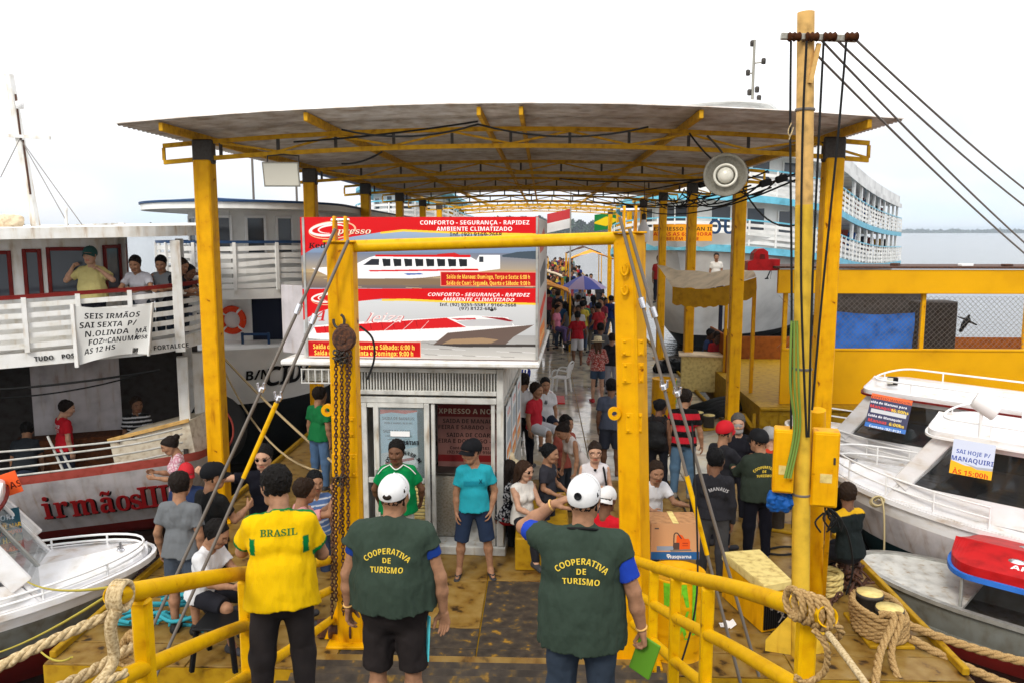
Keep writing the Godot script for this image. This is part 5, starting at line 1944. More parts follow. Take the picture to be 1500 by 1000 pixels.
	for i in 3:
		var q: Array = [[-30, 962, 7.5, 156, 873, 3.7], [40, 852, 8.6, 160, 860, 3.6], [60, 955, 6.0, 105, 962, 5.5]][i]
		st = tool()
		tube(st, sag(zp(q[0], q[1], q[2]), zp(q[3], q[4], q[5]), 0.05, 10), 0.008, 6)
		tag(put(self, "thin_line", st, mats.rope_yellow), ["thin greenish line from the left handrail down to the water", "thin line from the left speedboat cleat to the handrail", "short thin line over the dark water at far left"][i], "line", "thin mooring lines at the left")
	# blue-green net on the deck edge behind the gray shirt man
	st = tool()
	rng.seed = 15
	for k in 26:
		var c0 := gp(215, 893, 0.1) + V3(rng.randf_range(-0.5, 0.4), rng.randf_range(-0.05, 0.16), rng.randf_range(-0.2, 0.3))
		tube(st, curve([c0, c0 + V3(0.2, rng.randf_range(-0.05, 0.1), rng.randf_range(-0.1, 0.1)), c0 + V3(0.4, rng.randf_range(-0.05, 0.1), rng.randf_range(-0.1, 0.1))], 4), 0.022, 6)
	tag(put(self, "rope_heap", st, mat("teal", Color(0.2, 0.55, 0.6), 0.8)), "heap of teal rope at the left deck edge", "rope")
	var bo := thing("red_bottle", "red plastic bottle standing on the deck left of the gate", "bottle", gp(376, 962))
	st = tool()
	lathe(st, [V2(0, 0), V2(0.075, 0), V2(0.08, 0.03), V2(0.08, 0.16), V2(0.055, 0.22), V2(0.022, 0.24), V2(0.022, 0.28), V2(0, 0.28)], Transform3D(), 16)
	put(bo, "body", st, mat("red_plastic", Color(0.9, 0.14, 0.08), 0.35))
	st = tool()
	lathe(st, [V2(0.025, 0.28), V2(0.025, 0.31), V2(0, 0.31)], Transform3D(), 12)
	put(bo, "cap", st, mats.plastic_white)
	# chairs
	var stool := chair(mats.plastic_black, false, "stool", "black plastic stool under the man in the white t-shirt", gp(325, 968), 90.0)
	var c1 := chair(mats.plastic_white, true, "chair", "white plastic chair nearest the kiosk, behind the man in the white shirt", gp(775, 640), 20.0)
	copy(c1, "plastic_chair", "white plastic chair farther up with a dark bag over it", gp(822, 575), 250)
	copy(c1, "plastic_chair", "white plastic chair under the seated man in a printed t-shirt", gp(797, 632), 5)
	var cbl := chair(mat("plastic_blue", Color(0.08, 0.2, 0.62), 0.4), true, "chair", "blue plastic chair half hidden behind the kiosk", gp(757, 588), -30.0)
	st = tool()
	box(st, gp(800, 585, 0.72), V3(0.8, 0.03, 0.8), Basis(), 0.01)
	var tb := put(self, "table", st, mats.red_bright)
	tag(tb, "small red table among the plastic chairs behind the kiosk", "table")
	st = tool()
	for q in [[-1, -1], [1, -1], [-1, 1], [1, 1]]: bar(st, gp(800, 585, 0.0) + V3(q[0] * 0.35, 0, q[1] * 0.35), gp(800, 585, 0.71) + V3(q[0] * 0.35, 0, q[1] * 0.35), 0.04, 0.04)
	put(tb, "legs", st, mats.plastic_white)
	# ledge beside the kiosk on which people sit
	st = tool()
	box(st, V3(0.02, 0.22, -11.0), V3(0.7, 0.44, 1.9), Basis(), 0.02)
	tag(put(self, "ledge", st, mats.yellow_hull), "low yellow steel ledge along the kiosk where people sit", "ledge")
	# dark mooring hoses and sacks at the right edge
	st = tool()
	for k in 5: tube(st, curve([gp(1000 + 8 * k, 600 + 4 * k, 0.1), gp(1030 + 5 * k, 592 + 4 * k, 0.4 - 0.06 * k), gp(1062, 584 + 5 * k, 0.45 - 0.05 * k), gp(1110, 590, 0.2)], 5), 0.07, 8)
	tag(put(self, "fender_hoses", st, mats.rubber), "bundle of black hoses between the pier and the yellow barge", "hose bundle")
	var F := Field.new(V3(-0.7, -0.05, -0.4), V3(0.7, 0.5, 0.4), 0.04)
	F.cap(V3(-0.4, 0.15, 0), V3(0.4, 0.15, 0), 0.2, 0.22, 0.1)
	F.cap(V3(-0.1, 0.3, 0), V3(0.3, 0.3, 0), 0.14, 0.12, 0.1)
	F.ruffle(cloth_noise, 0.1, Vector3.ONE * 0.8)
	tag(put(self, "black_sack", mesh_of(F.net()), mats.plastic_black, Transform3D(Basis(), gp(985, 545))), "black plastic sacks heaped behind the second drum", "sack")

func chair(m: Material, back: bool, kind: String, label: String, at: Vector3, turn: float) -> Node3D:
	var o := thing("plastic_" + kind, label, kind, at, turn, "white plastic chairs" if m == mats.plastic_white else "")
	var st := tool()
	box(st, V3(0, 0.43, 0), V3(0.42, 0.03, 0.42), Basis(), 0.012)
	put(o, "seat", st, m)
	for q in [[-1, -1], [1, -1], [-1, 1], [1, 1]]:
		st = tool()
		bar(st, V3(q[0] * 0.22, 0, q[1] * 0.22), V3(q[0] * 0.17, 0.42, q[1] * 0.17), 0.05, 0.045, 0.008)
		put(o, "leg", st, m)
	if back:
		for k in 5:
			st = tool()
			bar(st, V3(-0.16 + 0.08 * k, 0.43, -0.2), V3(-0.18 + 0.09 * k, 0.8, -0.28), 0.05, 0.015, 0.005)
			put(o, "back_slat", st, m)
		st = tool()
		tube(st, curve([V3(-0.23, 0.62, -0.22), V3(-0.21, 0.8, -0.28), V3(0, 0.87, -0.3), V3(0.21, 0.8, -0.28), V3(0.23, 0.62, -0.22)], 5), 0.022, 8)
		put(o, "back_frame", st, m)
		for s in [-1, 1]:
			st = tool()
			tube(st, curve([V3(s * 0.23, 0.64, -0.22), V3(s * 0.25, 0.65, 0.1), V3(s * 0.23, 0.5, 0.2), V3(s * 0.2, 0.42, 0.19)], 4), 0.02, 7)
			put(o, "arm_rest", st, m)
	return o
# ---------------------------------------------------------------- ticket kiosk with its big sign
func sign_print() -> Canvas:
	var cv := Canvas.new(1024, 600, Color(0.62, 0.68, 0.76))
	var f := func(a: Array) -> Array:
		var o := []
		for i in range(0, a.size(), 2): o.append(V2((a[i] - 50) * 0.8127, (a[i + 1] - 60) * 0.784))
		return o
	var red := Color(0.80, 0.06, 0.09)
	var yel := Color(0.93, 0.78, 0.25)
	# upper picture
	cv.grad(0, 50, 1024, 130, Color(0.60, 0.68, 0.78), Color(0.42, 0.50, 0.62))
	cv.grad(0, 150, 1024, 70, Color(0.44, 0.48, 0.56), Color(0.66, 0.60, 0.52))
	cv.grad(0, 220, 1024, 80, Color(0.70, 0.60, 0.44), Color(0.40, 0.36, 0.36))
	cv.poly(f.call([1120, 262, 1200, 245, 1310, 238, 1310, 285, 1120, 272]), Color(0.26, 0.31, 0.36))
	for k in 40:
		var y := 228.0 + (k * 37 % 70)
		cv.stroke([V2((k * 131) % 1000, y), V2((k * 131) % 1000 + 70, y + 3)], 2.0, Color(0.55, 0.47, 0.36) if k % 2 else Color(0.78, 0.70, 0.55))
	cv.poly(f.call([50, 60, 1310, 45, 1310, 150, 900, 142, 600, 128, 500, 138, 300, 170, 110, 232, 50, 268]), red)
	cv.poly(f.call([600, 126, 900, 140, 1310, 148, 1310, 162, 900, 150, 600, 138, 480, 150, 480, 140]), yel)
	cv.poly(f.call([105, 335, 200, 345, 410, 345, 990, 352, 1110, 335, 1110, 262, 1000, 262, 985, 290, 955, 272, 470, 262, 420, 275, 330, 318]), Color(0.93, 0.93, 0.94))
	cv.poly(f.call([105, 335, 200, 345, 410, 345, 1000, 352, 700, 385, 400, 405, 220, 390]), Color(0.9, 0.9, 0.92))
	cv.poly(f.call([450, 262, 955, 262, 955, 274, 450, 272]), red)
	cv.poly(f.call([412, 345, 990, 335, 1000, 345, 420, 352]), red)
	cv.poly(f.call([780, 258, 870, 250, 900, 262, 780, 264]), Color(0.75, 0.15, 0.15))
	for k in 8: cv.poly(f.call([486 + k * 58, 283, 530 + k * 58, 285, 530 + k * 58, 322, 492 + k * 58, 324]), Color(0.12, 0.13, 0.15))
	cv.poly(f.call([382, 318, 430, 284, 470, 284, 468, 318]), Color(0.16, 0.17, 0.2))
	cv.poly(f.call([1000, 270, 1022, 270, 1022, 300, 1000, 300]), Color(0.2, 0.22, 0.25))
	cv.poly(f.call([190, 318, 215, 290, 222, 318]), Color(0.25, 0.3, 0.35))
	cv.poly(f.call([230, 392, 700, 388, 900, 400, 1050, 420, 300, 425]), Color(0.50, 0.42, 0.33))
	cv.poly(f.call([600, 362, 690, 360, 705, 366, 620, 370]), Color(0.2, 0.35, 0.65))
	# lower picture
	cv.grad(0, 350, 1024, 145, Color(0.80, 0.81, 0.82), Color(0.72, 0.73, 0.74))
	cv.grad(0, 495, 1024, 105, Color(0.62, 0.62, 0.62), Color(0.74, 0.73, 0.71))
	for k in 46:
		var y := 520.0 + (k * 29 % 72)
		cv.stroke([V2((k * 211) % 1000, y), V2((k * 211) % 1000 + 60, y + 2)], 2.0, Color(0.48, 0.47, 0.46) if k % 3 == 0 else Color(0.82, 0.82, 0.82))
	cv.poly(f.call([50, 448, 1310, 438, 1310, 520, 900, 512, 600, 500, 480, 500, 300, 520, 120, 580, 50, 620]), red)
	cv.poly(f.call([600, 498, 900, 510, 1310, 517, 1310, 528, 900, 521, 600, 510, 480, 512, 480, 502]), yel)
	cv.poly(f.call([60, 720, 115, 650, 300, 630, 830, 598, 960, 585, 1150, 596, 1185, 640, 1290, 636, 1180, 690, 900, 720, 500, 735]), Color(0.92, 0.92, 0.92))
	cv.poly(f.call([108, 658, 825, 600, 928, 650, 120, 692]), Color(0.80, 0.12, 0.14))
	for k in 9: cv.stroke(f.call([165 + k * 62, 652 - k * 4.6, 172 + k * 62, 686 - k * 4.4]), 3.0, Color(0.6, 0.08, 0.1))
	cv.poly(f.call([850, 604, 975, 600, 985, 608, 880, 612]), Color(0.75, 0.15, 0.18))
	cv.poly(f.call([875, 618, 1000, 606, 1170, 606, 1175, 640, 930, 646]), Color(0.74, 0.74, 0.75))
	cv.poly(f.call([1010, 592, 1130, 598, 1180, 615, 1160, 618, 1090, 606]), Color(0.55, 0.1, 0.14))
	cv.poly(f.call([750, 748, 830, 682, 1288, 634, 1180, 700, 1130, 748, 900, 752]), Color(0.40, 0.34, 0.31))
	cv.poly(f.call([800, 742, 850, 716, 1010, 706, 1100, 716, 1060, 735]), Color(0.62, 0.52, 0.40))
	cv.poly(f.call([720, 744, 1310, 738, 1310, 752, 900, 758]), Color(0.25, 0.23, 0.22))
	for q in [[465, 690], [597, 684], [665, 682]]: cv.ell((q[0] - 50) * 0.8127, (q[1] - 60) * 0.784, 11, 8, Color(0.95, 0.95, 0.95))
	for k in 3: cv.stroke(f.call([480 + k * 96, 680, 560 + k * 85, 618]), 2.0, Color(0.85, 0.85, 0.85))
	cv.ell(825, 390, 8, 5, Color(0.12, 0.12, 0.12))
	# swirl marks and names
	for q in [[210, 125, 1.0], [180, 495, 0.75]]:
		var cx: float = (q[0] - 50) * 0.8127
		var cy: float = (q[1] - 60) * 0.784
		cv.ell(cx + 10, cy + 4, 105 * q[2], 38 * q[2], Color(0.90, 0.70, 0.55), -0.08)
		cv.ell(cx + 8, cy + 4, 98 * q[2], 33 * q[2], red, -0.08)
		cv.arc(cx, cy, 92 * q[2], 30 * q[2], 30, 320, 13 * q[2], Color(0.96, 0.9, 0.88), -0.1)
		cv.arc(cx + 6, cy - 2, 60 * q[2], 20 * q[2], 100, 380, 9 * q[2], Color(0.96, 0.9, 0.88), -0.1)
		cv.text(glyphs("xpresso", 24 * q[2], "serif bold"), cx + 95 * q[2], cy + 10, Color(0.3, 0.05, 0.05), 1.3, 0.25)
		cv.text(glyphs("xpresso", 24 * q[2], "serif bold"), cx + 93 * q[2], cy + 8, Color(0.95, 0.85, 0.75), 1.3, 0.25)
	cv.text(glyphs("Kedson Araújo II", 22, "serif bold"), 200, 120, Color(0.05, 0.05, 0.06), 1.25, 0.1)
	cv.text(glyphs("A", 44, "serif"), 75, 420, Color(0.75, 0.12, 0.15), 1.6, 0.5)
	cv.text(glyphs("leiza", 40, "serif"), 365, 428, Color(0.75, 0.12, 0.15), 1.35, 0.5)
	cv.text(glyphs("leiza", 38, "serif"), 366, 427, Color(0.92, 0.86, 0.85), 1.35, 0.5)
	var w := Color(0.95, 0.95, 0.95)
	cv.text(glyphs("CONFORTO - SEGURANÇA - RAPIDEZ", 17), 752, 24, w, 1.14, 0.0)
	cv.text(glyphs("AMBIENTE CLIMATIZADO", 17), 752, 50, w, 1.12)
	cv.text(glyphs("Inf. (92) 9169-2668", 15), 758, 73, Color(0.1, 0.08, 0.08), 1.2)
	cv.text(glyphs("(97) 8122-6856", 15), 758, 96, Color(0.12, 0.14, 0.18), 1.2)
	cv.text(glyphs("CONFORTO - SEGURANÇA - RAPIDEZ", 14), 768, 325, w, 1.3, 0.25)
	cv.text(glyphs("AMBIENTE CLIMATIZADO", 14), 768, 346, w, 1.3, 0.25)
	cv.text(glyphs("Inf. (92) 9255-5581 / 9166-2668", 13), 765, 368, Color(0.1, 0.08, 0.08), 1.25)
	cv.text(glyphs("(97) 8122-6856", 13), 765, 384, Color(0.12, 0.12, 0.12), 1.3)
	for q in [[608, 231, 404, 56], [18, 530, 495, 62]]:
		cv.rect(q[0] - 3, q[1] - 3, q[2] + 6, q[3] + 6, Color(0.9, 0.6, 0.5))
		cv.rect(q[0], q[1], q[2], q[3], Color(0.72, 0.07, 0.09))
	var y1 := Color(0.98, 0.86, 0.35)
	cv.text(glyphs("Saída de Manaus: Domingo, Terça e Sexta: 6:00 h", 17), 810, 250, y1, 0.64)
	cv.text(glyphs("Saída de Coari: Segunda, Quarta e Sábado: 9:00 h", 17), 810, 276, y1, 0.64)
	cv.text(glyphs("Saída de Manaus: Quarta e Sábado: 6:00 h", 20), 264, 552, y1, 0.80)
	cv.text(glyphs("Saída de Coari: Quinta e Domingo: 9:00 h", 20), 264, 579, y1, 0.80)
	return cv

func poster(words: Array, back: Color, w: int, h: int) -> Canvas:   # words: [text, size, x, y, colour, stretch]
	var cv := Canvas.new(w, h, back)
	for q in words:
		if q.size() == 5: cv.rect(q[0], q[1], q[2], q[3], q[4])
		else: cv.text(glyphs(q[0], q[1]), q[2], q[3], q[4], q[5], q[6] if q.size() > 6 else 0.0)
	return cv

func panel(parent: Node, called: String, m: Material, c: Vector3, w: float, h: float, b := Basis(), th := 0.012) -> MeshInstance3D:   # printed sheet facing +z of b
	var st := tool()
	quad_uv(st, c + b * V3(-w / 2, h / 2, th / 2), c + b * V3(w / 2, h / 2, th / 2), c + b * V3(w / 2, -h / 2, th / 2), c + b * V3(-w / 2, -h / 2, th / 2))
	for s in [[V3(0, 0, -th / 2), V3(w, h, 0)]]:
		quad(st, c + b * V3(-w / 2, -h / 2, -th / 2), c + b * V3(-w / 2, h / 2, -th / 2), c + b * V3(w / 2, h / 2, -th / 2), c + b * V3(w / 2, -h / 2, -th / 2))
	var e := [V3(-w / 2, -h / 2, 0), V3(w / 2, -h / 2, 0), V3(w / 2, h / 2, 0), V3(-w / 2, h / 2, 0)]
	for i in 4:
		var n := V3(0, 0, th / 2)
		quad(st, c + b * (e[i] - n), c + b * (e[i] + n), c + b * (e[(i + 1) % 4] + n), c + b * (e[(i + 1) % 4] - n))
	return put(parent, called, st, m)

func make_kiosk() -> void:
	var k := thing("ticket_kiosk", "white framed ticket kiosk with sliding glass door and open doorway", "kiosk", V3(-0.5, 0, -10.55), -2.6)
	var W := 2.0
	var D := 3.3
	var st := tool()
	box(st, V3(-W / 2, 0.06, -D / 2), V3(W + 0.06, 0.12, D + 0.06), Basis(), 0.01)
	put(k, "floor_sill", st, mats.alu_white)
	for q in [[-0.045, -0.05, 0.09], [-W + 0.045, -0.05, 0.09], [-0.045, -D + 0.05, 0.09], [-W + 0.045, -D + 0.05, 0.09]]:
		st = tool()
		box(st, V3(q[0], 1.335, q[1]), V3(0.09, 2.43, 0.1), Basis(), 0.008)
		put(k, "corner_post", st, mats.alu_white)
	st = tool()   # outer skin: left, back, right walls with thickness
	box(st, V3(-W + 0.02, 1.335, -D / 2), V3(0.04, 2.43, D - 0.2))
	put(k, "left_wall", st, mats.alu_white)
	st = tool()
	box(st, V3(-W / 2, 1.335, -D + 0.04), V3(W - 0.18, 2.43, 0.05))
	put(k, "back_wall", st, mats.alu_white)
	st = tool()
	box(st, V3(-0.03, 1.335, -D / 2), V3(0.04, 2.43, D - 0.2))
	put(k, "right_wall", st, mats.alu_white)
	for y in [0.8, 2.05, 2.5]:
		st = tool()
		box(st, V3(0.005, y, -D / 2), V3(0.03, 0.05, D - 0.2), Basis(), 0.006)
		put(k, "wall_rail", st, mats.alu)
	# transom with a ribbed grille
	for y in [2.1, 2.2, 2.5]:
		st = tool()
		box(st, V3(-W / 2, y, -0.03), V3(W - 0.18, 0.06 if y != 2.1 else 0.08, 0.08), Basis(), 0.008)
		put(k, "header", st, mats.alu_white)
	for i in 46:
		st = tool()
		box(st, V3(-W + 0.12 + i * (W - 0.24) / 45.0, 2.35, -0.03), V3(0.016, 0.24, 0.03))
		put(k, "grille_bar", st, mats.alu_white)
	st = tool()
	box(st, V3(-W / 2, 2.35, -0.075), V3(W - 0.18, 0.24, 0.012))
	put(k, "grille_back", st, mats.lamp_grey)
	# left leaf: framed glass door with its stickers
	var leaf := Node3D.new()
	leaf.name = "glass_door"
	k.add_child(leaf, true)
	for x in [-1.86, -1.70, -1.02]:
		st = tool()
		box(st, V3(x, 1.09, -0.02), V3(0.07, 1.94, 0.05), Basis(), 0.006)
		put(leaf, "stile", st, mats.alu_white)
	for y in [0.15, 1.0, 2.03]:
		st = tool()
		box(st, V3(-1.44, y, -0.021), V3(0.76, 0.07, 0.045), Basis(), 0.006)
		put(leaf, "rail", st, mats.alu_white)
	st = tool()
	box(st, V3(-1.36, 1.515, -0.02), V3(0.6, 0.95, 0.008))
	put(leaf, "glass", st, mats.glass)
	for i in 16:   # ribbed lower panel
		st = tool()
		box(st, V3(-1.36, 0.2 + 0.0485 * i, -0.02), V3(0.6, 0.04, 0.02), Basis(), 0.008)
		put(leaf, "panel_rib", st, mats.cream)
	st = tool()
	box(st, V3(-1.7, 1.08, 0.02), V3(0.03, 0.16, 0.03), Basis(), 0.008)
	put(leaf, "handle", st, mats.alu)
	var ink := Color(0.16, 0.2, 0.24)
	var pc := poster([["SAIDA DE MANAUS:", 26, 190, 78, ink, 1.0], ["FEIRA E SABADO: 06:00 HRS", 17, 190, 120, ink, 0.95], ["SAIDA DE COARI", 26, 170, 195, ink, 1.0], ["E DOMINGO AS 09:00 HRS", 17, 190, 238, ink, 0.95], ["A NOVO AYRÃO E CODAJÁS", 14, 190, 268, ink, 0.95]], Color(0.66, 0.78, 0.84), 384, 600)
	pc.poly([V2(0, 0), V2(384, 0), V2(384, 14), V2(260, 34), V2(120, 22), V2(0, 40)], Color(0.76, 0.28, 0.14))
	pc.poly([V2(0, 400), V2(384, 330), V2(384, 600), V2(0, 600)], Color(0.78, 0.81, 0.82))
	pc.poly([V2(20, 500), V2(60, 440), V2(330, 400), V2(370, 470), V2(300, 520)], Color(0.9, 0.91, 0.92))
	pc.poly([V2(40, 480), V2(340, 425), V2(350, 450), V2(46, 505)], Color(0.62, 0.18, 0.16))
	pc.rect(0, 520, 384, 80, Color(0.4, 0.44, 0.46))
	picture("door_poster", pc, 0.3)
	panel(leaf, "poster", mats.door_poster, V3(-1.40, 1.51, -0.034), 0.5, 0.9, Basis(), 0.006)
	var flip := Basis().scaled(V3(-1, 1, 1))
	put(leaf, "sticker_lettering", letters("ENTRE", 0.052), mats.letter_black, Transform3D(flip, V3(-1.24, 1.52, -0.008)))
	var word := "AR REFRIGERADO"
	for i in word.length():
		if word[i] == " ": continue
		var a := lerpf(-1.25, 1.25, i / float(word.length() - 1))
		put(leaf, "sticker_lettering", letters(word[i], 0.048), mats.letter_black, Transform3D(Basis(Vector3.BACK, a) * flip, V3(-1.34 - sin(a) * 0.23, 1.22 + cos(a) * 0.16, -0.008)))
	st = tool()
	box(st, V3(-1.38, 1.64, -0.01), V3(0.26, 0.07, 0.004))
	put(leaf, "paper_strip", st, mats.plastic_white)
	# doorway frame on the right
	for x in [-0.94, -0.14]:
		st = tool()
		box(st, V3(x, 1.09, -0.05), V3(0.05, 1.94, 0.06), Basis(), 0.006)
		put(k, "door_jamb", st, mats.alu_white)
	# inside: banner, counter
	var bn := poster([[0, 0, 520, 110, Color(0.40, 0.10, 0.10)], ["EXPRESSO A NOIVA", 44, 270, 62, Color(0.75, 0.70, 0.62), 1.05], ["SAIDA DE MANAUS", 36, 270, 150, Color(0.10, 0.07, 0.07), 1.0], ["FEIRA E SABADO - 6:00", 36, 270, 205, Color(0.12, 0.06, 0.06), 1.0], ["SAIDA DE COARI", 36, 270, 275, Color(0.08, 0.06, 0.06), 1.0], ["FEIRA E DOMINGO - 9:00", 36, 270, 330, Color(0.12, 0.06, 0.06), 1.0], ["Contato: (92) 99183", 26, 270, 392, Color(0.12, 0.06, 0.06), 1.0], ["(92) 99255-5581 / 9166", 26, 270, 430, Color(0.12, 0.06, 0.06), 1.0], [0, 455, 520, 60, Color(0.45, 0.08, 0.09)]], Color(0.52, 0.36, 0.33), 520, 600)
	picture("inner_banner", bn, 0.6)
	panel(k, "banner", mats.inner_banner, V3(-0.55, 1.45, -0.62), 0.86, 0.95)
	st = tool()
	box(st, V3(-0.80, 0.56, -0.55), V3(0.42, 0.88, 0.5), Basis(), 0.02)
	put(k, "counter", st, mats.lamp_grey)
	st = tool()
	box(st, V3(-0.8, 1.02, -0.55), V3(0.46, 0.03, 0.54), Basis(), 0.008)
	put(k, "counter_top", st, mats.dark_steel)
	st = tool()
	box(st, V3(-W / 2, 2.545, -D / 2), V3(W, 0.03, D))
	put(k, "ceiling", st, mats.interior)
	# right wall notices
	var rp := poster([[0, 0, 300, 90, Color(0.80, 0.84, 0.86)], ["SAIDA", 40, 150, 60, Color(0.80, 0.25, 0.12), 1.2], [30, 110, 240, 150, Color(0.62, 0.68, 0.72)], [20, 290, 260, 60, Color(0.82, 0.42, 0.12)], ["6:00 h", 34, 150, 335, Color(0.95, 0.9, 0.7), 1.1], [20, 380, 260, 80, Color(0.84, 0.50, 0.16)], ["9:00 h", 34, 150, 432, Color(0.95, 0.9, 0.7), 1.1]], Color(0.86, 0.87, 0.86), 300, 480)
	picture("wall_notice", rp, 0.4)
	for z in [-0.5, -1.4, -2.35]: panel(k, "notice", mats.wall_notice, V3(0.026, 1.5, z), 0.72, 1.0, Basis(Vector3.UP, PI / 2), 0.01)
	# roof slab
	st = tool()
	box(st, V3(-1.2, 2.62, -D / 2 + 0.13), V3(3.36, 0.075, D + 0.26), Basis(), 0.02)
	put(k, "roof_slab", st, mats.white_paint)
	# air conditioner cage at the left
	st = tool()
	for i in 7: box(st, V3(-2.62 + i * 0.09, 2.44, 0.2), V3(0.014, 0.2, 0.014))
	for y in [2.35, 2.53]: box(st, V3(-2.35, y, 0.202), V3(0.56, 0.014, 0.016))
	put(k, "cage", st, mats.alu_white)
	st = tool()
	box(st, V3(-2.35, 2.44, -0.1), V3(0.5, 0.18, 0.5), Basis(), 0.02)
	put(k, "air_conditioner", st, mats.lamp_grey)
	# the sign box on the roof
	var s := thing("sign_box", "big red and grey advertising box with two boat pictures on the kiosk roof", "sign", V3(-0.5, 0, -10.55), -2.6)
	st = tool()
	box(st, V3(-1.07, 3.575, -1.2), V3(3.02, 1.79, 2.6), Basis(), 0.01)
	put(s, "box", st, mats.white_paint)
	picture("sign_front", sign_print(), 0.4)
	panel(s, "front_print", mats.sign_front, V3(-1.07, 3.575, 0.112), 3.06, 1.81, Basis(), 0.02)
	var sc := Canvas.new(512, 384, Color(0.72, 0.71, 0.70))
	sc.grad(0, 150, 512, 234, Color(0.78, 0.78, 0.77), Color(0.62, 0.58, 0.54))
	sc.poly([V2(40, 60), V2(300, 20), V2(400, 60), V2(260, 90), V2(60, 96)], Color(0.72, 0.3, 0.26))
	sc.poly([V2(60, 150), V2(360, 120), V2(420, 150), V2(330, 190), V2(90, 196)], Color(0.3, 0.32, 0.34))
	sc.poly([V2(60, 262), V2(400, 226), V2(460, 250), V2(100, 300)], Color(0.82, 0.24, 0.16))
	sc.rect(60, 312, 300, 56, Color(0.86, 0.48, 0.2))
	sc.text(glyphs("Saída de Manaus", 20), 210, 346, Color(0.95, 0.85, 0.6), 1.2)
	picture("sign_side", sc, 0.45)
	panel(s, "side_print", mats.sign_side, V3(0.452, 3.575, -1.2), 2.56, 1.76, Basis(Vector3.UP, PI / 2), 0.016)
	for x in [-2.56, 0.44]:
		st = tool()
		box(st, V3(x, 3.575, 0.126), V3(0.03, 1.8, 0.012))
		put(s, "edge_trim", st, mats.alu)
	st = tool()
	box(st, V3(-2.80, 3.12, -0.25), V3(0.03, 0.92, 0.6), Basis(Vector3.UP, deg_to_rad(62)), 0.006)
	put(s, "side_board", st, mats.wall_grey)
	# tarp roofs and stalls up the pier
	for q in [[0.0, -31, 2.1, "orange tarp stall awning up the pier behind the sign box", "orange"], [-0.1, -37, 2.3, "tan tarp stall awning farther up the pier", "tarp_tan"], [-0.9, -46, 2.5, "dull stall awning on the left side behind the far crowd", "tarp_tan"], [3.4, -52, 2.6, "yellow stall awning on the right side of the far crowd", "orange"], [-0.6, -58, 2.5, "brown stall awning at the end of the left stall row", "brown_wood"], [3.6, -66, 2.6, "dark stall awning at the far right of the crowd", "brown_wood"]]:
		var o := thing("stall_awning", q[3], "awning", V3(q[0], 0, q[1]))
		st = tool()
		var rg := []
		for i in 9:
			var r := []
			for j in 7: r.append(V3(lerpf(-1.7, 1.0, i / 8.0), q[2] + 0.5 * (1.0 - absf(i - 4) / 4.0) - 0.06 * sin(j * 1.7 + i), lerpf(-1.5, 1.5, j / 6.0)))
			rg.append(r)
		loft(st, rg, false)
		put(o, "sheet", st, mat("orange_tarp", Color(0.93, 0.6, 0.1), 0.7) if q[4] == "orange" else mats[q[4]])
		for x in [-1.7, 1.0]:
			for z in [-1.5, 1.5]:
				st = tool()
				tube(st, [V3(x, 0, z), V3(x, q[2], z)], 0.035, 8)
				put(o, "pole", st, mats.yellow)
	var um := thing("parasol", "faded blue and lilac parasol above the crowd up the pier", "parasol", V3(1.65, 0, -33))
	for i in 8:
		st = tool()
		var a0 := TAU * i / 8
		var a1 := TAU * (i + 1) / 8
		var r0 := []; var r1 := []
		for j in 5:
			var r := 0.95 * j / 4.0
			var y := 2.55 - 0.5 * pow(j / 4.0, 1.4)
			r0.append(V3(cos(a0) * r, y, sin(a0) * r)); r1.append(V3(cos(a1) * r, y, sin(a1) * r))
		loft(st, [r0, r1], false)
		put(um, "panel", st, mat("parasol_blue", Color(0.35, 0.38, 0.68), 0.7) if i % 2 else mat("parasol_lilac", Color(0.66, 0.6, 0.74), 0.7))
	st = tool()
	tube(st, [V3(0, 0, 0), V3(0, 2.62, 0)], 0.025, 8)
	put(um, "pole", st, mats.alu)
	# goods and flags
	for q in [[836, 306, 40, 0.7, "small red and white flag on a staff above the far stalls"], [905, 322, 52, 0.9, "green and yellow flag hanging far up the pier"]]:
		var c := zp(q[0], q[1], q[2])
		var o := thing("flag", q[4], "flag", V3(c.x, 0, c.z))
		st = tool()
		tube(st, [Vector3.ZERO, V3(0, c.y + 0.8, 0)], 0.04, 6)
		put(o, "staff", st, mats.alu)
		var w: float = q[3]
		var cols := [mat("flag_red", Color(0.75, 0.25, 0.27), 0.8), mats.plastic_white] if q[2] == 40 else [mat("flag_green", Color(0.1, 0.45, 0.22), 0.8), mat("flag_yellow", Color(0.85, 0.75, 0.1), 0.8)]
		for s2 in 2:
			st = tool()
			var rg := []
			for i in 7:
				var u := i / 6.0
				var hh := 0.45 if q[2] == 40 else (0.5 if s2 == 0 else 0.3 * (1.0 - absf(u - 0.5) * 1.7))
				var y0 := c.y - (0.45 * s2 if q[2] == 40 else 0.0)
				var zz := 0.08 * sin(u * 5.0) + (0.012 * s2 if q[2] != 40 else 0.0)
				if q[2] == 40: rg.append([V3(-w * 1.6 * u, y0 - 0.45 - 0.25 * u, zz), V3(-w * 1.6 * u, y0 - 0.25 * u, zz)])
				else: rg.append([V3(-w * 1.6 * u, y0 - hh - 0.2 * u, zz), V3(-w * 1.6 * u, y0 + hh - 0.2 * u, zz)])
			loft(st, rg, false)
			put(o, "cloth", st, cols[s2])
# ---------------------------------------------------------------- boats
# A boat lives in its own frame: bow at z = 0, stern at z = L, +x to starboard when looking aft-to-bow reversed; y is height above the deck level of the pier.
func half_beam(z: float, W: float, nose: float, blunt := 2.0) -> float:
	if z >= nose: return W
	return W * pow(maxf(0.0, 1.0 - pow(1.0 - maxf(z, 0.0) / nose, blunt)), 1.0 / 2.0)

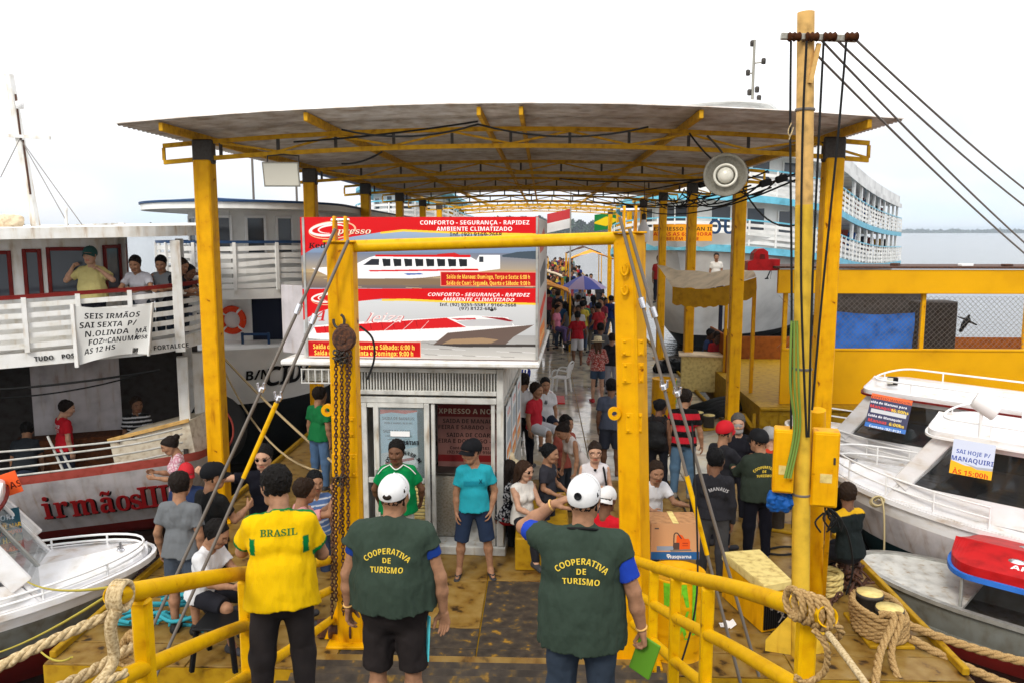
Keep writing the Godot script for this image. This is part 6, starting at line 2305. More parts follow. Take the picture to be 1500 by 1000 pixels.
func plan(W: float, L: float, nose: float, inset: float, zf: float, blunt := 2.0, n := 12) -> Array:   # outline stern-port, round the bow, to stern-starboard: V2(x, z)
	var half := []
	for i in n + 1:
		var a := i / float(n)
		var z := nose * (1.0 - cos(a * PI * 0.5))
		half.append(V2(half_beam(z, W, nose, blunt), z))
	var k := int((L - nose) / 1.6)
	for i in range(1, k + 1): half.append(V2(W, lerpf(nose, L, i / float(k))))
	var out := []
	for i in range(half.size() - 1, 0, -1): out.append(V2(-half[i].x + inset, zf + half[i].y))
	for i in half.size(): out.append(V2(half[i].x - inset if half[i].x > inset else 0.0, zf + half[i].y + (inset if i == 0 else 0.0)))
	return out

func rise(z: float, sp: Dictionary) -> float:
	var t := clampf(1.0 - z / sp.L, 0.0, 1.0)
	return sp.get("sheer", 0.5) * t * t * t - sp.get("drop", 0.0) * clampf(z / sp.L, 0.0, 1.0)

func lift_path(pl: Array, y: float, sp: Dictionary) -> Array:
	var o := []
	for p in pl: o.append(V3(p.x, y + rise(p.y, sp), p.y))
	return o

func slab(parent: Node, called: String, pl: Array, y: float, th: float, m: Material, sp: Dictionary, crown := 0.0) -> MeshInstance3D:
	var st := tool()
	var n := pl.size()
	var lo := lift_path(pl, y, sp)
	var hi := lift_path(pl, y + th, sp)
	for i in n - 1: quad(st, lo[i], lo[i + 1], hi[i + 1], hi[i])
	quad(st, lo[n - 1], lo[0], hi[0], hi[n - 1])
	for i in n / 2:
		var j := n - 1 - i
		if i + 1 > j - 1: continue
		for q in [[hi, crown], [lo, 0.0]]:
			var A: Vector3 = q[0][i]; var B: Vector3 = q[0][i + 1]; var C: Vector3 = q[0][j - 1]; var D: Vector3 = q[0][j]
			var m1: Vector3 = (A + D) * 0.5 + V3(0, q[1], 0)
			var m2: Vector3 = (B + C) * 0.5 + V3(0, q[1], 0)
			quad(st, A, B, m2, m1)
			quad(st, m1, m2, C, D)
	return put(parent, called, st, m)

func along(path: Array, d: float) -> Array:   # point and tangent at distance d
	var left := d
	for i in path.size() - 1:
		var s: float = (path[i + 1] - path[i]).length()
		if left <= s or i == path.size() - 2:
			return [path[i].lerp(path[i + 1], left / maxf(s, 1e-6)), (path[i + 1] - path[i]).normalized()]
		left -= s
	return [path[-1], Vector3.BACK]

func path_len(path: Array) -> float:
	var t := 0.0
	for i in path.size() - 1: t += (path[i + 1] - path[i]).length()
	return t

func railing(parent: Node, pl: Array, y0: float, sp: Dictionary, slats: int, gap: float, sh: float, m: Material, capm: Material, every: float, wave := 0.0, each_post := false) -> void:
	for k in slats:
		var path := lift_path(pl, y0 + gap * (k + 0.6), sp)
		if wave > 0.0:
			var d := 0.0
			for i in path.size():
				if i: d += (path[i] - path[i - 1]).length()
				path[i] = path[i] + V3(0, wave * sin(d * 2.1) * (1.0 if k in [1, 3] else 0.3), 0)
		var st := tool()
		ribbon(st, path, 0.035, sh)
		put(parent, "rail_slat", st, m)
	var st := tool()
	ribbon(st, lift_path(pl, y0 + gap * (slats + 0.45), sp), 0.09, 0.06)
	put(parent, "top_rail", st, capm)
	var tall := gap * (slats + 0.4)
	var base := lift_path(pl, y0, sp)
	var n := int(path_len(base) / every)
	st = tool()
	for i in n + 1:
		var q := along(base, i * every)
		var t: Vector3 = q[1]
		t.y = 0
		t = t.normalized()
		var side := V3(-t.z, 0, t.x)
		if each_post: st = tool()
		box(st, q[0] + V3(0, tall * 0.5, 0) - side * 0.045, V3(0.07, tall, 0.05), Basis(t, Vector3.UP, t.cross(Vector3.UP)))
		if each_post: put(parent, "rail_post", st, m)
	if not each_post: put(parent, "rail_posts", st, m).set_meta("kind", "stuff")

func cabin(parent: Node, pl: Array, y0: float, h: float, sp: Dictionary, m: Material, wins: Array, framem: Material, panem: Material, called := "cabin_wall") -> void:
	var st := tool()
	var path := lift_path(pl, y0, sp)
	var top := []
	for p in path: top.append(p + V3(0, h, 0))
	loft(st, [path, top], false, false, false)
	put(parent, called, st, m)
	for w in wins:   # [distance from the bow along starboard(+)/port(-), height of the centre, width, height, name]
		var mid := path_len(path) * 0.5
		var q := along(path, mid + w[0])
		var t: Vector3 = q[1]
		t.y = 0
		t = t.normalized()
		var nrm := t.cross(Vector3.UP)
		var c: Vector3 = q[0]
		c.y += w[1]
		if nrm.dot(c - V3(0, c.y, sp.L * 0.5)) < 0: nrm = -nrm
		var bs := Basis(Vector3.UP.cross(nrm), Vector3.UP, nrm)
		var ww: float = w[2]
		var hh: float = w[3]
		st = tool()
		for s in [-1, 1]:
			box(st, c + bs * V3(s * ww * 0.5, 0, 0.015), V3(0.06, hh + 0.06, 0.05), bs, 0.008)
			box(st, c + bs * V3(0, s * hh * 0.5, 0.015), V3(ww - 0.06, 0.06, 0.046), bs, 0.008)
		var f := put(parent, w[4], st, framem)
		st = tool()
		box(st, c + bs * V3(0, 0, 0.006), V3(ww - 0.05, hh - 0.05, 0.01), bs)
		put(f, "pane", st, panem)

func hull(parent: Node, W: float, L: float, nose: float, top: float, keel: float, sp: Dictionary, bands: Array, blunt := 2.0, flare := 0.28, rake := 0.9) -> void:
	# bands: [from, to, material, name] as shares of the height from keel to top
	var n := 22
	for b in bands:
		var st := tool()
		for side in [-1.0, 1.0]:
			var rings := []
			for i in n + 1:
				var z := L * pow(i / float(n), 1.7)
				var r := []
				for k in 5:
					var v: float = lerpf(b[0], b[1], k / 4.0)
					var y: float = lerpf(keel, top + rise(z, sp), v)
					var zz: float = z + rake * (1.0 - v) * clampf(1.0 - z / (nose * 2.0), 0.0, 1.0)
					var wv: float = (1.0 - flare) + flare * v
					var x := half_beam(z, W, nose, blunt) * lerpf(wv * wv, 1.0, v) * (1.0 if v > 0.02 else 0.92)
					r.append(V3(side * x, y, zz))
				rings.append(r)
			loft(st, rings, false)
			var e: Array = rings[-1]
			if side > 0:
				for k in 4: quad(st, e[k], e[k + 1], e[k + 1] * V3(-1, 1, 1), e[k] * V3(-1, 1, 1))
		put(parent, b[3], st, b[2])

func boat_root(called: String, label: String, at: Vector3, dir: Vector3, group := "") -> Node3D:
	var o := thing(called, label, "boat", at, 0.0, group)
	o.basis = Basis(Vector3.UP.cross(dir.normalized()), Vector3.UP, dir.normalized())
	return o

func sign_text(parent: Node, txt: String, hgt: float, m: Material, at: Vector3, nrm: Vector3, roll := 0.0, style := "bold", called := "lettering", sx := 1.0) -> void:
	var z := nrm.normalized()
	var x := Vector3.UP.cross(z).normalized()
	var b := Basis(x, z.cross(x), z) * Basis(Vector3.BACK, roll)
	put(parent, called, letters(txt, hgt, style, 0.006), m, Transform3D(b * Basis().scaled(V3(sx, 1, 1)), at))

func hull_text(o: Node3D, txt: String, hgt: float, m: Material, side: float, z0: float, y: float, W: float, nose: float, blunt: float, flare: float, rake: float, top: float, keel: float, style := "serif bold", called := "name_lettering", out := 0.012, step := 0.0, dir := 1.0, sx := 1.0) -> void:   # letters that follow the planking, from z0 aft (dir 1) or forward (dir -1)
	var z := z0
	var pos := func(zz: float, yy: float) -> Vector3:
		var v := clampf((yy - keel) / (top - keel), 0.0, 1.0)
		var wv := (1.0 - flare) + flare * v
		return V3(side * half_beam(zz, W, nose, blunt) * lerpf(wv * wv, 1.0, v), yy, zz + rake * (1.0 - v) * clampf(1.0 - zz / (nose * 2.0), 0.0, 1.0))
	for ch in txt:
		var tm := letters(ch, hgt, style, 0.01)
		var w: float = maxf(tm.get_aabb().size.x, hgt * 0.2) + hgt * 0.14 if ch != " " else hgt * 0.4
		w *= sx
		var t: Vector3 = pos.call(z + dir * 0.12, y) - pos.call(z, y)
		var slope := absf(t.z) / maxf(t.length(), 1e-5)
		var zc := z + dir * w * 0.5 * slope
		var c: Vector3 = pos.call(zc, y)
		var tx: Vector3 = (pos.call(zc + dir * 0.05, y) - pos.call(zc - dir * 0.05, y)).normalized()
		var ty: Vector3 = (pos.call(zc, y + 0.1) - pos.call(zc, y - 0.1)).normalized()
		var n := tx.cross(ty).normalized()
		ty = n.cross(tx)
		tx = tx.rotated(n, step)
		ty = ty.rotated(n, step)
		put(o, called, tm, m, Transform3D(Basis(tx * sx, ty, n), c + n * out))
		z += dir * w * slope

func make_front_boat() -> void:   # the white two-deck boat at the left with its bow at the pier
	var o := boat_root("river_boat", "white two-deck river boat at left with red trim and banner on its balcony", V3(-6.15, 0, -15.6), V3(-0.92, 0, 0.39))
	var sp := {"L": 15.0, "sheer": 0.35}
	var W := 2.0
	# in this frame +x points to +z of the world; the side we see is at x = W
	hull(o, W, 15, 0.9, 0.24, -1.0, sp, [[0.0, 0.22, mats.red_trim, "bottom"], [0.22, 0.9, mats.wall_grey, "hull"], [0.9, 1.0, mats.red_worn, "gunwale"]], 3.0, 0.2, 0.7)
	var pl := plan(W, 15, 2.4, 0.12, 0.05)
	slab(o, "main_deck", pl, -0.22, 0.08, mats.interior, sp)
	# name on the bow
	for q in [["irmãos", 0.44, 3.0, -0.03], ["III", 0.46, 1.5, -0.01]]:
		hull_text(o, q[0], q[1], mats.letter_black, 1.0, q[2] - 0.03, q[3] - 0.185, W, 0.9, 3.0, 0.2, 0.7, 0.4, -1.0, "serif bold", "name_shadow", 0.012, 0.05, -1.0, 0.66)
		hull_text(o, q[0], q[1], mats.red_letter, 1.0, q[2], q[3] - 0.16, W, 0.9, 3.0, 0.2, 0.7, 0.4, -1.0, "serif bold", "name_lettering", 0.026, 0.05, -1.0, 0.66)
	# lower saloon
	var st := tool()
	box(st, V3(0.0, 0.95, 2.6), V3(0.06, 2.2, 1.45))
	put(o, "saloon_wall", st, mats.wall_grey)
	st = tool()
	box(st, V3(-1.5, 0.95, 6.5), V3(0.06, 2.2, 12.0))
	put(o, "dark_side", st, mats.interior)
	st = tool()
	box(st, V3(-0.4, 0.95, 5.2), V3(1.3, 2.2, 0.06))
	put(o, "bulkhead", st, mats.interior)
	st = tool()
	box(st, V3(0.5, 0.62, 2.7), V3(0.5, 0.12, 1.7), Basis(), 0.02)
	box(st, V3(0.5, 0.2, 2.7), V3(0.4, 0.7, 1.6))
	put(o, "bench", st, mats.brown_wood)
	# upper deck slab with the motto
	var up := plan(W + 0.12, 14.5, 1.3, 0.0, 0.12, 2.2)
	slab(o, "upper_deck", up, 2.02, 0.22, mats.white_paint, sp)
	sign_text(o, "TUDO    POSSO    N'AQUELE QUE ME FORTALECE", 0.072, mats.letter_black, V3(W + 0.135, 2.37, 1.75), V3(1, 0, 0), 0.05, "bold", "motto_lettering")
	railing(o, up, 2.25, sp, 5, 0.158, 0.08, mats.white_paint, mats.red_trim, 0.75, 0.0, true)
	# upper cabin
	var uc := plan(W, 12, 0.5, 0.85, 1.6, 2.4)
	var wins := []
	for w in [[1.55, 0.36], [2.1, 0.5], [2.85, 0.66], [3.42, 0.22], [4.0, 0.5], [5.2, 0.8]]: wins.append([w[0], 1.18, w[1], 0.74, "window"])
	cabin(o, uc, 2.25, 1.95, sp, mats.white_paint, wins, mats.red_trim, mats.window_grey)
	# roof
	var rf := plan(W + 0.3, 15, 1.5, 0.0, 0.1, 2.2)
	slab(o, "roof", rf, 4.12, 0.17, mats.white_paint, {"L": 15.0, "sheer": 0.12}, 0.06)
	for z in [0.75, 5.5]:
		for s in [-1.0, 1.0]:
			st = tool()
			box(st, V3(s * (half_beam(z - 0.1, W, 0.75) - 0.06), 3.22, z), V3(0.1, 1.86, 0.16), Basis(), 0.008)
			put(o, "upper_post", st, mats.white_paint)
	for q in [[1.35, 0.75], [0.9, 0.5], [-1.3, 0.7], [1.85, 6.6], [-1.85, 4.0]]:
		st = tool()
		box(st, V3(q[0], 0.98, q[1]), V3(0.16, 2.3, 0.18), Basis(), 0.01)
		put(o, "deck_post", st, mats.white_paint)
	# bow rails of pipe
	for k in 4:
		st = tool()
		var pts := []
		for z in [6.2, 4.4, 2.7, 1.6, 0.8]: pts.append(V3(half_beam(z, W, 1.5) * 0.98, 0.40 + 0.125 * k * (1.2 - z * 0.04) + 0.2 * pow(maxf(0, 1 - z / 5.0), 2) - (0.05 if k == 3 else 0.0) * sin(z), z))
		tube(st, curve(pts, 4), 0.018, 7)
		put(o, "bow_rail", st, mats.alu_white)
	for z in [4.35, 2.6]:
		st = tool()
		tube(st, [V3(1.96, 0.35, z), V3(1.9, 1.02, z + 0.22)], 0.02, 7)
		tube(st, [V3(1.96, 0.35, z - 0.12), V3(1.92, 0.8, z + 0.05)], 0.02, 7)
		put(o, "rail_stanchion", st, mats.alu_white)
	# roof gear: mast with a yard
	var mt := Node3D.new()
	mt.name = "mast"
	o.add_child(mt, true)
	var zb := zp(52, 333, 13.5)
	var zt := zp(12, 108, 13.5)
	var inv := o.transform.affine_inverse()
	st = tool()
	bar(st, inv * zb, inv * zt, 0.13, 0.1, 0.01)
	put(mt, "mast_pole", st, mats.white_paint)
	st = tool()
	bar(st, inv * zp(-8, 198, 13.4), inv * zp(73, 202, 13.4), 0.05, 0.05)
	put(mt, "yard", st, mats.white_paint)
	st = tool()
	lathe(st, [V2(0, 0), V2(0.06, 0.01), V2(0.065, 0.12), V2(0, 0.14)], Transform3D(Basis(), inv * zp(29, 160, 13.4)), 10)
	put(mt, "mast_lamp", st, mats.plastic_white)
	for q in [[30, 205, 22, 138], [44, 285, 33, 205]]:
		st = tool()
		bar(st, inv * zp(q[0], q[1], 13.42), inv * zp(q[2], q[3], 13.42), 0.014, 0.03)
		put(mt, "mast_rust_streak", st, mats.rusty)
	for q in [[30, 205, 100, 330], [30, 205, 120, 330], [30, 200, 0, 260]]:
		st = tool()
		tube(st, [inv * zp(q[0], q[1], 13.4), inv * zp(q[2], q[3], 13.2)], 0.006, 5)
		put(mt, "stay", st, mats.cable)
	st = tool()
	tube(st, [inv * zp(97, 334, 13), inv * zp(96, 308, 13)], 0.022, 8)
	lathe(st, [V2(0.03, 0), V2(0.03, 0.05), V2(0, 0.06)], Transform3D(Basis(), inv * zp(96, 309, 13)), 8)
	put(o, "roof_light", st, mats.white_paint)
	var F := Field.new(V3(-0.4, -0.1, -0.3), V3(0.4, 0.3, 0.3), 0.02)
	F.cap(V3(-0.2, 0.06, 0), V3(0.2, 0.05, 0), 0.12, 0.1, 0.05)
	F.ruffle(cloth_noise, 0.06, Vector3.ONE)
	tag(put(self, "canvas_bundle", mesh_of(F.net()), mats.tarp_tan, Transform3D(Basis(), zp(8, 330, 13.2))), "tan canvas bundle on the roof of the left river boat", "bundle")
	# wires under the upper deck
	st = tool()
	tube(st, sag(V3(1.9, 1.9, 5.5), V3(1.9, 2.0, 1.1), 0.12), 0.02, 6)
	tube(st, sag(V3(1.8, 1.85, 5.0), V3(1.6, 1.9, 1.4), 0.22), 0.014, 6)
	put(o, "deck_cable", st, mats.rubber)
	# banner
	var cv := Canvas.new(512, 400, Color(0.80, 0.80, 0.79))
	var ik := Color(0.12, 0.12, 0.13)
	for q in [["SEIS IRMÃOS", 42, 250, 66, 1.0], ["SAI SEXTA  P/", 42, 222, 134, 1.02], ["N.OLINDA", 42, 210, 200, 1.05], ["MÃ", 36, 440, 206, 1.0], ["FOZ", 40, 130, 262, 1.05], ["DE", 20, 200, 262, 1.0], ["CANUMÃ", 42, 320, 264, 0.8], ["1958", 30, 440, 262, 1.0], ["AS 12 HS", 40, 160, 324, 1.0]]: cv.text(glyphs(q[0], q[1]), q[2], q[3], ik, q[4], 0.12)
	picture("banner_print", cv, 0.7)
	var bn := thing("cloth_banner", "torn white banner with hand-painted departure notice hanging on the left boat balcony", "banner")
	st = tool()
	var A := zp(106, 448, 12.62); var B := zp(224, 446, 13.0); var C := zp(218, 518, 13.0); var D := zp(113, 535, 12.64)
	st.set_smooth_group(0)
	for i in 12:
		for j in 8:
			var v := []
			var uv := []
			for q in [[0, 0], [1, 0], [1, 1], [0, 1]]:
				var u: float = (i + q[0]) / 12.0
				var w: float = (j + q[1]) / 8.0
				var sg := 0.06 * sin(u * PI) * w
				v.append(A.lerp(B, u).lerp(D.lerp(C, u), w) + V3(0, sg - 0.05 * sin(u * PI) * (1 - w), 0.03 * sin(u * 9.0 + w * 5.0) * (0.3 + w)))
				uv.append(V2(u, w))
			if i + j > 15 and i < 10 and j > 5: continue   # the torn corner
			for t in [0, 1, 2, 0, 2, 3]:
				st.set_uv(uv[t])
				st.add_vertex(v[t])
	put(bn, "cloth", st, mats.banner_print)
	for e in [[A, D], [B, C]]:
		st = tool()
		bar(st, e[0] + V3(0, 0.03, 0.02), e[1] - V3(0, 0.03, -0.02), 0.06, 0.03, 0.005)
		put(bn, "lath", st, mats.white_paint)
	# the white locker on the fore deck
	var lk := thing("deck_locker", "off-white wooden locker with sloping lid on the left boat bow", "locker")
	st = tool()
	var q := [zp(160, 646, 13.5), zp(276, 616, 13.9), zp(291, 692, 13.9), zp(172, 700, 13.5)]
	var bk := V3(0.1, 0.05, -0.9)
	loft(st, [q, [q[0] + bk, q[1] + bk, q[2] + bk, q[3] + bk]], true, true, false)
	put(lk, "case", st, mat("locker_white", Color(0.88, 0.84, 0.76), 0.55, 0.0, "grime", 0.7))
	st = tool()
	bar(st, q[0] + V3(-0.02, 0.02, 0.03), q[1] + V3(0.02, 0.02, 0.03), 0.05, 0.06, 0.006)
	put(lk, "lid_edge", st, mats.pole_wood)
	for t in [0.12, 0.3]:
		st = tool()
		box(st, q[0].lerp(q[1], t) + V3(0, -0.03, 0.035), V3(0.05, 0.07, 0.02), Basis(), 0.004)
		put(lk, "hinge", st, mats.rusty)
	st = tool()
	box(st, zp(272, 661, 13.84), V3(0.08, 0.1, 0.02))
	put(lk, "latch_hole", st, mats.interior)

func make_second_boat() -> void:   # bow towards us along the pier
	var o := boat_root("river_boat", "white river boat with blue roof edge and life ring, bow towards us", zp(312, 650, 17.0) * V3(1, 0, 1), V3(-0.05, 0, -1))
	var sp := {"L": 20.0, "sheer": 0.3}
	var W := 2.05
	hull(o, W, 20, 3.2, 1.5, -1.0, sp, [[0.0, 0.55, mats.hull_dark, "bottom"], [0.55, 1.0, mats.white_far, "hull"]], 2.0, 0.25, 1.0)
	slab(o, "main_deck", plan(W, 20, 3.1, 0.1, 0.1), 1.42, 0.08, mats.white_far, sp)
	hull_text(o, "B/N", 0.22, mats.letter_black, -1.0, 0.16, 1.2, W, 3.2, 2.0, 0.25, 1.0, 1.75, -1.0, "bold")
	hull_text(o, "CIDADE", 0.46, mats.letter_black, -1.0, 0.4, 1.12, W, 3.2, 2.0, 0.25, 1.0, 1.7, -1.0, "bold")
	var up := plan(W + 0.1, 19, 2.6, 0.0, 0.9)
	slab(o, "upper_deck", up, 2.72, 0.22, mats.white_far, {"L": 20.0, "sheer": 0.1})
	var s2 := {"L": 20.0, "sheer": 0.05}
	railing(o, up, 2.96, s2, 6, 0.165, 0.1, mats.white_far, mats.blue_trim, 0.9, 0.045)
	var cb := plan(W, 17, 2.0, 0.5, 1.7)
	var wins := []
	for w in [-1.9, -1.2, -0.45, 0.3, 1.05, 1.95]: wins.append([w, 1.22, 0.42, 0.85, "window"])
	cabin(o, cb, 2.95, 1.85, s2, mats.white_far, wins, mats.plastic_white, mats.window_grey)
	var st := tool()
	box(st, V3(-1.48, 3.85, 3.6), V3(0.14, 1.7, 0.8))
	put(o, "dark_door", st, mats.navy)
	slab(o, "roof", plan(W + 0.3, 20, 2.8, 0.0, 0.4), 4.74, 0.13, mats.white_far, s2, 0.1)
	slab(o, "roof_edge", plan(W + 0.34, 20.1, 2.9, 0.0, 0.34), 4.875, 0.045, mats.blue_trim, s2, 0.05)
	# main deck front wall with a door and life ring
	cabin(o, plan(W, 16, 0.6, 0.4, 2.5), 1.5, 1.25, sp, mats.navy, [], mats.white_far, mats.window_dark, "lower_wall")
	st = tool()
	box(st, V3(0.22, 2.1, 2.42), V3(0.85, 1.28, 0.06))
	put(o, "white_door", st, mats.white_far)
	for x in [1.2, 0.6, -1.35]:
		st = tool()
		box(st, V3(x, 2.1, 1.9), V3(0.12, 1.3, 0.14))
		put(o, "deck_post", st, mats.white_far)
	st = tool()
	for q in [[-0.25, 0], [-0.85, 0]]: box(st, V3(q[0], 1.75, 1.5), V3(0.05, 0.5, 0.05))
	for y in [1.62, 1.96]: box(st, V3(-0.55, y, 1.5), V3(0.6, 0.05, 0.05))
	put(o, "blue_frame", st, mats.blue_trim)
	var ring := thing("life_ring", "orange life ring hung on the white door of the blue-edged boat", "life ring")
	st = tool()
	var rc := o.transform * V3(0.24, 2.2, 2.33)
	var pts := []
	for k in 25: pts.append(rc + V3(cos(TAU * k / 24), sin(TAU * k / 24), 0) * 0.27)
	tube(st, pts, 0.075, 12, false)
	put(ring, "ring", st, mats.orange)
	for k in 4:
		st = tool()
		var a := TAU * (k + 0.5) / 4
		var seg := []
		for j in 4: seg.append(rc + V3(cos(a + 0.06 * j), sin(a + 0.06 * j), 0) * 0.27)
		tube(st, seg, 0.079, 12, false)
		put(ring, "band", st, mats.plastic_white)
	# bitt with a line, masts, tyre
	st = tool()
	box(st, V3(0, 1.9, 0.35), V3(0.16, 0.7, 0.16), Basis(), 0.01)
	put(o, "bow_bitt", st, mats.rubber)
	st = tool()
	tube(st, [V3(0.1, 4.9, 4.0), V3(0.1, 7.0, 4.0)], 0.03, 6)
	tube(st, [V3(-0.75, 4.9, 5.0), V3(-0.75, 6.6, 5.0)], 0.03, 6)
	put(o, "mast", st, mats.cable)
	st = tool()
	var b0 := o.transform * V3(0, 1.85, 0.3)
	for k in 5:
		var rr := []
		for j in 13: rr.append(b0 + V3(cos(TAU * j / 12) * 0.13, -0.1 + 0.05 * k, sin(TAU * j / 12) * 0.13))
		tube(st, rr, 0.025, 6, false)
	tube(st, sag(b0, gp(515, 700, 0.4), 0.1), 0.025, 6)
	tube(st, sag(b0, gp(470, 690, 0.5), 0.6), 0.02, 6)
	tag(put(self, "mooring_line", st, mats.rope_pale), "pale mooring line from the blue-edged boat bow to the pier", "rope")
	var ty := thing("tyre_fender", "old tyre hanging as a fender under the bow of the blue-edged boat", "tyre")
	var tc := zp(322, 625, 14.9)
	pts = []
	for k in 25: pts.append(tc + V3(cos(TAU * k / 24) * 0.42, sin(TAU * k / 24) * 0.52, 0.1))
	st = tool()
	tube(st, pts, 0.13, 12, false)
	put(ty, "tread", st, mats.rubber)
	pts = []
	for k in 25: pts.append(tc + V3(cos(TAU * k / 24) * 0.33, sin(TAU * k / 24) * 0.42, 0.2))
	st = tool()
	tube(st, pts, 0.02, 8, false)
	put(ty, "bead", st, mats.red_worn)

func make_ferry() -> void:
	var bow := V3(5.5, 0, -35.0)
	var dir := V3(0.47, 0, -0.883)
	var o := boat_root("passenger_ferry", "big white three-deck ferry with light blue deck edges behind the yellow barge", bow, dir)
	var L := 38.0
	var W := 5.2
	var sp := {"L": L, "sheer": 1.3, "drop": 0.55}
	var m: Material = mats.white_far
	hull(o, W, L, 9.0, 3.0, -1.0, sp, [[0.0, 0.12, mats.hull_dark, "bottom"], [0.12, 1.0, m, "hull"]], 2.0, 0.35, 3.2)
	# name either side of the stem
	hull_text(o, "O MANO", 0.6, mats.letter_black, 1.0, 4.6, 2.6, W, 9.0, 2.0, 0.35, 3.2, 4.2, -1.0, "bold", "name_lettering", 0.02, 0.0, -1.0)
	hull_text(o, "Menino da", 0.6, mats.letter_black, -1.0, 2.2, 2.5, W, 9.0, 2.0, 0.35, 3.2, 4.2, -1.0, "serif bold", "name_lettering", 0.02)
	var levels := [2.42, 4.62, 6.75]
	for i in 3:
		var y: float = levels[i]
		var pl := plan(W + 0.1, L - i * 1.5, 7.5, 0.0, 0.5 + 0.6 * i)
		slab(o, "deck_slab", pl, y, 0.12, m, sp)
		var st := tool()
		ribbon(st, lift_path(plan(W + 0.16, L - i * 1.5, 7.5, 0.0, 0.44 + 0.6 * i), y - 0.02, sp), 0.05, 0.29)
		put(o, "blue_edge", st, mats.blue_light if i < 2 else m)
		if i < 2:
			railing(o, pl, y + 0.15, sp, 4, 0.24, 0.13, m, mats.blue_light, 1.3)
			var wins := []
			for w in 7: wins.append([-5.6 + w * 1.55, 1.35, 0.85, 1.0, "window"])
			wins.append([-7.2, 1.1, 1.0, 1.9, "door"])
			cabin(o, plan(W, 13.0, 5.0, 1.0, 1.9 + i * 0.6), y + 0.1, 2.1, sp, m, wins, m, mats.window_grey)
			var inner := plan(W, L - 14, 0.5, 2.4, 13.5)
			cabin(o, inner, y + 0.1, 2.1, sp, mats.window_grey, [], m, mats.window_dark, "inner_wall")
			for s in [1, -1]:
				for k in 9:
					var z := 12.5 + k * 2.8
					st = tool()
					var x: float = s * (half_beam(z - 0.5, W, 7.5) + 0.02)
					box(st, V3(x, y + 1.2 + rise(z, sp), z), V3(0.14, 2.1, 0.34), Basis(), 0.01)
					for e in [-1, 1]: prism(st, PackedVector2Array([V2(0, 0), V2(0.55, 0), V2(0.2, -0.12), V2(0, -0.5)]), 0.12, Transform3D(Basis(Vector3.UP, -PI / 2).scaled(V3(1, 1, e)), V3(x, y + 2.16 + rise(z, sp), z + 0.15 * e)))
					put(o, "column", st, m)
					if k < 8 and (k + i) % 3 != 2:
						st = tool()
						var rg := []
						for a in 7:
							var u := a / 6.0
							var hy: float = y + 1.75 - 0.8 * sin(u * PI) + rise(z, sp)
							rg.append([V3(x - s * 0.9, hy, z + 0.2 + 2.3 * u), V3(x - s * 0.75, hy - 0.28 * sin(u * PI), z + 0.2 + 2.3 * u), V3(x - s * 0.5, hy, z + 0.2 + 2.3 * u)])
						loft(st, rg, false)
						put(o, "hammock", st, [mats.red_worn, mats.tarp_blue, mats.tarp_yellow, mats.navy][(k + 2 * i) % 4])
	slab(o, "roof", plan(W + 0.05, L - 4, 7.0, 0.0, 2.2), 6.9, 0.55, m, sp, 0.4)
	# wheelhouse top, sun deck aft
	cabin(o, plan(2.2, 4, 1.5, 0.0, 4.5), 7.9, 1.3, sp, m, [[-0.9, 0.75, 0.7, 0.6, "window"], [0.2, 0.75, 0.7, 0.6, "window"], [1.4, 0.75, 0.7, 0.6, "window"]], m, mats.window_grey, "wheelhouse")
	slab(o, "wheelhouse_roof", plan(2.5, 4.6, 1.6, 0.0, 4.1), 9.2, 0.12, m, sp, 0.15)
	railing(o, plan(3.6, 8, 1.0, 0.0, 24), 7.2, sp, 4, 0.25, 0.05, m, m, 0.9)
	var st := tool()
	slab(o, "sun_awning", plan(2.6, 5, 0.8, 0.0, 20), 9.0, 0.1, mat("awning_blue", Color(0.35, 0.58, 0.85), 0.6), sp, 0.5)
	for q in [[-2.4, 20.5], [2.4, 20.5], [-2.4, 24.8], [2.4, 24.8], [0, 22.5]]:
		st = tool()
		tube(st, [V3(q[0], 7.0, q[1]), V3(q[0], 8.9, q[1])], 0.05, 6)
		put(o, "awning_pole", st, mats.alu)
	# the lattice of lamps on the mast
	var mt := Node3D.new()
	mt.name = "mast"
	o.add_child(mt, true)
	var mb := V3(-1.4, 7.2, 6.5)
	st = tool()
	tube(st, [mb, mb + V3(0, 3.0, 0)], [0.25, 0.16], 10)
	tube(st, [mb + V3(0, 2.5, 0), mb + V3(0, 5.9, 0)], 0.07, 6)
	put(mt, "mast_pole", st, mats.lamp_grey)
	st = tool()
	bar(st, mb + V3(-1.0, 2.6, 0), mb + V3(1.0, 2.6, 0), 0.14, 0.1)
	put(mt, "yard", st, mats.lamp_grey)
	for q in [[-0.3, 3.15, 0], [0.25, 4.4, 0], [-0.45, 4.85, 0]]:
		st = tool()
		tube(st, [mb + V3(0, q[1], 0), mb + V3(q[0], q[1], 0)], 0.04, 5)
		put(mt, "lamp_arm", st, mats.lamp_grey)
	for q in [[-0.3, 3.1], [0.25, 4.3], [-0.45, 4.75], [0.1, 5.6], [-0.2, 3.5], [0.15, 3.4]]:
		st = tool()
		lathe(st, [V2(0.02, 0), V2(0.1, 0.02), V2(0.11, 0.22), V2(0.08, 0.28), V2(0, 0.3)], Transform3D(Basis(), mb + V3(q[0], q[1], 0)), 8)
		put(mt, "lamp", st, mats.dark_steel)
	st = tool()
	tube(st, [V3(-3.0, 7.0, 30), V3(-3.0, 10.3, 30)], 0.06, 6)
	put(o, "flag_staff", st, m)
	# orange banner on its rail
	var cv := poster([["EXPRESSO OMAN II", 46, 330, 62, Color(0.25, 0.15, 0.05), 1.1], ["SAIDAS AS 6:00 HORAS", 44, 330, 130, Color(0.75, 0.08, 0.05), 1.1], ["BELÉM  HOJE", 40, 330, 192, Color(0.65, 0.1, 0.05), 1.1]], Color(0.93, 0.62, 0.10), 660, 220)
	picture("ferry_banner", cv, 0.7)
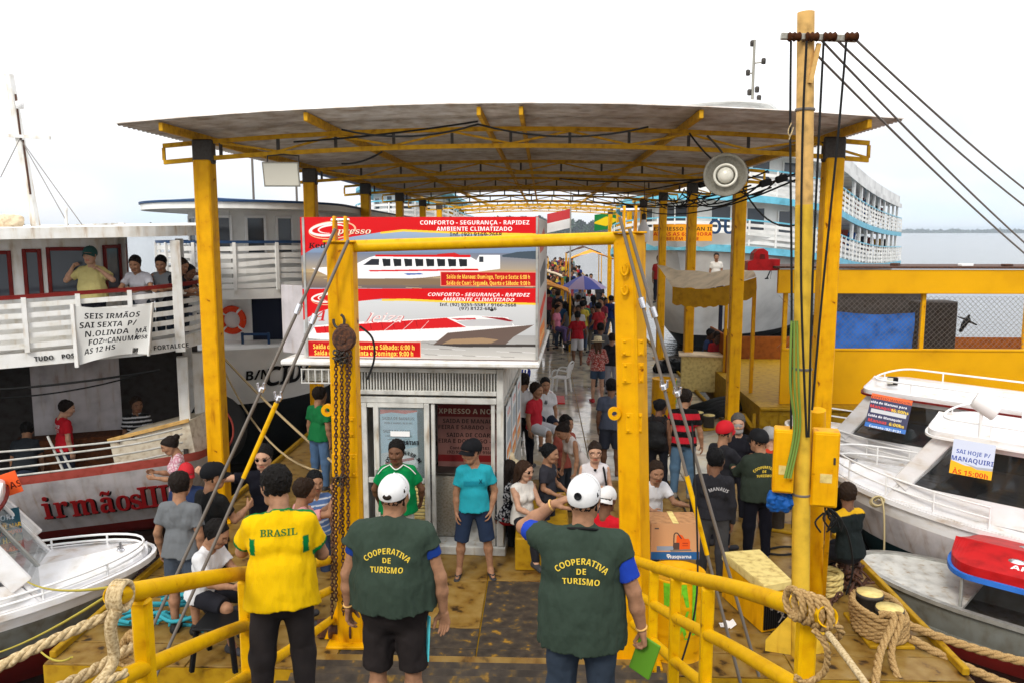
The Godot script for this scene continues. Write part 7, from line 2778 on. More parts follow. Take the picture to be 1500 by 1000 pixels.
	var c := zp(1000, 341, 33.2)
	var bnr := thing("cloth_banner", "orange cloth banner with red lettering tied on the ferry rail", "banner")
	panel(bnr, "cloth", mats.ferry_banner, c, 2.3, 0.66, Basis(Vector3.UP, deg_to_rad(-8)), 0.02)
	sign_text(o, "OU", 0.55, mats.blue_trim, o.transform.affine_inverse() * zp(1058, 333, 33.6), o.transform.basis.inverse() * V3(0, 0, 1), 0.0, "bold", "rail_lettering")

func simple_boat(label: String, at: Vector3, dir: Vector3, L: float, W: float, levels: Array, edge: Material) -> void:
	var o := boat_root("river_boat", label, at, dir, "river boats moored farther along the pier")
	var sp := {"L": L, "sheer": 0.5}
	hull(o, W, L, W * 1.7, levels[0], -1.0, sp, [[0.0, 0.45, mats.hull_dark, "bottom"], [0.45, 1.0, mats.white_far, "hull"]])
	for i in levels.size():
		var pl := plan(W + 0.1, L - 0.6, W * 1.5, 0.0, 0.4)
		var last := i == levels.size() - 1
		slab(o, "roof" if last else "deck_slab", pl, levels[i], 0.16, mats.white_far if not last else edge, sp, 0.15 if last else 0.0)
		if not last:
			railing(o, pl, levels[i] + 0.16, sp, 4, 0.22, 0.1, mats.white_far, edge, 1.2)
			var wins := []
			for w in 5: wins.append([-2.4 + w * 1.2, 1.1, 0.6, 0.7, "window"])
			cabin(o, plan(W, L - 4, W * 1.3, 0.6, 1.6), levels[i] + 0.1, levels[i + 1] - levels[i] - 0.1, sp, mats.white_far, wins, mats.white_far, mats.window_grey)
	var st := tool()
	tube(st, [V3(0, levels[-1], L * 0.3), V3(0, levels[-1] + 2.6, L * 0.3)], 0.05, 6)
	tube(st, [V3(-0.5, levels[-1] + 1.8, L * 0.3), V3(0.5, levels[-1] + 1.8, L * 0.3)], 0.03, 6)
	put(o, "mast", st, mats.white_far)

func make_barge() -> void:
	var o := thing("yellow_barge", "yellow steel barge with a roofed mesh-walled deck at right", "barge")
	var x0 := 4.75
	var x1 := 16.0
	var z0 := -17.4
	var z1 := -24.5
	var st := tool()
	var pf := [V3(x0 - 0.1, 0.6, z0), V3(x1, 0.6, z0), V3(x1, 0.6, z1), V3(x0 - 0.1, 0.6, z1)]
	var pb := [V3(x0 + 0.6, -1.1, z0 - 0.5), V3(x1, -1.1, z0 - 0.5), V3(x1, -1.1, z1 + 0.3), V3(x0 + 0.6, -1.1, z1 + 0.3)]
	var pm := [V3(x0 - 0.1, -0.1, z0), V3(x1, -0.1, z0), V3(x1, -0.1, z1), V3(x0 - 0.1, -0.1, z1)]
	loft(st, [pb, pm, pf], true, true, false)
	put(o, "hull", st, mats.yellow_hull)
	for y in [0.56, -0.05]:
		st = tool()
		box(st, V3((x0 + x1) * 0.5 - 0.1, y, z0 + 0.03), V3(x1 - x0, 0.06, 0.07), Basis(), 0.012)
		put(o, "rubbing_strip", st, mats.yellow_hull)
	sign_text(o, "INGRID I", 0.3, mats.yellow_hull, V3(5.15, 0.3, z0 + 0.02), V3(0, 0, 1), 0.0, "bold", "name_lettering", 1.3)
	# front and side walls
	st = tool()
	box(st, V3((x0 + x1) * 0.5 + 0.2, 1.19, z0 - 0.35), V3(x1 - x0 - 0.4, 1.16, 0.06))
	put(o, "front_wall", st, mats.yellow_barge)
	for i in 5:
		st = tool()
		box(st, V3(x0 + 0.45 + i * 2.9, 1.75, z0 - 0.37), V3(0.09, 2.75, 0.09), Basis(), 0.01)
		put(o, "front_post", st, mats.yellow if i in [0, 1, 3] else mats.navy)
		st = tool()
		box(st, V3(x0 + 0.45 + i * 2.9, 1.75, z1 + 0.4), V3(0.1, 2.75, 0.1), Basis(), 0.01)
		put(o, "rear_post", st, mats.yellow if i % 2 else mats.navy)
	st = tool()
	box(st, V3((x0 + x1) * 0.5 + 0.2, 1.79, z0 - 0.35), V3(x1 - x0 - 0.4, 0.05, 0.1), Basis(), 0.01)
	put(o, "wall_cap", st, mats.yellow_barge)
	st = tool()
	box(st, V3((x0 + x1) * 0.5 + 0.12, 3.25, z0 - 0.2), V3(x1 - x0 - 0.2, 0.5, 0.1), Basis(), 0.01)
	put(o, "fascia", st, mats.yellow_barge)
	st = tool()
	box(st, V3((x0 + x1) * 0.5 + 0.12, 3.55, z0 - 0.75), V3(x1 - x0, 0.05, 1.3), Basis(), 0.01)
	put(o, "roof", st, mats.rusty)
	rng.seed = 4
	for k in 16:
		st = tool()
		box(st, V3(rng.randf_range(x0 + 0.5, x1), 3.6, z0 - rng.randf_range(0.05, 0.5)), V3(rng.randf_range(0.08, 0.3), rng.randf_range(0.03, 0.08), 0.15), Basis(Vector3.UP, rng.randf()), 0.01)
		put(o, "roof_scrap", st, mats.plastic_white if k % 2 else mats.rusty)
	st = tool()
	box(st, V3((x0 + x1) * 0.5 + 0.2, 0.8, z1 + 0.35), V3(x1 - x0 - 0.4, 0.92, 0.06))
	put(o, "rear_wall", st, mats.orange_wall)
	for z in [z0 - 1.6, z0 - 3.0, z0 - 4.4]:
		st = tool()
		box(st, V3(x0 + 0.1, 1.65, z), V3(0.08, 2.6, 0.08), Basis(), 0.008)
		put(o, "side_post", st, mats.yellow)
	st = tool()
	box(st, V3(x0 + 0.14, 0.95, z0 - 5.4), V3(0.05, 1.25, 2.2))
	put(o, "side_wall", st, mats.orange_wall)
	# wire mesh: crossed thin wires
	st = tool()
	var y0 := 1.83
	var y1 := 2.94
	var n := int((x1 - x0) / 0.11)
	for i in n:
		var x := x0 + 0.3 + i * 0.11
		bar(st, V3(x, y0, z0 - 0.33), V3(x + 1.1, y1, z0 - 0.33), 0.005, 0.005)
		bar(st, V3(x + 1.1, y0, z0 - 0.337), V3(x, y1, z0 - 0.337), 0.005, 0.005)
	put(o, "wire_mesh", st, mats.cable).set_meta("kind", "stuff")
	# tarp, crates inside
	var tp := thing("blue_tarp", "blue tarpaulin hung behind the mesh of the yellow barge", "tarpaulin")
	st = tool()
	var A := zp(1218, 455, 18.1); var B := zp(1341, 458, 18.1); var C := zp(1338, 514, 18.1); var D := zp(1215, 513, 18.1)
	var rg := []
	for i in 17:
		var r := []
		for j in 8:
			var u := i / 16.0
			var v := j / 7.0
			r.append(A.lerp(B, u).lerp(D.lerp(C, u), v) + V3(0, -0.06 * sin(u * PI) * (1 - v), 0.05 * sin(u * 13 + v * 5) * (0.4 + 0.6 * v) + 0.03 * sin(u * 29)))
		rg.append(r)
	loft(st, rg, false)
	put(tp, "sheet", st, mats.tarp_blue)
	for q in [[1275, 445, 20.5, 2.3, 0.75, "brown_wood", "dark brown stacked goods under the barge roof behind the blue tarpaulin"], [1365, 480, 20.0, 0.9, 1.3, "brown_wood", "dark wooden cabinet right of the blue tarpaulin on the barge"]]:
		var c := zp(q[0], q[1], q[2])
		st = tool()
		box(st, c, V3(q[3], q[4], 0.6), Basis(), 0.03)
		tag(put(self, "stacked_goods", st, mats.interior), q[6], "goods")
	# black bird
	var bd := thing("black_bird", "black bird with spread wings seen through the barge mesh at right", "bird")
	var bc := zp(1416, 471, 22.0)
	var F := Field.new(V3(-0.4, -0.3, -0.2), V3(0.4, 0.3, 0.2), 0.018)
	F.cap(V3(-0.06, -0.1, 0), V3(0.03, 0.05, 0), 0.07, 0.075, 0.03)
	F.cap(V3(0.03, 0.1, 0), V3(0.05, 0.16, 0.02), 0.035, 0.03, 0.02)
	F.cap(V3(0, 0.05, 0), V3(-0.2, 0.12, -0.05), 0.045, 0.02, 0.03, Vector3.UP, 1.5)
	F.cap(V3(0.02, 0.03, 0), V3(0.24, -0.08, 0.05), 0.045, 0.03, 0.03, Vector3.UP, 1.4)
	F.cap(V3(-0.06, -0.1, 0), V3(-0.12, -0.24, 0), 0.045, 0.05, 0.03)
	put(bd, "body", mesh_of(F.net()), mats.plastic_black, Transform3D(Basis(), bc))
	st = tool()
	tube(st, [bc + V3(0.06, 0.16, 0.02), bc + V3(0.1, 0.14, 0.03)], [0.012, 0.004], 6)
	put(bd, "beak", st, mats.lamp_grey)
	# red buoy thing on the roof corner
	var rb := thing("red_lifebuoy_box", "red hump-backed plastic box on the roof corner of the yellow barge", "box")
	st = tool()
	prism(st, PackedVector2Array([V2(-0.42, 0), V2(0.42, 0), V2(0.42, 0.3), V2(0.12, 0.3), V2(0.1, 0.5), V2(-0.02, 0.58), V2(-0.16, 0.56), V2(-0.26, 0.46), V2(-0.28, 0.28), V2(-0.42, 0.24)]), 0.4, Transform3D(Basis().scaled(V3(0.8, 0.8, 0.8)), zp(1116, 396, 17.8)))
	put(rb, "body", st, mats.red_bright)
	st = tool()
	prism(st, PackedVector2Array([V2(-0.12, 0.3), V2(0.02, 0.3), V2(0.02, 0.42), V2(-0.1, 0.44)]), 0.42, Transform3D(Basis().scaled(V3(0.8, 0.8, 0.8)), zp(1116, 396, 17.8)))
	put(rb, "recess", st, mats.red_trim)
	# awning over the barge's side door
	var aw := thing("canvas_awning", "sagging tan and yellow canvas awning between the ferry bow and the barge", "awning")
	st = tool()
	var E := zp(962, 388, 23.0); var G := zp(1100, 392, 19.0); var H := zp(1108, 406, 18.0); var K := zp(985, 420, 20.5)
	rg = []
	for i in 9:
		var r := []
		for j in 5: r.append(E.lerp(G, i / 8.0).lerp(K.lerp(H, i / 8.0), j / 4.0) + V3(0, -0.14 * sin(PI * i / 8.0) + 0.03 * sin(i * 2.2 + j), 0))
		rg.append(r)
	loft(st, rg, false)
	put(aw, "top_sheet", st, mats.tarp_tan)
	st = tool()
	rg = []
	for i in 33:
		var u := i / 32.0
		var p := K.lerp(H, u) + V3(0, -0.14 * sin(PI * u), 0.02)
		rg.append([p, p + V3(0, -0.22, 0.04 + 0.03 * sin(u * 20)), p + V3(0, -0.40 - 0.05 * absf(sin(u * 26)), 0.02 * sin(u * 20))])
	loft(st, rg, false)
	put(aw, "valance", st, mats.tarp_yellow)
	# desk with papers
	var dk := thing("counter_desk", "cream counter with a scuffed top at the pier edge before the barge", "counter", V3(4.35, 0, -22.3), -8)
	st = tool()
	box(st, V3(0, 0.5, 0), V3(1.1, 0.96, 0.6), Basis(), 0.01)
	put(dk, "front", st, mats.cream)
	st = tool()
	box(st, V3(0, 1.0, 0), V3(1.25, 0.05, 0.75), Basis(), 0.01)
	put(dk, "top", st, mats.tarp_tan)

func speedboat(called: String, label: String, at: Vector3, dir: Vector3, opt: Dictionary) -> Node3D:
	var o := boat_root(called, label, at, dir, opt.get("group", ""))
	var L := 8.0
	var W := 1.08
	var g: float = opt.get("g", 0.35)
	var sp := {"L": L, "sheer": 0.28}
	hull(o, W, L, 2.6, g, -1.05, sp, [[0.0, 0.5, opt.get("bottom", mats.hull_dark), "bottom"], [0.5, 0.82, opt.get("side", mats.white_gel), "hull"], [0.82, 1.0, mats.white_gel, "gunwale"]], 1.8, 0.3, 0.9)
	slab(o, "fore_deck", plan(W, L, 2.6, 0.03, 0.02, 1.8), g - 0.05, 0.06, mats.white_gel, sp, 0.12)
	var st := tool()
	ribbon(st, lift_path(plan(W + 0.03, L, 2.65, 0.0, -0.04, 1.8), g - 0.02, sp), 0.05, 0.07)
	put(o, "rub_rail", st, mats.white_gel)
	if opt.has("stripe"):
		st = tool()
		ribbon(st, lift_path(plan(W + 0.006, L, 2.61, 0.0, -0.015, 1.8), g - 0.2, sp), 0.02, 0.09)
		put(o, "stripe", st, opt.stripe)
	# cabin shell: raked windscreen, side windows, roof
	var zb := 1.15
	var zr := 1.85
	var rt: float = g + 1.18
	var wb := 0.86
	var wt := 0.74
	var base := g + 0.12
	var sill := g + 0.42
	for s in [-1.0, 1.0]:
		st = tool()   # side wall below and around the window
		var side := [[V3(s * wb, base, zb), V3(s * wb, base, L - 0.5), V3(s * (wb - 0.02), sill, L - 0.5), V3(s * (wb - 0.02), sill, zb + 0.25)]]
		for q in side: quad(st, q[0], q[1], q[2], q[3])
		loft(st, [[V3(s * wb, base, zb), V3(s * (wb - 0.02), sill, zb + 0.25)], [V3(s * (wb - 0.14), base, zb), V3(s * (wb - 0.14), sill, zb + 0.25)]], false, false, false)
		put(o, "cabin_side", st, mats.white_gel)
		for k in 4:
			st = tool()
			var z0: float = [zb + 0.2, 3.9, 5.6, 7.4][k]
			var z1: float = [zr + 0.05, 3.9, 5.6, 7.4][k]
			bar(st, V3(s * (wb - 0.02), sill - 0.03, z0), V3(s * wt, rt, z1), 0.05, 0.2 if k else 0.24, 0.015, Vector3.BACK)
			put(o, "pillar", st, mats.white_gel)
		st = tool()
		bar(st, V3(s * wt, rt - 0.05, zr), V3(s * wt, rt - 0.05, L - 0.5), 0.06, 0.12, 0.01)
		put(o, "roof_beam", st, mats.white_gel)
		for k in 3:
			st = tool()
			var za: float = [zb + 0.38, 4.0, 5.7][k]
			var zc: float = [3.8, 5.5, 7.3][k]
			var zt: float = [zr + 0.2, 4.0, 5.7][k]
			quad(st, V3(s * (wb - 0.035), sill, za), V3(s * (wb - 0.035), sill, zc), V3(s * (wt - 0.01), rt - 0.1, zc), V3(s * (wt - 0.01), rt - 0.1, zt))
			put(o, "side_window", st, mats.glass_dark)
	st = tool()
	quad(st, V3(-wb + 0.1, base + 0.02, zb), V3(wb - 0.1, base + 0.02, zb), V3(wt - 0.04, rt - 0.06, zr), V3(-wt + 0.04, rt - 0.06, zr))
	put(o, "windscreen", st, mats.glass)
	for x in [-1.0, 0.0, 1.0]:
		st = tool()
		bar(st, V3(x * (wb - 0.06), base - 0.02, zb - 0.01), V3(x * (wt - 0.01), rt, zr - 0.01), 0.09 if x else 0.05, 0.05, 0.012)
		put(o, "screen_frame", st, mats.white_gel if x else mats.alu)
	st = tool()
	box(st, V3(0, base, zb + 0.02), V3(wb * 2 - 0.1, 0.1, 0.14), Basis(), 0.02)
	put(o, "screen_base", st, mats.white_gel)
	# inside: dash, seats, dark well
	st = tool()
	box(st, V3(0, base + 0.05, zb + 0.75), V3(wb * 1.8, 0.3, 0.5), Basis(Vector3.RIGHT, 0.3), 0.04)
	put(o, "dashboard", st, mats.lamp_grey)
	st = tool()
	box(st, V3(0, g - 0.12, 4.8), V3(wb * 1.9, 0.05, 6.2))
	put(o, "cabin_floor", st, mats.interior)
	for k in 5:
		st = tool()
		box(st, V3(0, g + 0.22, 3.0 + k * 0.95), V3(wb * 1.6, 0.62, 0.12), Basis(Vector3.RIGHT, -0.15), 0.04)
		put(o, "seat_row", st, opt.get("seat", mats.red_bright))
	# roof plate with upturned lip and rails
	var rpl := plan(wt + 0.14, L - 1.6, 0.4, 0.0, zr - 0.3, 3.6)
	slab(o, "roof", rpl, rt, 0.07, mats.white_gel, {"L": L, "sheer": 0.05}, 0.1)
	st = tool()
	ribbon(st, lift_path(plan(wt + 0.16, L - 1.55, 0.41, 0.0, zr - 0.32, 3.6), rt - 0.015, {"L": L, "sheer": 0.05}), 0.035, 0.03)
	put(o, "roof_trim", st, opt.get("trim", mats.red_trim))
	var rr := lift_path(plan(wt + 0.04, L - 1.9, 0.35, 0.0, zr - 0.12, 3.6), rt + 0.24, {"L": L, "sheer": 0.05})
	st = tool()
	tube(st, rr, 0.016, 7)
	put(o, "roof_rail", st, mats.plastic_white)
	var ln := path_len(rr)
	for i in 11:
		var q := along(rr, ln * i / 10.0)
		st = tool()
		tube(st, [q[0], q[0] - V3(0, 0.2, 0)], 0.013, 6)
		put(o, "roof_rail_post", st, mats.plastic_white)
	# bow rails
	for k in 2:
		st = tool()
		var br := lift_path(plan(W - 0.06, 2.9, 2.5, 0.0, 0.08, 1.8), g + (0.16 + 0.15 * k) * (0.5 if opt.has("low") else 1.0), sp)
		tube(st, br, 0.015, 7)
		put(o, "bow_rail", st, mats.plastic_white)
	var bl := lift_path(plan(W - 0.06, 2.9, 2.5, 0.0, 0.08, 1.8), g, sp)
	for i in 9:
		var q := along(bl, path_len(bl) * i / 8.0)
		st = tool()
		tube(st, [q[0], q[0] + V3(0, 0.16 if opt.has("low") else 0.32, 0)], 0.014, 6)
		put(o, "bow_rail_post", st, mats.plastic_white)
	st = tool()
	box(st, V3(0, g + 0.34, 0.35), V3(0.16, 0.06, 0.1), Basis(), 0.015)
	tube(st, [V3(-0.12, g + 0.38, 0.35), V3(0.12, g + 0.38, 0.35)], 0.02, 8)
	put(o, "cleat", st, mats.chrome)
	return o

func make_speedboats() -> void:
	var red: Material = mats.red_bright
	var a := speedboat("speedboat", "white speedboat with red cabin lining and a dark price poster on its screen", V3(4.85, 0, -15.9), V3(0.73, 0, 0.68), {"stripe": mats.navy, "g": 0.36, "group": "white speedboats moored bow-in"})
	var b := speedboat("speedboat", "white speedboat with a blue and yellow departure sign on its screen", V3(4.73, 0, -13.2), V3(0.73, 0, 0.68), {"g": 0.3, "seat": mats.lamp_grey, "side": mats.wall_grey, "bottom": mats.hull_green, "trim": mats.plastic_white, "group": "white speedboats moored bow-in"})
	var c := speedboat("speedboat", "white speedboat with grey hull at the left with a dark poster in its screen", gp(222, 822, 0.1) * V3(1, 0, 1), V3(-0.88, 0, 0.47), {"g": -0.02, "low": true, "side": mats.grey_hull, "bottom": mats.red_trim, "seat": mats.lamp_grey, "group": "white speedboats moored bow-in"})
	# posters on the screens
	var p1 := poster([[0, 0, 300, 44, Color(0.90, 0.36, 0.08)], ["EXPRESSO MANAQUIRI", 20, 150, 31, Color(0.3, 0.1, 0.05), 0.95], ["Saída de Manaus para", 20, 130, 74, Color(0.92, 0.92, 0.95), 0.95], ["Manaquiri", 26, 96, 112, Color(0.85, 0.15, 0.12), 1.0], ["16:00hs", 26, 226, 118, Color(0.95, 0.8, 0.15), 1.0], [20, 134, 260, 34, Color(0.75, 0.76, 0.78)], ["Saída de Manaquiri", 20, 130, 196, Color(0.92, 0.92, 0.95), 0.95], ["Manaus", 26, 84, 238, Color(0.85, 0.15, 0.12), 1.0], ["6:00hs", 26, 226, 240, Color(0.95, 0.8, 0.15), 1.0], [0, 262, 300, 38, Color(0.12, 0.4, 0.72)], ["Contato (92) 9131", 20, 150, 290, Color(0.9, 0.93, 0.95), 1.0]], Color(0.12, 0.13, 0.30), 300, 300)
	picture("poster_dark", p1, 0.4)
	var o1 := thing("price_poster", "dark poster with red and yellow fares on the farther right speedboat", "poster")
	panel(o1, "sheet", mats.poster_dark, zp(1302, 605, 13.45), 0.62, 0.58, Basis(Vector3.UP, deg_to_rad(-26)) * Basis(Vector3.RIGHT, deg_to_rad(-28)) * Basis(Vector3.BACK, deg_to_rad(-7)), 0.014)
	var p2 := poster([["SAI HOJE P/", 40, 190, 118, Color(0.25, 0.33, 0.62), 1.0], ["MANAQUIRI", 46, 190, 192, Color(0.20, 0.28, 0.58), 1.0], [0, 250, 380, 100, Color(0.92, 0.68, 0.12)], ["ÀS 15:00h", 48, 190, 324, Color(0.75, 0.18, 0.08), 1.05]], Color(0.76, 0.79, 0.86), 380, 350)
	p2.poly([V2(0, 215), V2(110, 245), V2(240, 270), V2(380, 262), V2(380, 300), V2(0, 300)], Color(0.92, 0.68, 0.12))
	p2.poly([V2(110, 222), V2(240, 246), V2(380, 236), V2(380, 262), V2(240, 270)], Color(0.62, 0.65, 0.68))
	p2.text(glyphs("ÀS 15:00h", 48), 190, 324, Color(0.75, 0.18, 0.08), 1.05)
	picture("poster_sign", p2, 0.5)
	var o2 := thing("departure_sign", "white and yellow sign reading sai hoje on the nearer right speedboat", "sign")
	panel(o2, "sheet", mats.poster_sign, zp(1425, 672, 10.75), 0.49, 0.46, Basis(Vector3.UP, deg_to_rad(-30)) * Basis(Vector3.RIGHT, deg_to_rad(-12)) * Basis(Vector3.BACK, deg_to_rad(-3)), 0.014)
	var p3 := poster([["ANORI", 40, 130, 60, Color(0.85, 0.9, 0.95), 1.0], ["SAÍDA DE MAR", 30, 130, 130, Color(0.95, 0.75, 0.2), 0.9], ["MANACAPURU", 30, 130, 180, Color(0.85, 0.35, 0.15), 0.9], ["17 Hs.", 40, 120, 235, Color(0.95, 0.8, 0.2), 1.0], [0, 255, 260, 70, Color(0.55, 0.2, 0.12)], ["99182-4325", 32, 130, 305, Color(0.95, 0.45, 0.25), 1.0]], Color(0.16, 0.32, 0.38), 260, 340)
	picture("poster_left", p3, 0.4)
	var o3 := thing("price_poster", "blue-green poster with orange lettering in the left speedboat screen", "poster")
	panel(o3, "sheet", mats.poster_left, zp(4, 780, 9.75), 0.42, 0.56, Basis(Vector3.UP, deg_to_rad(20)) * Basis(Vector3.RIGHT, deg_to_rad(-20)) * Basis(Vector3.BACK, deg_to_rad(8)), 0.014)
	var p4 := poster([["VENDAS", 60, 150, 120, Color(0.35, 0.1, 0.05), 1.0]], Color(0.90, 0.36, 0.16), 300, 200)
	picture("poster_orange", p4, 0.5)
	var o4 := thing("orange_sign", "orange sign on the roof edge of the left speedboat", "sign")
	panel(o4, "sheet", mats.poster_orange, zp(2, 712, 9.6), 0.4, 0.28, Basis(Vector3.UP, deg_to_rad(20)) * Basis(Vector3.BACK, deg_to_rad(16)), 0.02)
	# loudspeaker and light on the right boats
	var hl := thing("search_light", "white cylindrical search light on the roof of the nearer right speedboat", "search light")
	var hc := zp(1446, 592, 11.0)
	var st := tool()
	lathe(st, [V2(0, -0.17), V2(0.11, -0.16), V2(0.13, -0.13), V2(0.155, 0.15), V2(0.14, 0.16), V2(0.13, 0.12), V2(0, 0.1)], Transform3D(Basis(Vector3.UP, -0.5) * Basis(Vector3.BACK, deg_to_rad(-118)), hc), 28, true, false)
	put(hl, "drum", st, mats.plastic_white)
	st = tool()
	tube(st, [hc + V3(-0.06, -0.1, 0), hc + V3(-0.06, -0.46, 0.0)], 0.022, 8)
	put(hl, "stem", st, mats.plastic_white)
	var sl := thing("flood_lamp", "small black flood lamp on the roof edge of the farther right speedboat", "lamp")
	st = tool()
	box(st, zp(1308, 557, 14.2), V3(0.18, 0.13, 0.1), Basis(Vector3.UP, -0.4), 0.02)
	put(sl, "case", st, mats.plastic_black)
	st = tool()
	box(st, zp(1304, 557, 14.1), V3(0.1, 0.1, 0.02), Basis(Vector3.UP, -0.4))
	put(sl, "lens", st, mats.lens)
	# rope dangling from the nearer bow
	st = tool()
	tube(st, curve([zp(1282, 733, 11.7), zp(1290, 728, 11.65), zp(1295, 745, 11.6), zp(1296, 790, 11.6), zp(1294, 842, 11.6)], 5), 0.014, 7)
	for k in 3:
		var pts := []
		for j in 13: pts.append(zp(1284, 735, 11.7) + V3(cos(TAU * j / 12) * 0.09, 0.07 * sin(TAU * j / 12) + 0.02 * k, 0.03 * k))
		tube(st, pts, 0.013, 6, false)
	tag(put(self, "bow_line", st, mats.rope_thin), "pale bow line dangling into the water from the nearer right speedboat", "rope")
	# red-roofed open boat
	var o := boat_root("open_boat", "grey open boat with a red roof and red seats at bottom right", V3(4.45, 0, -11.1), V3(0.76, 0, 0.65))
	var sp := {"L": 6.5, "sheer": 0.15}
	hull(o, 0.72, 6.5, 1.6, -0.32, -1.1, sp, [[0.0, 0.5, mats.red_trim, "bottom"], [0.5, 1.0, mats.grey_hull, "hull"]], 2.0, 0.25, 0.5)
	st = tool()
	ribbon(st, lift_path(plan(0.74, 6.5, 1.62, 0.0, -0.01), -0.3, sp), 0.08, 0.05)
	put(o, "gunwale", st, mats.alu)
	slab(o, "floor", plan(0.66, 6.3, 1.4, 0.0, 0.15), -0.72, 0.04, mats.grey_hull, sp)
	slab(o, "bow_cover", plan(0.7, 0.9, 1.4, 0.0, 0.03), -0.34, 0.04, mats.alu_white, sp)
	slab(o, "red_roof", plan(0.68, 5.4, 0.45, 0.0, 1.15, 2.6), 0.2, 0.12, red, {"L": 6.5, "sheer": 0.03}, 0.1)
	st = tool()
	ribbon(st, lift_path(plan(0.70, 5.4, 0.46, 0.0, 1.13, 2.6), 0.18, {"L": 6.5, "sheer": 0.03}), 0.04, 0.06)
	put(o, "blue_edge", st, mats.tarp_blue)
	sign_text(o, "AF 001020161", 0.085, mats.plastic_white, V3(-0.46, 0.366, 2.35), V3(-0.25, 1, 0), 0.0, "bold", "registration", 1.25)
	for q in [[-0.62, 1.4], [0.62, 1.4], [-0.62, 3.6], [0.62, 3.6], [-0.62, 5.6], [0.62, 5.6]]:
		st = tool()
		tube(st, [V3(q[0], -0.3, q[1]), V3(q[0], 0.2, q[1])], 0.02, 8)
		put(o, "roof_post", st, mats.alu)
	for z in [3.0, 4.2]:
		st = tool()
		box(st, V3(0, -0.45, z), V3(1.0, 0.12, 0.4), Basis(), 0.04)
		put(o, "seat", st, red)
		st = tool()
		box(st, V3(0, -0.2, z + 0.24), V3(1.0, 0.5, 0.1), Basis(Vector3.RIGHT, 0.25), 0.04)
		put(o, "seat_back", st, red)
	for q in [[-0.3, 1.9], [0.25, 1.9]]:
		st = tool()
		lathe(st, [V2(0.1, 0), V2(0.07, 0.04), V2(0.0, 0.06)], Transform3D(Basis().scaled(V3(0.7, 1, 1.2)), V3(q[0], 0.36, q[1])), 12)
		put(o, "roof_vent", st, mats.chrome)
	st = tool()
	tube(st, [V3(0.1, 0.4, 2.7), V3(-0.05, 0.62, 3.5)], [0.02, 0.03], 8)
	box(st, V3(0.1, 0.38, 2.7), V3(0.16, 0.04, 0.16), Basis(), 0.01)
	put(o, "folded_mast", st, mats.plastic_white)
	# flat white skiff nose at the bottom left
	var sk := boat_root("skiff", "white nose of a small skiff at the bottom left edge over dark water", zp(60, 952, 7.4) * V3(1, 0, 1), V3(-0.95, 0, 0.3))
	hull(sk, 0.5, 4, 1.0, -0.5, -1.05, {"L": 4.0, "sheer": 0.1}, [[0.0, 1.0, mats.white_gel, "hull"]])
	slab(sk, "deck", plan(0.5, 4, 1.0, 0.02, 0.02), -0.54, 0.05, mats.white_gel, {"L": 4.0, "sheer": 0.1}, 0.05)

func make_boats() -> void:
	make_front_boat()
	make_second_boat()
	make_ferry()
	simple_boat("white river boat with blue roof behind the sign box at left", V3(-6.9, 0, -38), V3(0.0, 0, -1), 16, 2.3, [1.6, 4.1, 5.9], mats.blue_light)
	simple_boat("small white river boat far up the left side of the pier", V3(-7.5, 0, -60), V3(0.0, 0, -1), 14, 2.2, [1.0, 2.6, 4.3], mats.tarp_blue)
	simple_boat("white river boat with cream roof beyond the far left end of the pier", V3(-5.5, 0, -84), V3(0.1, 0, -1), 18, 2.6, [0.9, 2.5, 4.4], mats.cream)
	make_barge()
	make_speedboats()
# ---------------------------------------------------------------- who is there
func lin(h: String) -> Color:   # cloth colours as seen, turned into base colours
	return Color(h).srgb_to_linear() * 0.7

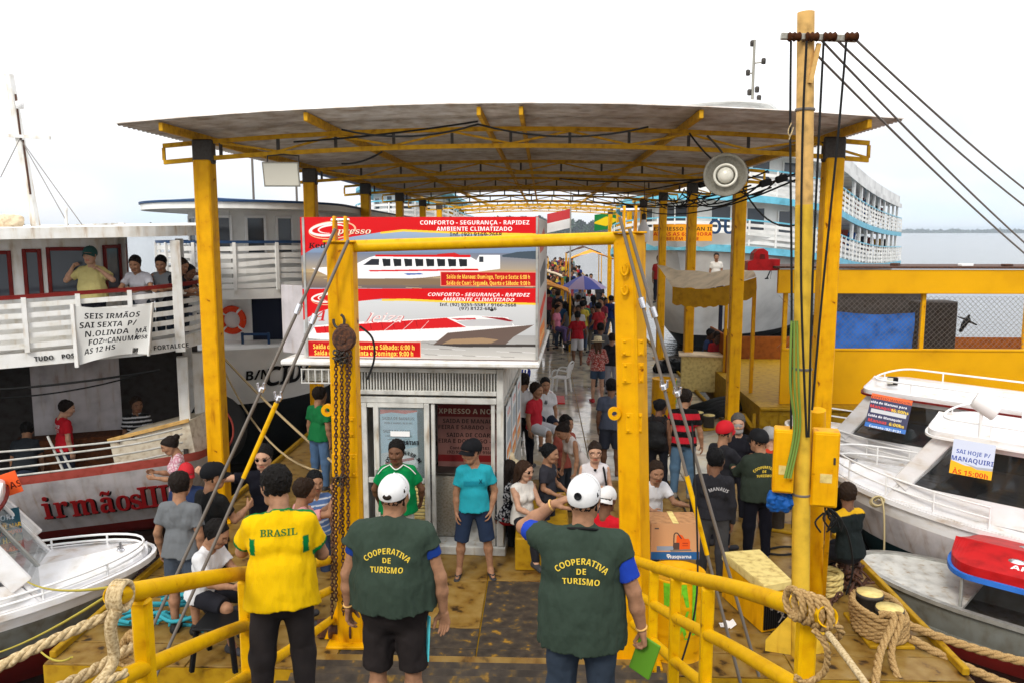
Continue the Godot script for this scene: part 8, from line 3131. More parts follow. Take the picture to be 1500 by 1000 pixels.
func crowd_list() -> Array:
	var mid := Color(0.34, 0.18, 0.105)
	var dark := Color(0.17, 0.085, 0.05)
	var light := Color(0.50, 0.29, 0.19)
	var gold := Color(0.72, 0.52, 0.06)
	var vest := [{"tris": glyphs("COOPERATIVA", 0.033), "y": 0.375, "arc": 0.2, "col": gold}, {"tris": glyphs("DE", 0.033), "y": 0.318, "col": gold}, {"tris": glyphs("TURISMO", 0.033), "y": 0.262, "arc": 1.4, "col": gold}]
	var green_vest := Color(0.030, 0.044, 0.034)
	var L := []
	# --- the three men on the gangway
	L.append({"label": "man in yellow shirt lettered BRASIL leaning on the left handrail", "head": [402, 682], "depth": 5.2, "ramp": true, "h": 1.78, "face": 193, "look": 28, "nod": 10, "cell": 0.012, "q": "_hi", "hs": 1.04, "skin": mid, "fat": 0.035, "lean": 9,
		"top_kind": "polo", "top_name": "football_shirt", "top_col": lin("f2c40a"), "pattern": "sides", "top_col2": lin("0d7a3c"), "bot_col": lin("35322f"), "hem": -0.1, "glasses": "dark",
		"arms": [{"up": [-0.28, -0.9, 0.28], "fore": [0.5, 0.02, 0.85], "pose": "grip"}, {"up": [0.3, -0.8, 0.5], "fore": [-0.4, 0.05, 0.9], "pose": "grip"}], "legs": [[[-0.06, -1, 0.12], [-0.03, -1, -0.2]], [[0.1, -1, 0.0], [0.03, -1, -0.06]]],
		"prints": [{"tris": glyphs("BRASIL", 0.045, "serif bold"), "y": 0.40, "col": lin("2f7a3c")}]})
	L.append({"label": "man in dark green vest and white cap with both arms hanging, left on the gangway", "head": [577, 692], "depth": 4.9, "ramp": true, "h": 1.72, "face": 176, "look": -6, "cell": 0.012, "q": "_hi", "hs": 1.04, "skin": mid, "fat": 0.075, "sw": 1.2, "top_kind": "vest", "top_name": "vest", "top_col": green_vest, "hem": -0.04, "loose": 0.024, "gather": true, "wrinkle": 0.016,
		"under_len": 0.5, "under": lin("1d3f8c"), "cap": lin("f4f4f4"), "strap": true, "bottom": "shorts", "short": 1.02, "bot_col": lin("2f2b2a"), "shoe_col": lin("2a2a2a"), "prints": vest,
		"arms": [{"up": [-0.34, -1, -0.02], "fore": [-0.06, -1, 0.12], "palm": [0.3, 0, -1], "pose": "relaxed"}, {"up": [0.34, -1, -0.04], "fore": [0.04, -1, 0.12]}], "extra": func(o, s): side_stripe(o, s)})
	L.append({"label": "man in dark green vest and white cap raising a hand to his head", "head": [857, 692], "depth": 4.2, "ramp": true, "h": 1.74, "face": 174, "look": -10, "nod": 0, "cell": 0.012, "q": "_hi", "hs": 1.04, "skin": mid, "fat": 0.045, "sw": 1.1, "top_kind": "vest", "top_name": "vest", "top_col": green_vest, "hem": -0.16, "loose": 0.012, "gather": true, "wrinkle": 0.016,
		"under": lin("2748b8"), "cap": lin("f4f4f4"), "cap_back": false, "denim": true, "bot_col": lin("3a4654"), "prints": vest,
		"arms": [{"up": [-0.34, -1, 0.0], "fore": [-0.22, -1, 0.12], "pose": "grip"}, {"up": [0.5, -0.08, 0.66], "fore": [-0.86, 0.74, -0.16], "hand": [-0.9, 0.45, -0.1], "palm": [-0.4, -0.9, 0.0], "lift": 0.02, "pose": "relaxed"}], "extra": func(o, s): coop_extra(o, s)})
	# --- left deck
	L.append({"label": "man in plain grey t-shirt and denim shorts seen from behind at left", "head": [262, 690], "h": 1.74, "face": 172, "look": 15, "skin": mid, "top_col": lin("75787c"), "bottom": "shorts", "short": 0.98, "denim": true, "bot_col": lin("4a5460"), "cell": 0.015, "shoe_col": lin("2a2a2e"), "arms": [{}, {"up": [0.3, -1, -0.12], "fore": [0.05, -0.95, 0.3]}]})
	L.append({"label": "seated man in white t-shirt on a black stool behind the left handrail", "head": [316, 762], "h": 1.7, "face": 78, "lean": 16, "nod": 18, "skin": mid, "top_col": lin("e8e8ea"), "bottom": "shorts", "short": 0.9, "bot_col": lin("26262a"), "cell": 0.015, "legs": [[[-0.18, -0.12, 1], [0, -1, 0.08]], [[0.12, -0.1, 1], [0, -1, -0.05]]], "arms": [{"up": [-0.1, -0.8, 0.5], "fore": [0.2, -0.1, 1]}, {"up": [0.1, -0.8, 0.5], "fore": [-0.2, -0.05, 1]}]})
	L.append({"label": "man in black t-shirt and black cap standing by the left front canopy post", "head": [312, 676], "h": 1.7, "face": 150, "look": -25, "skin": mid, "top_col": lin("1c1d20"), "bot_col": lin("22242a"), "cap": lin("15161a"), "arms": [{"up": [-0.2, -0.8, 0.4], "fore": [0.2, 0.3, 0.9]}, {}]})
	L.append({"label": "man in a red cap half hidden beside the man in grey t-shirt", "head": [272, 678], "depth": 10.2, "h": 1.62, "face": 20, "look": 10, "skin": mid, "top_col": lin("2a3a5c"), "bot_col": lin("30343c"), "cap": lin("c62a33")})
	L.append({"label": "woman with hair bun and pink floral top looking down at her phone", "head": [248, 638], "depth": 11.1, "h": 1.6, "fem": true, "face": -62, "nod": 22, "skin": mid, "hair": "bun", "top_kind": "tee", "pattern": "floral", "top_col": lin("c98d9c"), "top_col2": lin("f0dfe2"), "bot_col": lin("7a6a58"), "bot_name": "skirt_trousers", "arms": [{"up": [-0.1, -0.9, 0.3], "fore": [0.15, 0.25, 0.9]}, {"up": [0.1, -0.9, 0.3], "fore": [-0.15, 0.2, 0.9]}]})
	L.append({"label": "man in black shirt and sunglasses resting a hand high on the post", "head": [385, 652], "h": 1.74, "face": 8, "look": -4, "skin": light, "top_kind": "polo", "top_col": lin("191a1d"), "bot_col": lin("2c3038"), "glasses": "dark", "arms": [{"up": [-0.9, 0.05, 0.2], "fore": [-0.9, 0.35, 0.05], "palm": [0, 0, -1], "pose": "grip"}, {}]})
	L.append({"label": "man in pink shirt grasping the left gate post with a raised arm", "head": [446, 700], "h": 1.6, "face": 120, "look": 10, "skin": mid, "top_col": lin("d99a9a"), "bot_col": lin("4a5a7a"), "arms": [{"up": [-0.35, 0.1, 0.9], "fore": [0.05, 1, 0.25], "pose": "fist"}, {"up": [0.1, -0.5, 0.8], "fore": [-0.1, 0.6, 0.7], "pose": "fist"}]})
	L.append({"label": "person in blue striped shirt holding a bottle behind the pink shirted man", "head": [461, 690], "depth": 9.9, "h": 1.6, "face": 30, "skin": mid, "pattern": "thin", "top_col": lin("5a76a8"), "top_col2": lin("d8dce4"), "bot_col": lin("3c4a68"), "arms": [{"up": [-0.2, -0.8, 0.4], "fore": [0.1, 0.7, 0.6], "pose": "grip"}, {}]})
	L.append({"label": "person in green shirt half hidden behind the second left canopy post", "head": [468, 566], "depth": 13.4, "h": 1.72, "face": 150, "skin": mid, "top_col": lin("1d7a45"), "denim": true, "bot_col": lin("5a7aa0")})
	# --- in front of the kiosk
	L.append({"label": "man in green football shirt leaning on the kiosk glass door", "head": [580, 645], "h": 1.7, "face": 2, "look": -4, "fat": 0.05, "skin": dark, "top_kind": "tee", "top_name": "football_shirt", "pattern": "shoulder", "top_col": lin("0f8a4c"), "top_col2": lin("12924f"), "bottom": "shorts", "bot_col": lin("d8d8d4"), "hem": -0.1, "shoe": "sandal", "arms": [{"up": [-0.45, -0.9, -0.15], "fore": [0.1, -0.8, -0.55]}, {"up": [0.45, -0.9, -0.15], "fore": [-0.1, -0.8, -0.55]}], "extra": func(o, s): green_extra(o, s)})
	L.append({"label": "youth in turquoise t-shirt, dark cap and denim shorts before the kiosk doorway", "head": [690, 642], "h": 1.72, "face": 6, "look": -52, "sw": 0.95, "skin": mid, "top_col": lin("2aa8b8"), "pattern": "chest", "top_col2": lin("1f8fa4"), "bottom": "shorts", "short": 1.04, "denim": true, "bot_col": lin("2b3a52"), "cap": lin("15151a"), "shoe": "sandal", "legs": [[[-0.16, -1, 0.02], [-0.08, -1, -0.03]], [[0.16, -1, 0.02], [0.1, -1, -0.03]]], "arms": [{"up": [-0.2, -1, 0.0], "fore": [0.0, -1, 0.2]}, {"up": [0.34, -0.95, -0.1], "fore": [-0.2, -0.9, 0.3]}], "prints": [{"tris": glyphs("X", 0.05), "y": 0.33, "x": 0.08, "col": lin("1a4a5c"), "back": false, "name": "emblem"}]})
	L.append({"label": "person standing in the shadow inside the kiosk behind the counter", "head": [661, 655], "depth": 11.5, "h": 1.68, "face": -20, "skin": dark, "top_col": lin("3a3a3c"), "bot_col": lin("2a2a2e")})
	L.append({"label": "seated long-haired woman in black and white dress by the kiosk corner", "head": [745, 672], "h": 1.58, "fem": true, "face": 120, "look": 20, "hair": "long", "skin": light, "pattern": "dots", "top_col": lin("17181c"), "top_col2": lin("c9c9cc"), "bottom": "shorts", "bot_col": lin("c4202c"), "legs": [[[-0.1, -0.15, 1], [0, -1, 0.1]], [[0.1, -0.15, 1], [0, -1, -0.05]]], "arms": [{"up": [-0.2, -0.7, 0.5], "fore": [0.2, 0.5, 0.7]}, {"up": [0.2, -0.8, 0.4], "fore": [-0.2, 0.1, 1]}], "lean": 8})
	L.append({"label": "woman in sunglasses and pale sleeveless top seated among others by the kiosk", "head": [769, 674], "depth": 10.4, "h": 1.6, "fem": true, "face": 40, "look": 12, "hair": "long", "hair_col": Color(0.05, 0.025, 0.014), "skin": light, "glasses": "dark", "top_kind": "tank", "top_col": lin("e6e2da"), "bot_col": lin("2a2a30"), "legs": [[[-0.1, -0.15, 1], [0, -1, 0.1]], [[0.1, -0.15, 1], [0, -1, -0.05]]], "arms": [{"up": [-0.1, -0.8, 0.5], "fore": [0.2, -0.1, 1]}, {"up": [0.1, -0.8, 0.5], "fore": [-0.2, -0.05, 1]}]})
	L.append({"label": "person in a pale sun hat seated behind the women by the kiosk", "head": [743, 662], "depth": 11.3, "h": 1.6, "face": 30, "skin": mid, "hat": true, "top_col": lin("55504c"), "bot_col": lin("30302f"), "legs": [[[-0.1, -0.15, 1], [0, -1, 0.1]], [[0.1, -0.15, 1], [0, -1, -0.05]]]})
	L.append({"label": "man in dark grey polo with chest badge beside the seated women", "head": [806, 650], "h": 1.4, "face": 66, "skin": mid, "top_kind": "polo", "top_col": lin("3a3b40"), "bot_col": lin("2c2e36"), "prints": [{"tris": glyphs("o", 0.05), "y": 0.32, "x": 0.1, "col": lin("b8bcc4"), "back": false, "name": "badge"}], "arms": [{"up": [-0.2, -0.9, 0.1], "fore": [0.1, -0.3, 0.9]}, {"up": [0.2, -0.9, 0.1], "fore": [-0.1, -0.5, 0.9]}]})
	L.append({"label": "woman in white top bending forward behind the man in grey polo", "head": [825, 618], "h": 1.5, "fem": true, "face": -60, "lean": 30, "nod": 20, "hair": "bun", "skin": mid, "top_kind": "tank", "top_col": lin("d8d0cc"), "bot_col": lin("c8c0b4")})
	L.append({"label": "dark-haired person just behind the woman bending in white top", "head": [830, 608], "depth": 13.0, "h": 1.6, "face": 40, "skin": mid, "top_col": lin("a8584c"), "bot_col": lin("3a3c44")})
	L.append({"label": "woman in glasses and white tank top walking towards the gate", "head": [872, 646], "h": 1.62, "fem": true, "face": 0, "hair": "bun", "hair_col": Color(0.03, 0.018, 0.012), "skin": light, "glasses": "clear", "top_kind": "tank", "top_col": lin("e2dde0"), "bot_col": lin("4a5468"), "denim": true, "arms": [{"up": [-0.2, -1, 0.05], "fore": [0.1, -0.9, 0.4]}, {"up": [0.2, -1, 0.05], "fore": [-0.35, 0.2, 0.8], "pose": "grip"}], "extra": func(o, s): strap_extra(o, s)})
	L.append({"label": "person in white cap and red t-shirt sitting low behind the right gate post", "head": [889, 712], "depth": 8.9, "h": 1.55, "face": 150, "skin": dark, "top_col": lin("d0202c"), "bot_col": lin("333842"), "cap": lin("f0f0f0"), "cap_back": true, "legs": [[[-0.1, -0.15, 1], [0, -1, 0.1]], [[0.1, -0.15, 1], [0, -1, -0.05]]]})
	L.append({"label": "man in white long-sleeved shirt and black trousers seen from behind by the kiosk", "head": [768, 546], "h": 1.72, "face": 165, "skin": mid, "top_kind": "long", "top_col": lin("e6e6ea"), "bot_col": lin("17181c"), "hem": 0.04, "arms": [{"up": [-0.2, -0.9, 0.3], "fore": [0.3, 0.1, 0.9]}, {"up": [0.2, -0.9, 0.3], "fore": [-0.3, 0.1, 0.9]}]})
	L.append({"label": "man in white printed t-shirt seated on a plastic chair facing us", "head": [799, 553], "h": 1.68, "face": 10, "skin": mid, "top_col": lin("e2e2e6"), "bottom": "shorts", "bot_col": lin("2c3142"), "legs": [[[-0.15, -0.15, 1], [0, -1, 0.05]], [[0.15, -0.15, 1], [0, -1, 0.0]]], "prints": [{"tris": glyphs("#", 0.09), "y": 0.32, "col": lin("22242a"), "back": false, "name": "emblem"}]})
	L.append({"label": "seated person in red and white clothes beside the red table", "head": [786, 560], "depth": 14.6, "h": 1.6, "face": 60, "skin": mid, "top_col": lin("c42a38"), "bottom": "shorts", "bot_col": lin("dadfe6"), "legs": [[[-0.15, -0.15, 1], [0, -1, 0.05]], [[0.15, -0.15, 1], [0, -1, 0.0]]]})
	# --- along the middle
	L.append({"label": "man in slate blue shirt walking away half behind the right gate post", "head": [896, 554], "h": 1.7, "face": 175, "skin": dark, "top_col": lin("525a6e"), "bottom": "shorts", "bot_col": lin("3a3e4c"), "shoe": "sandal"})
	L.append({"label": "woman in floral blouse and straw hat with denim shorts walking away", "head": [876, 492], "h": 1.64, "fem": true, "face": 182, "hair": "long", "hair_col": Color(0.12, 0.06, 0.03), "skin": light, "hat": true, "pattern": "floral", "top_kind": "long", "top_col": lin("a8433e"), "top_col2": lin("d9b8b0"), "bottom": "shorts", "short": 0.62, "denim": true, "bot_col": lin("45566e"), "shoe_col": lin("c43a3c"), "arms": [{"up": [-0.3, -0.9, 0.1], "fore": [0.2, -0.3, 0.9]}, {"up": [0.3, -0.9, 0.1], "fore": [-0.1, -0.4, 0.9]}]})
	L.append({"label": "man in grey shirt walking just ahead of the woman in the straw hat", "head": [880, 473], "depth": 22.6, "h": 1.72, "face": 178, "skin": dark, "top_col": lin("6a6c70"), "bot_col": lin("3c4048")})
	L.append({"label": "person in black top and pale trousers right of the woman in straw hat", "head": [897, 488], "depth": 21.8, "h": 1.62, "face": 170, "skin": mid, "top_col": lin("26262a"), "bot_col": lin("a8a8b4")})
	L.append({"label": "man in red t-shirt and white shorts standing with his back to us", "head": [846, 456], "h": 1.7, "face": 184, "skin": dark, "top_col": lin("b3202c"), "bottom": "shorts", "bot_col": lin("d6d6dc"), "shoe": "sandal", "arms": [{"up": [-0.4, -0.9, 0.1], "fore": [-0.1, -0.7, 0.6]}, {"up": [0.4, -0.9, 0.1], "fore": [0.1, -0.7, 0.6]}]})
	L.append({"label": "man in grey polo and light jeans walking towards us up the pier", "head": [850, 417], "depth": 34.5, "h": 1.74, "face": 0, "skin": mid, "top_kind": "polo", "top_col": lin("8a9098"), "denim": true, "bot_col": lin("8aa4bc"), "cell": 0.022})
	L.append({"label": "woman in pink shirt sitting at a stall up the pier behind the sign box", "head": [817, 446], "depth": 27.5, "h": 1.6, "fem": true, "face": 60, "hair": "bun", "skin": mid, "top_col": lin("d9829a"), "bot_col": lin("6c5a8c"), "cell": 0.022, "legs": [[[-0.15, -0.15, 1], [0, -1, 0.05]], [[0.15, -0.15, 1], [0, -1, 0.0]]]})
	# --- right of the gate
	L.append({"label": "youth in white t-shirt resting his arms on the cardboard carton", "head": [962, 676], "h": 1.42, "face": 18, "look": -10, "skin": mid, "top_col": lin("ecebee"), "bot_col": lin("3a3c46"), "lean": 18, "arms": [{"up": [-0.2, -0.8, 0.5], "fore": [0.2, 0, 1]}, {"up": [0.3, -0.7, 0.5], "fore": [0.65, -0.05, 0.7]}]})
	L.append({"label": "woman in dark sleeveless top carrying a black backpack", "head": [968, 583], "h": 1.6, "fem": true, "face": 160, "look": -30, "hair": "bun", "skin": dark, "top_kind": "tank", "top_col": lin("2a2529"), "bottom": "leggings", "bot_col": lin("1e2027"), "shoe": "sandal", "extra": func(o, s): backpack_extra(o, s)})
	L.append({"label": "man in red and black hooped shirt and blue jeans seen from behind", "head": [1005, 569], "h": 1.76, "face": 172, "look": -30, "skin": mid, "pattern": "hoops", "top_kind": "polo", "top_name": "football_shirt", "top_col": lin("1b191b"), "top_col2": lin("cc2436"), "denim": true, "bot_col": lin("5b7a96"), "shoe_col": lin("8a8276"), "cell": 0.014, "arms": [{"up": [-0.3, -1, 0.0], "fore": [-0.15, -1, 0.15]}, {}]})
	L.append({"label": "man in red cap and dark t-shirt pointing, in the group by the pole", "head": [1063, 615], "h": 1.72, "face": 120, "look": 10, "skin": mid, "top_col": lin("2b2b30"), "bot_col": lin("2c2e36"), "cap": lin("cf1f2b"), "arms": [{"up": [-0.2, -0.7, 0.6], "fore": [0.2, 0.15, 0.95]}, {}]})
	L.append({"label": "grey-bearded man in black polo facing us in the group by the pole", "head": [1082, 606], "depth": 12.2, "h": 1.74, "face": -12, "skin": light, "hair_col": Color(0.13, 0.12, 0.11), "beard": Color(0.28, 0.26, 0.25), "top_kind": "polo", "top_col": lin("1e2026"), "bot_col": lin("2c2e36")})
	L.append({"label": "man in charcoal shirt lettered on the shoulder standing by the metal chest", "head": [1050, 656], "h": 1.7, "face": 165, "look": -20, "skin": dark, "top_kind": "long", "top_col": lin("2c2a33"), "bot_col": lin("47474c"), "prints": [{"tris": glyphs("MANAUS", 0.04), "y": 0.36, "x": 0.06, "arc": 0.2, "col": lin("c8c8cc")}], "hem": -0.02})
	L.append({"label": "man in green cooperative vest and black trousers in the group by the pole", "head": [1112, 627], "h": 1.72, "face": 190, "look": 20, "skin": mid, "fat": 0.04, "top_kind": "long", "top_name": "jacket", "top_col": lin("2f3833"), "hem": -0.1, "gather": true, "loose": 0.015, "bot_col": lin("18191c"), "cap": lin("1c1d20"), "prints": vest, "arms": [{"up": [-0.2, -0.8, 0.5], "fore": [0.1, 0.2, 0.9]}, {"up": [0.2, -0.7, 0.6], "fore": [-0.1, 0.2, 0.9]}]})
	L.append({"label": "man in grey cap and red shirt hidden behind the vested man by the pole", "head": [1128, 624], "depth": 11.9, "h": 1.66, "face": 200, "skin": light, "hair_col": Color(0.3, 0.29, 0.28), "top_col": lin("c8402c"), "bottom": "shorts", "bot_col": lin("9a948a"), "cap": lin("a8a8a8"), "shoe_col": lin("c4c8d0")})
	L.append({"label": "man in black and yellow shirt seated at the right deck edge", "head": [1243, 706], "h": 1.68, "face": 205, "look": -40, "skin": dark, "top_kind": "polo", "top_col": lin("222324"), "pattern": "shoulder", "top_col2": lin("e2b01c"), "bot_col": lin("23252c"), "legs": [[[-0.2, -0.2, 1], [0, -1, 0.3]], [[0.2, -0.2, 1], [0, -1, 0.3]]], "hip": 0.56, "lean": 10, "arms": [{"up": [-0.2, -0.8, 0.4], "fore": [0.5, 0.4, 0.7]}, {"up": [0.4, -0.9, 0.2], "fore": [-0.5, 0.3, 0.7]}]})
	# --- people on the boats
	L.append({"label": "man in yellow polo and green cap phoning on the left boat balcony", "head": [130, 360], "depth": 13.5, "stand": 2.3, "h": 1.74, "face": 5, "nod": -2, "fat": 0.05, "skin": light, "top_kind": "polo", "top_col": lin("ddd08a"), "bot_col": lin("2c2e36"), "cap": lin("2f5a55"), "arms": [{"up": [-0.75, -0.55, 0.3], "fore": [0.5, 0.85, 0.05], "pose": "grip"}, {"up": [0.75, -0.55, 0.35], "fore": [-0.75, 0.7, 0.2], "pose": "grip"}]})
	var leaner := {"lean": 24, "arms": [{"up": [-0.35, -0.75, 0.5], "fore": [0.6, -0.05, 0.75]}, {"up": [0.35, -0.75, 0.5], "fore": [-0.6, -0.05, 0.75]}]}
	for q in [{"label": "man in white t-shirt leaning on the left boat balcony rail", "head": [196, 375], "face": 6, "top_col": lin("d9d8e0")}, {"label": "man in grey sleeveless shirt leaning on the left boat balcony rail", "head": [234, 375], "face": 12, "top_kind": "tank", "top_col": lin("8c9094")}, {"label": "man in black t-shirt with striped sleeve at the balcony end", "head": [268, 379], "face": 68, "top_col": lin("1f1f24"), "pattern": ""}, {"label": "dark-skinned person looking out behind the black shirted man on the balcony", "head": [280, 388], "face": 75, "top_col": lin("2a2a30"), "skin": dark}]:
		var d := leaner.duplicate()
		d.merge({"stand": 2.32, "depth": 13.3 + (q.head[0] - 150) * 0.0052, "h": 1.7, "skin": mid, "bot_col": lin("2e3440"), "nod": 12})
		d.merge(q, true)
		L.append(d)
	L.append({"label": "man in red t-shirt standing on the lower deck of the left boat", "head": [96, 586], "depth": 13.9, "h": 1.7, "face": 140, "look": -20, "nod": 14, "skin": light, "top_col": lin("c41f2c"), "bottom": "shorts", "bot_col": lin("2c3240"), "prints": [{"tris": glyphs("SUPER", 0.06), "y": 0.36, "x": -0.04, "col": lin("e8e4e4")}, {"tris": glyphs("RED", 0.06), "y": 0.28, "x": -0.02, "col": lin("e8e4e4")}], "arms": [{}, {"up": [0.25, -1, 0.1], "fore": [0.0, -0.9, 0.4]}]})
	L.append({"label": "stooping man in dark clothes at the far left of the lower deck", "head": [38, 618], "depth": 13.8, "h": 1.74, "face": 200, "lean": 34, "nod": 20, "skin": mid, "top_col": lin("2e2f36"), "bot_col": lin("3c4658"), "denim": true})
	L.append({"label": "man in black and white striped polo seated on the left boat", "head": [199, 581], "depth": 14.4, "h": 1.7, "face": 25, "look": 20, "skin": dark, "top_kind": "polo", "pattern": "thin", "top_col": lin("1e1e22"), "top_col2": lin("c4c4c8"), "bot_col": lin("24262c"), "legs": [[[-0.15, -0.15, 1], [0, -1, 0.05]], [[0.15, -0.15, 1], [0, -1, 0.0]]]})
	for q in [[1042, 482, 22.9, lin("3a4a7a"), 60, "dark seated person in blue at the counter before the barge, leftmost of three"], [1052, 486, 22.6, lin("a8242c"), 20, "seated person in red at the counter before the barge"], [1063, 482, 22.9, lin("1c1c22"), -30, "seated person in black at the counter, rightmost of three"]]:
		L.append({"label": q[5], "head": [q[0], q[1]], "depth": q[2], "h": 1.66, "face": q[4], "skin": Color(0.08, 0.045, 0.03), "top_col": q[3], "bot_col": lin("24262c"), "cell": 0.02, "legs": [[[-0.15, -0.15, 1], [0, -1, 0.05]], [[0.15, -0.15, 1], [0, -1, 0.0]]], "lean": 14})
	for q in [[966, 374, 30.5, lin("c83a3a"), "person in red on the ferry fore deck, left one"], [1050, 371, 31.5, lin("e8e4dc"), "person in white with a red cap on the ferry fore deck"], [1258, 305, 64.0, lin("b09a84"), "tiny passenger leaning on the stern rail of the ferry, left one"], [1268, 306, 66.0, lin("7a5a50"), "tiny passenger on the stern rail of the ferry, right one"], [1240, 246, 56.0, lin("c8ccd4"), "tiny passenger under the blue awning on the ferry roof"]]:
		L.append({"label": q[4], "head": [q[0], q[1]], "depth": q[2], "h": 1.7, "face": -10, "skin": mid, "top_col": q[3], "bot_col": lin("2c3040"), "cell": 0.03})
	# --- the far crowd: a few figures to copy
	for q in [[0, "tee", "trousers", null], [1, "tee", "shorts", null], [2, "tank", "leggings", "long"], [3, "long", "trousers", null]]:
		L.append({"proto": true, "label": "x", "at": Vector3.ZERO, "h": [1.74, 1.7, 1.6, 1.72][q[0]], "fem": q[0] == 2, "hair": q[3] if q[3] else "short", "cell": 0.028, "skin": mid if q[0] != 1 else dark, "top_kind": q[1], "bottom": q[2], "top_col": Color.WHITE, "bot_col": Color.WHITE, "legs": [[[-0.06, -1, 0.2], [-0.03, -1, -0.1]], [[0.06, -1, -0.12], [0.03, -1, -0.25]]], "arms": [{"up": [-0.2, -1, -0.2], "fore": [0, -1, 0.2]}, {"up": [0.2, -1, 0.2], "fore": [-0.1, -0.6, 0.8]}]})
	var tones := [Color(0.012, 0.01, 0.009), Color(0.02, 0.013, 0.01), Color(0.009, 0.009, 0.01), Color(0.035, 0.02, 0.012)]
	for i in L.size():
		if not L[i].has("hair_col"): L[i].hair_col = tones[(i * 7) % 4]
	return L

func make_people() -> void:
	make_bits()
	var made := build_people(crowd_list())
	var protos := made.slice(made.size() - 4)
	rng.seed = 99
	var tints := ["a82a30", "d8d8dc", "4a5a8c", "2c2c32", "7a8088", "d8c24a", "3c6a9c", "8c3a4a", "e0e0e4", "3a7a5a", "c87a3a", "5a4a44", "b03038", "203a7a"]
	var bots := ["2c3040", "4a5a74", "3a3432", "6a6c74", "8a8478", "20222a"]
	var words := {"a82a30": "red", "d8d8dc": "pale grey", "4a5a8c": "blue", "2c2c32": "black", "7a8088": "grey", "d8c24a": "yellow", "3c6a9c": "bright blue", "8c3a4a": "dark red", "e0e0e4": "white", "3a7a5a": "green", "c87a3a": "orange", "5a4a44": "brown", "b03038": "crimson", "203a7a": "navy", "2c3040": "dark blue", "4a5a74": "denim", "3a3432": "dark brown", "6a6c74": "grey", "8a8478": "khaki", "20222a": "black"}
	# where the walkers stand: survey points in the photograph, each a different distance
	var spots := []
	for i in 100:
		var d := 28.5 + 55.0 * pow(i / 100.0, 1.25)
		spots.append(V3(rng.randf_range(0.15, 2.9) - (0.9 if d < 36 and i % 3 == 0 else 0.0), 0, -d - rng.randf_range(0, 0.7)))
	for i in spots.size():
		var t: String = tints[i % tints.size()]
		var pr: Node3D = protos[rng.randi() % 4]
		var c: Node3D
		var bt: String = bots[(i * 5 + i / 6) % bots.size()]
		var lbl := "walker in %s top and %s bottoms, %s %s part of the far crowd" % [words[t], words[bt], "nearest" if spots[i].z > -38 else "middle" if spots[i].z > -52 else "farthest", "left" if spots[i].x < 0.9 else "centre" if spots[i].x < 1.9 else "right"]
		if i < 4:
			pr = protos[i]
			c = pr
		else:
			c = pr.duplicate()
			c.name = numbered(self, "person")
			add_child(c, true)
		c.position = spots[i]
		c.rotation.y = deg_to_rad(rng.randf_range(-40, 40) + (180.0 if rng.randf() < 0.55 else 0.0))
		c.scale = Vector3.ONE * rng.randf_range(0.95, 1.05)
		tag(c, lbl, "person", "walkers in the far crowd")
		for ch in c.get_children():
			if ch.name.begins_with("shirt"): ch.material_override = hue("cloth", lin(t), 0.9)
			elif ch.name.begins_with("trousers") or ch.name.begins_with("shorts"): ch.material_override = hue("cloth", lin(bt), 0.9)

# small things that belong to single people
func side_stripe(o: Node3D, s: Dictionary) -> void:
	var st := tool()
	var P: Vector3 = s.torso.origin
	bar(st, P + V3(-0.226, -0.1, 0.0), P + V3(-0.205, -0.42, 0.02), 0.01, 0.034, 0.004)
	put(o, "side_stripe", st, mat("stripe_cyan", Color(0.35, 0.8, 0.85), 0.7))
	watch(o, s, 1)

func watch(o: Node3D, s: Dictionary, i: int) -> void:
	var st := tool()
	var x: Transform3D = s.hands_xf[i]
	var b := x.basis.orthonormalized()
	var ring := []
	for k in 13: ring.append(x.origin - b.y * 0.02 + (b.x * cos(TAU * k / 12) * 0.036 + b.z * sin(TAU * k / 12) * 0.03))
	tube(st, ring, 0.006, 6, false)
	put(o, "bracelet", st, mats.pole_wood)

func coop_extra(o: Node3D, s: Dictionary) -> void:
	watch(o, s, 1)
	watch(o, s, 0)
	var st := tool()
	var T: Transform3D = s.torso
	tube(st, curve([T * V3(-0.1, 0.5, 0.02), T * V3(-0.07, 0.535, -0.075), T * V3(0.0, 0.545, -0.1), T * V3(0.07, 0.535, -0.075), T * V3(0.1, 0.5, 0.02)], 4), 0.008, 6)
	put(o, "lanyard", st, mats.black)
	st = tool()   # round badge on the cap
	var H: Transform3D = s.head_xf
	lathe(st, [V2(0.021, 0), V2(0.02, 0.003), V2(0.014, 0.0035), V2(0.0135, 0.002), V2(0, 0.002)], H * Transform3D(Basis(Vector3.RIGHT, -PI / 2 + 0.1), V3(0.005, 0.068, -0.139)), 18)
	put(o, "cap_badge", st, mats.black)
	var f := thing("folder", "green folder held in the right hand of the vested man on the gangway", "folder")
	var x: Transform3D = o.transform * (s.hands_xf[0] as Transform3D)
	st = tool()
	box(st, x.origin + V3(0.02, -0.16, -0.02), V3(0.016, 0.2, 0.13), Basis(Vector3.BACK, -0.3) * Basis(Vector3.UP, 0.9), 0.004)
	put(f, "cover", st, mat("folder_green", Color(0.33, 0.52, 0.14), 0.5))

func green_extra(o: Node3D, s: Dictionary) -> void:
	var T: Transform3D = s.torso
	var st := tool()
	for sd in [-1.0, 1.0]:
		tube(st, curve([T * V3(sd * 0.09, 0.515, 0.04), T * V3(sd * 0.17, 0.475, 0.06), T * V3(sd * 0.235, 0.40, 0.05)], 4), 0.006, 6)
	tube(st, curve([T * V3(-0.085, 0.52, 0.04), T * V3(0, 0.475, 0.105), T * V3(0.085, 0.52, 0.04)], 5), 0.007, 6)
	put(o, "white_piping", st, mats.plastic_white)

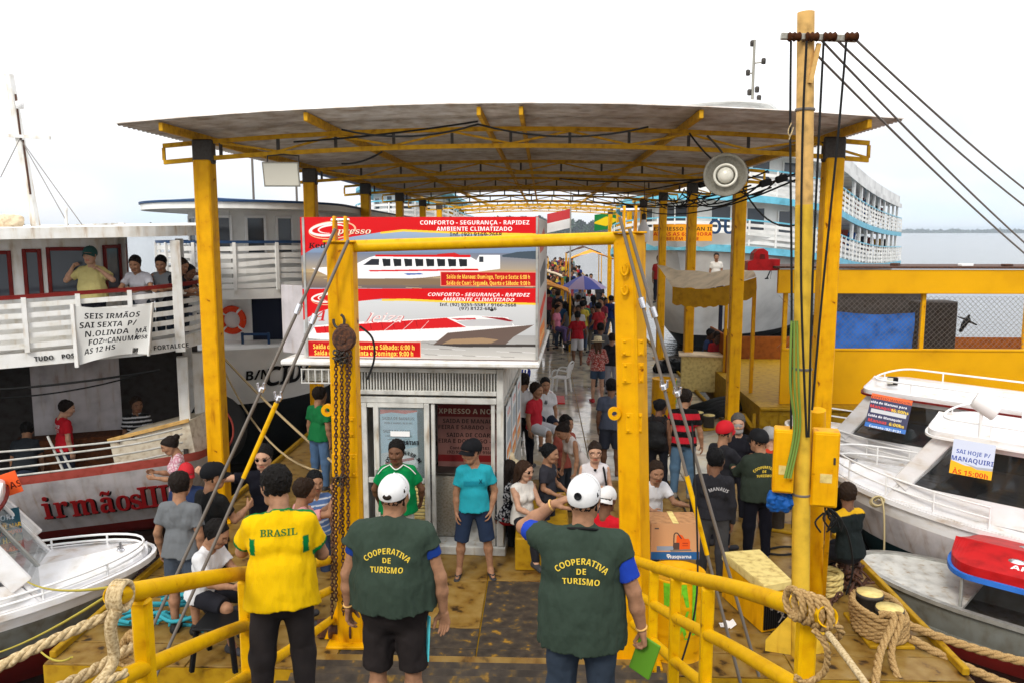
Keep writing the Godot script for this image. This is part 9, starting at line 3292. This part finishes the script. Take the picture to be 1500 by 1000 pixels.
func strap_extra(o: Node3D, s: Dictionary) -> void:
	var T: Transform3D = s.torso
	var st := tool()
	tube(st, curve([T * V3(0.1, 0.46, -0.02), T * V3(0.115, 0.4, 0.1), T * V3(0.14, 0.25, 0.165), T * V3(0.2, 0.05, 0.12)], 4), 0.014, 6)
	put(o, "bag_strap", st, mats.black)
	st = tool()
	lathe(st, [V2(0, 0), V2(0.02, 0.004), V2(0, 0.01)], T * Transform3D(Basis(Vector3.RIGHT, PI / 2), V3(0, 0.42, 0.1)), 10)
	put(o, "pendant", st, mats.black)

func backpack_extra(o: Node3D, s: Dictionary) -> void:
	var b := thing("backpack", "black backpack worn by the woman in the dark sleeveless top", "backpack")
	var X: Transform3D = o.transform * (s.torso as Transform3D)
	var F := Field.new(V3(-0.2, -0.05, -0.35), V3(0.2, 0.5, 0.0), 0.014)
	F.cap(V3(-0.08, 0.1, -0.2), V3(0.08, 0.1, -0.2), 0.09, 0.09, 0.05)
	F.cap(V3(-0.07, 0.32, -0.19), V3(0.07, 0.32, -0.19), 0.085, 0.085, 0.06)
	F.cap(V3(0, 0.1, -0.2), V3(0, 0.33, -0.2), 0.12, 0.11, 0.05)
	F.ruffle(cloth_noise, 0.02, Vector3.ONE)
	put(b, "pack", mesh_of(F.net()), mats.black, X)
	var st := tool()
	for sd in [-1.0, 1.0]: tube(st, curve([V3(sd * 0.09, 0.4, -0.12), V3(sd * 0.1, 0.5, -0.02), V3(sd * 0.11, 0.4, 0.12), V3(sd * 0.14, 0.2, 0.1), V3(sd * 0.13, 0.1, -0.12)], 5), 0.014, 6)
	put(b, "strap", st, mats.black, X)

func _ready() -> void:
	cloth_noise.seed = 4
	cloth_noise.frequency = 5.5
	cloth_noise.fractal_octaves = 3
	hair_noise.seed = 9
	hair_noise.frequency = 22.0
	hair_noise.fractal_octaves = 2
	make_light()
	make_materials()
	make_setting()
	make_pontoon()
	make_gate()
	make_canopy()
	make_pole()
	make_kiosk()
	make_boats()
	make_deck_things()
	make_people()
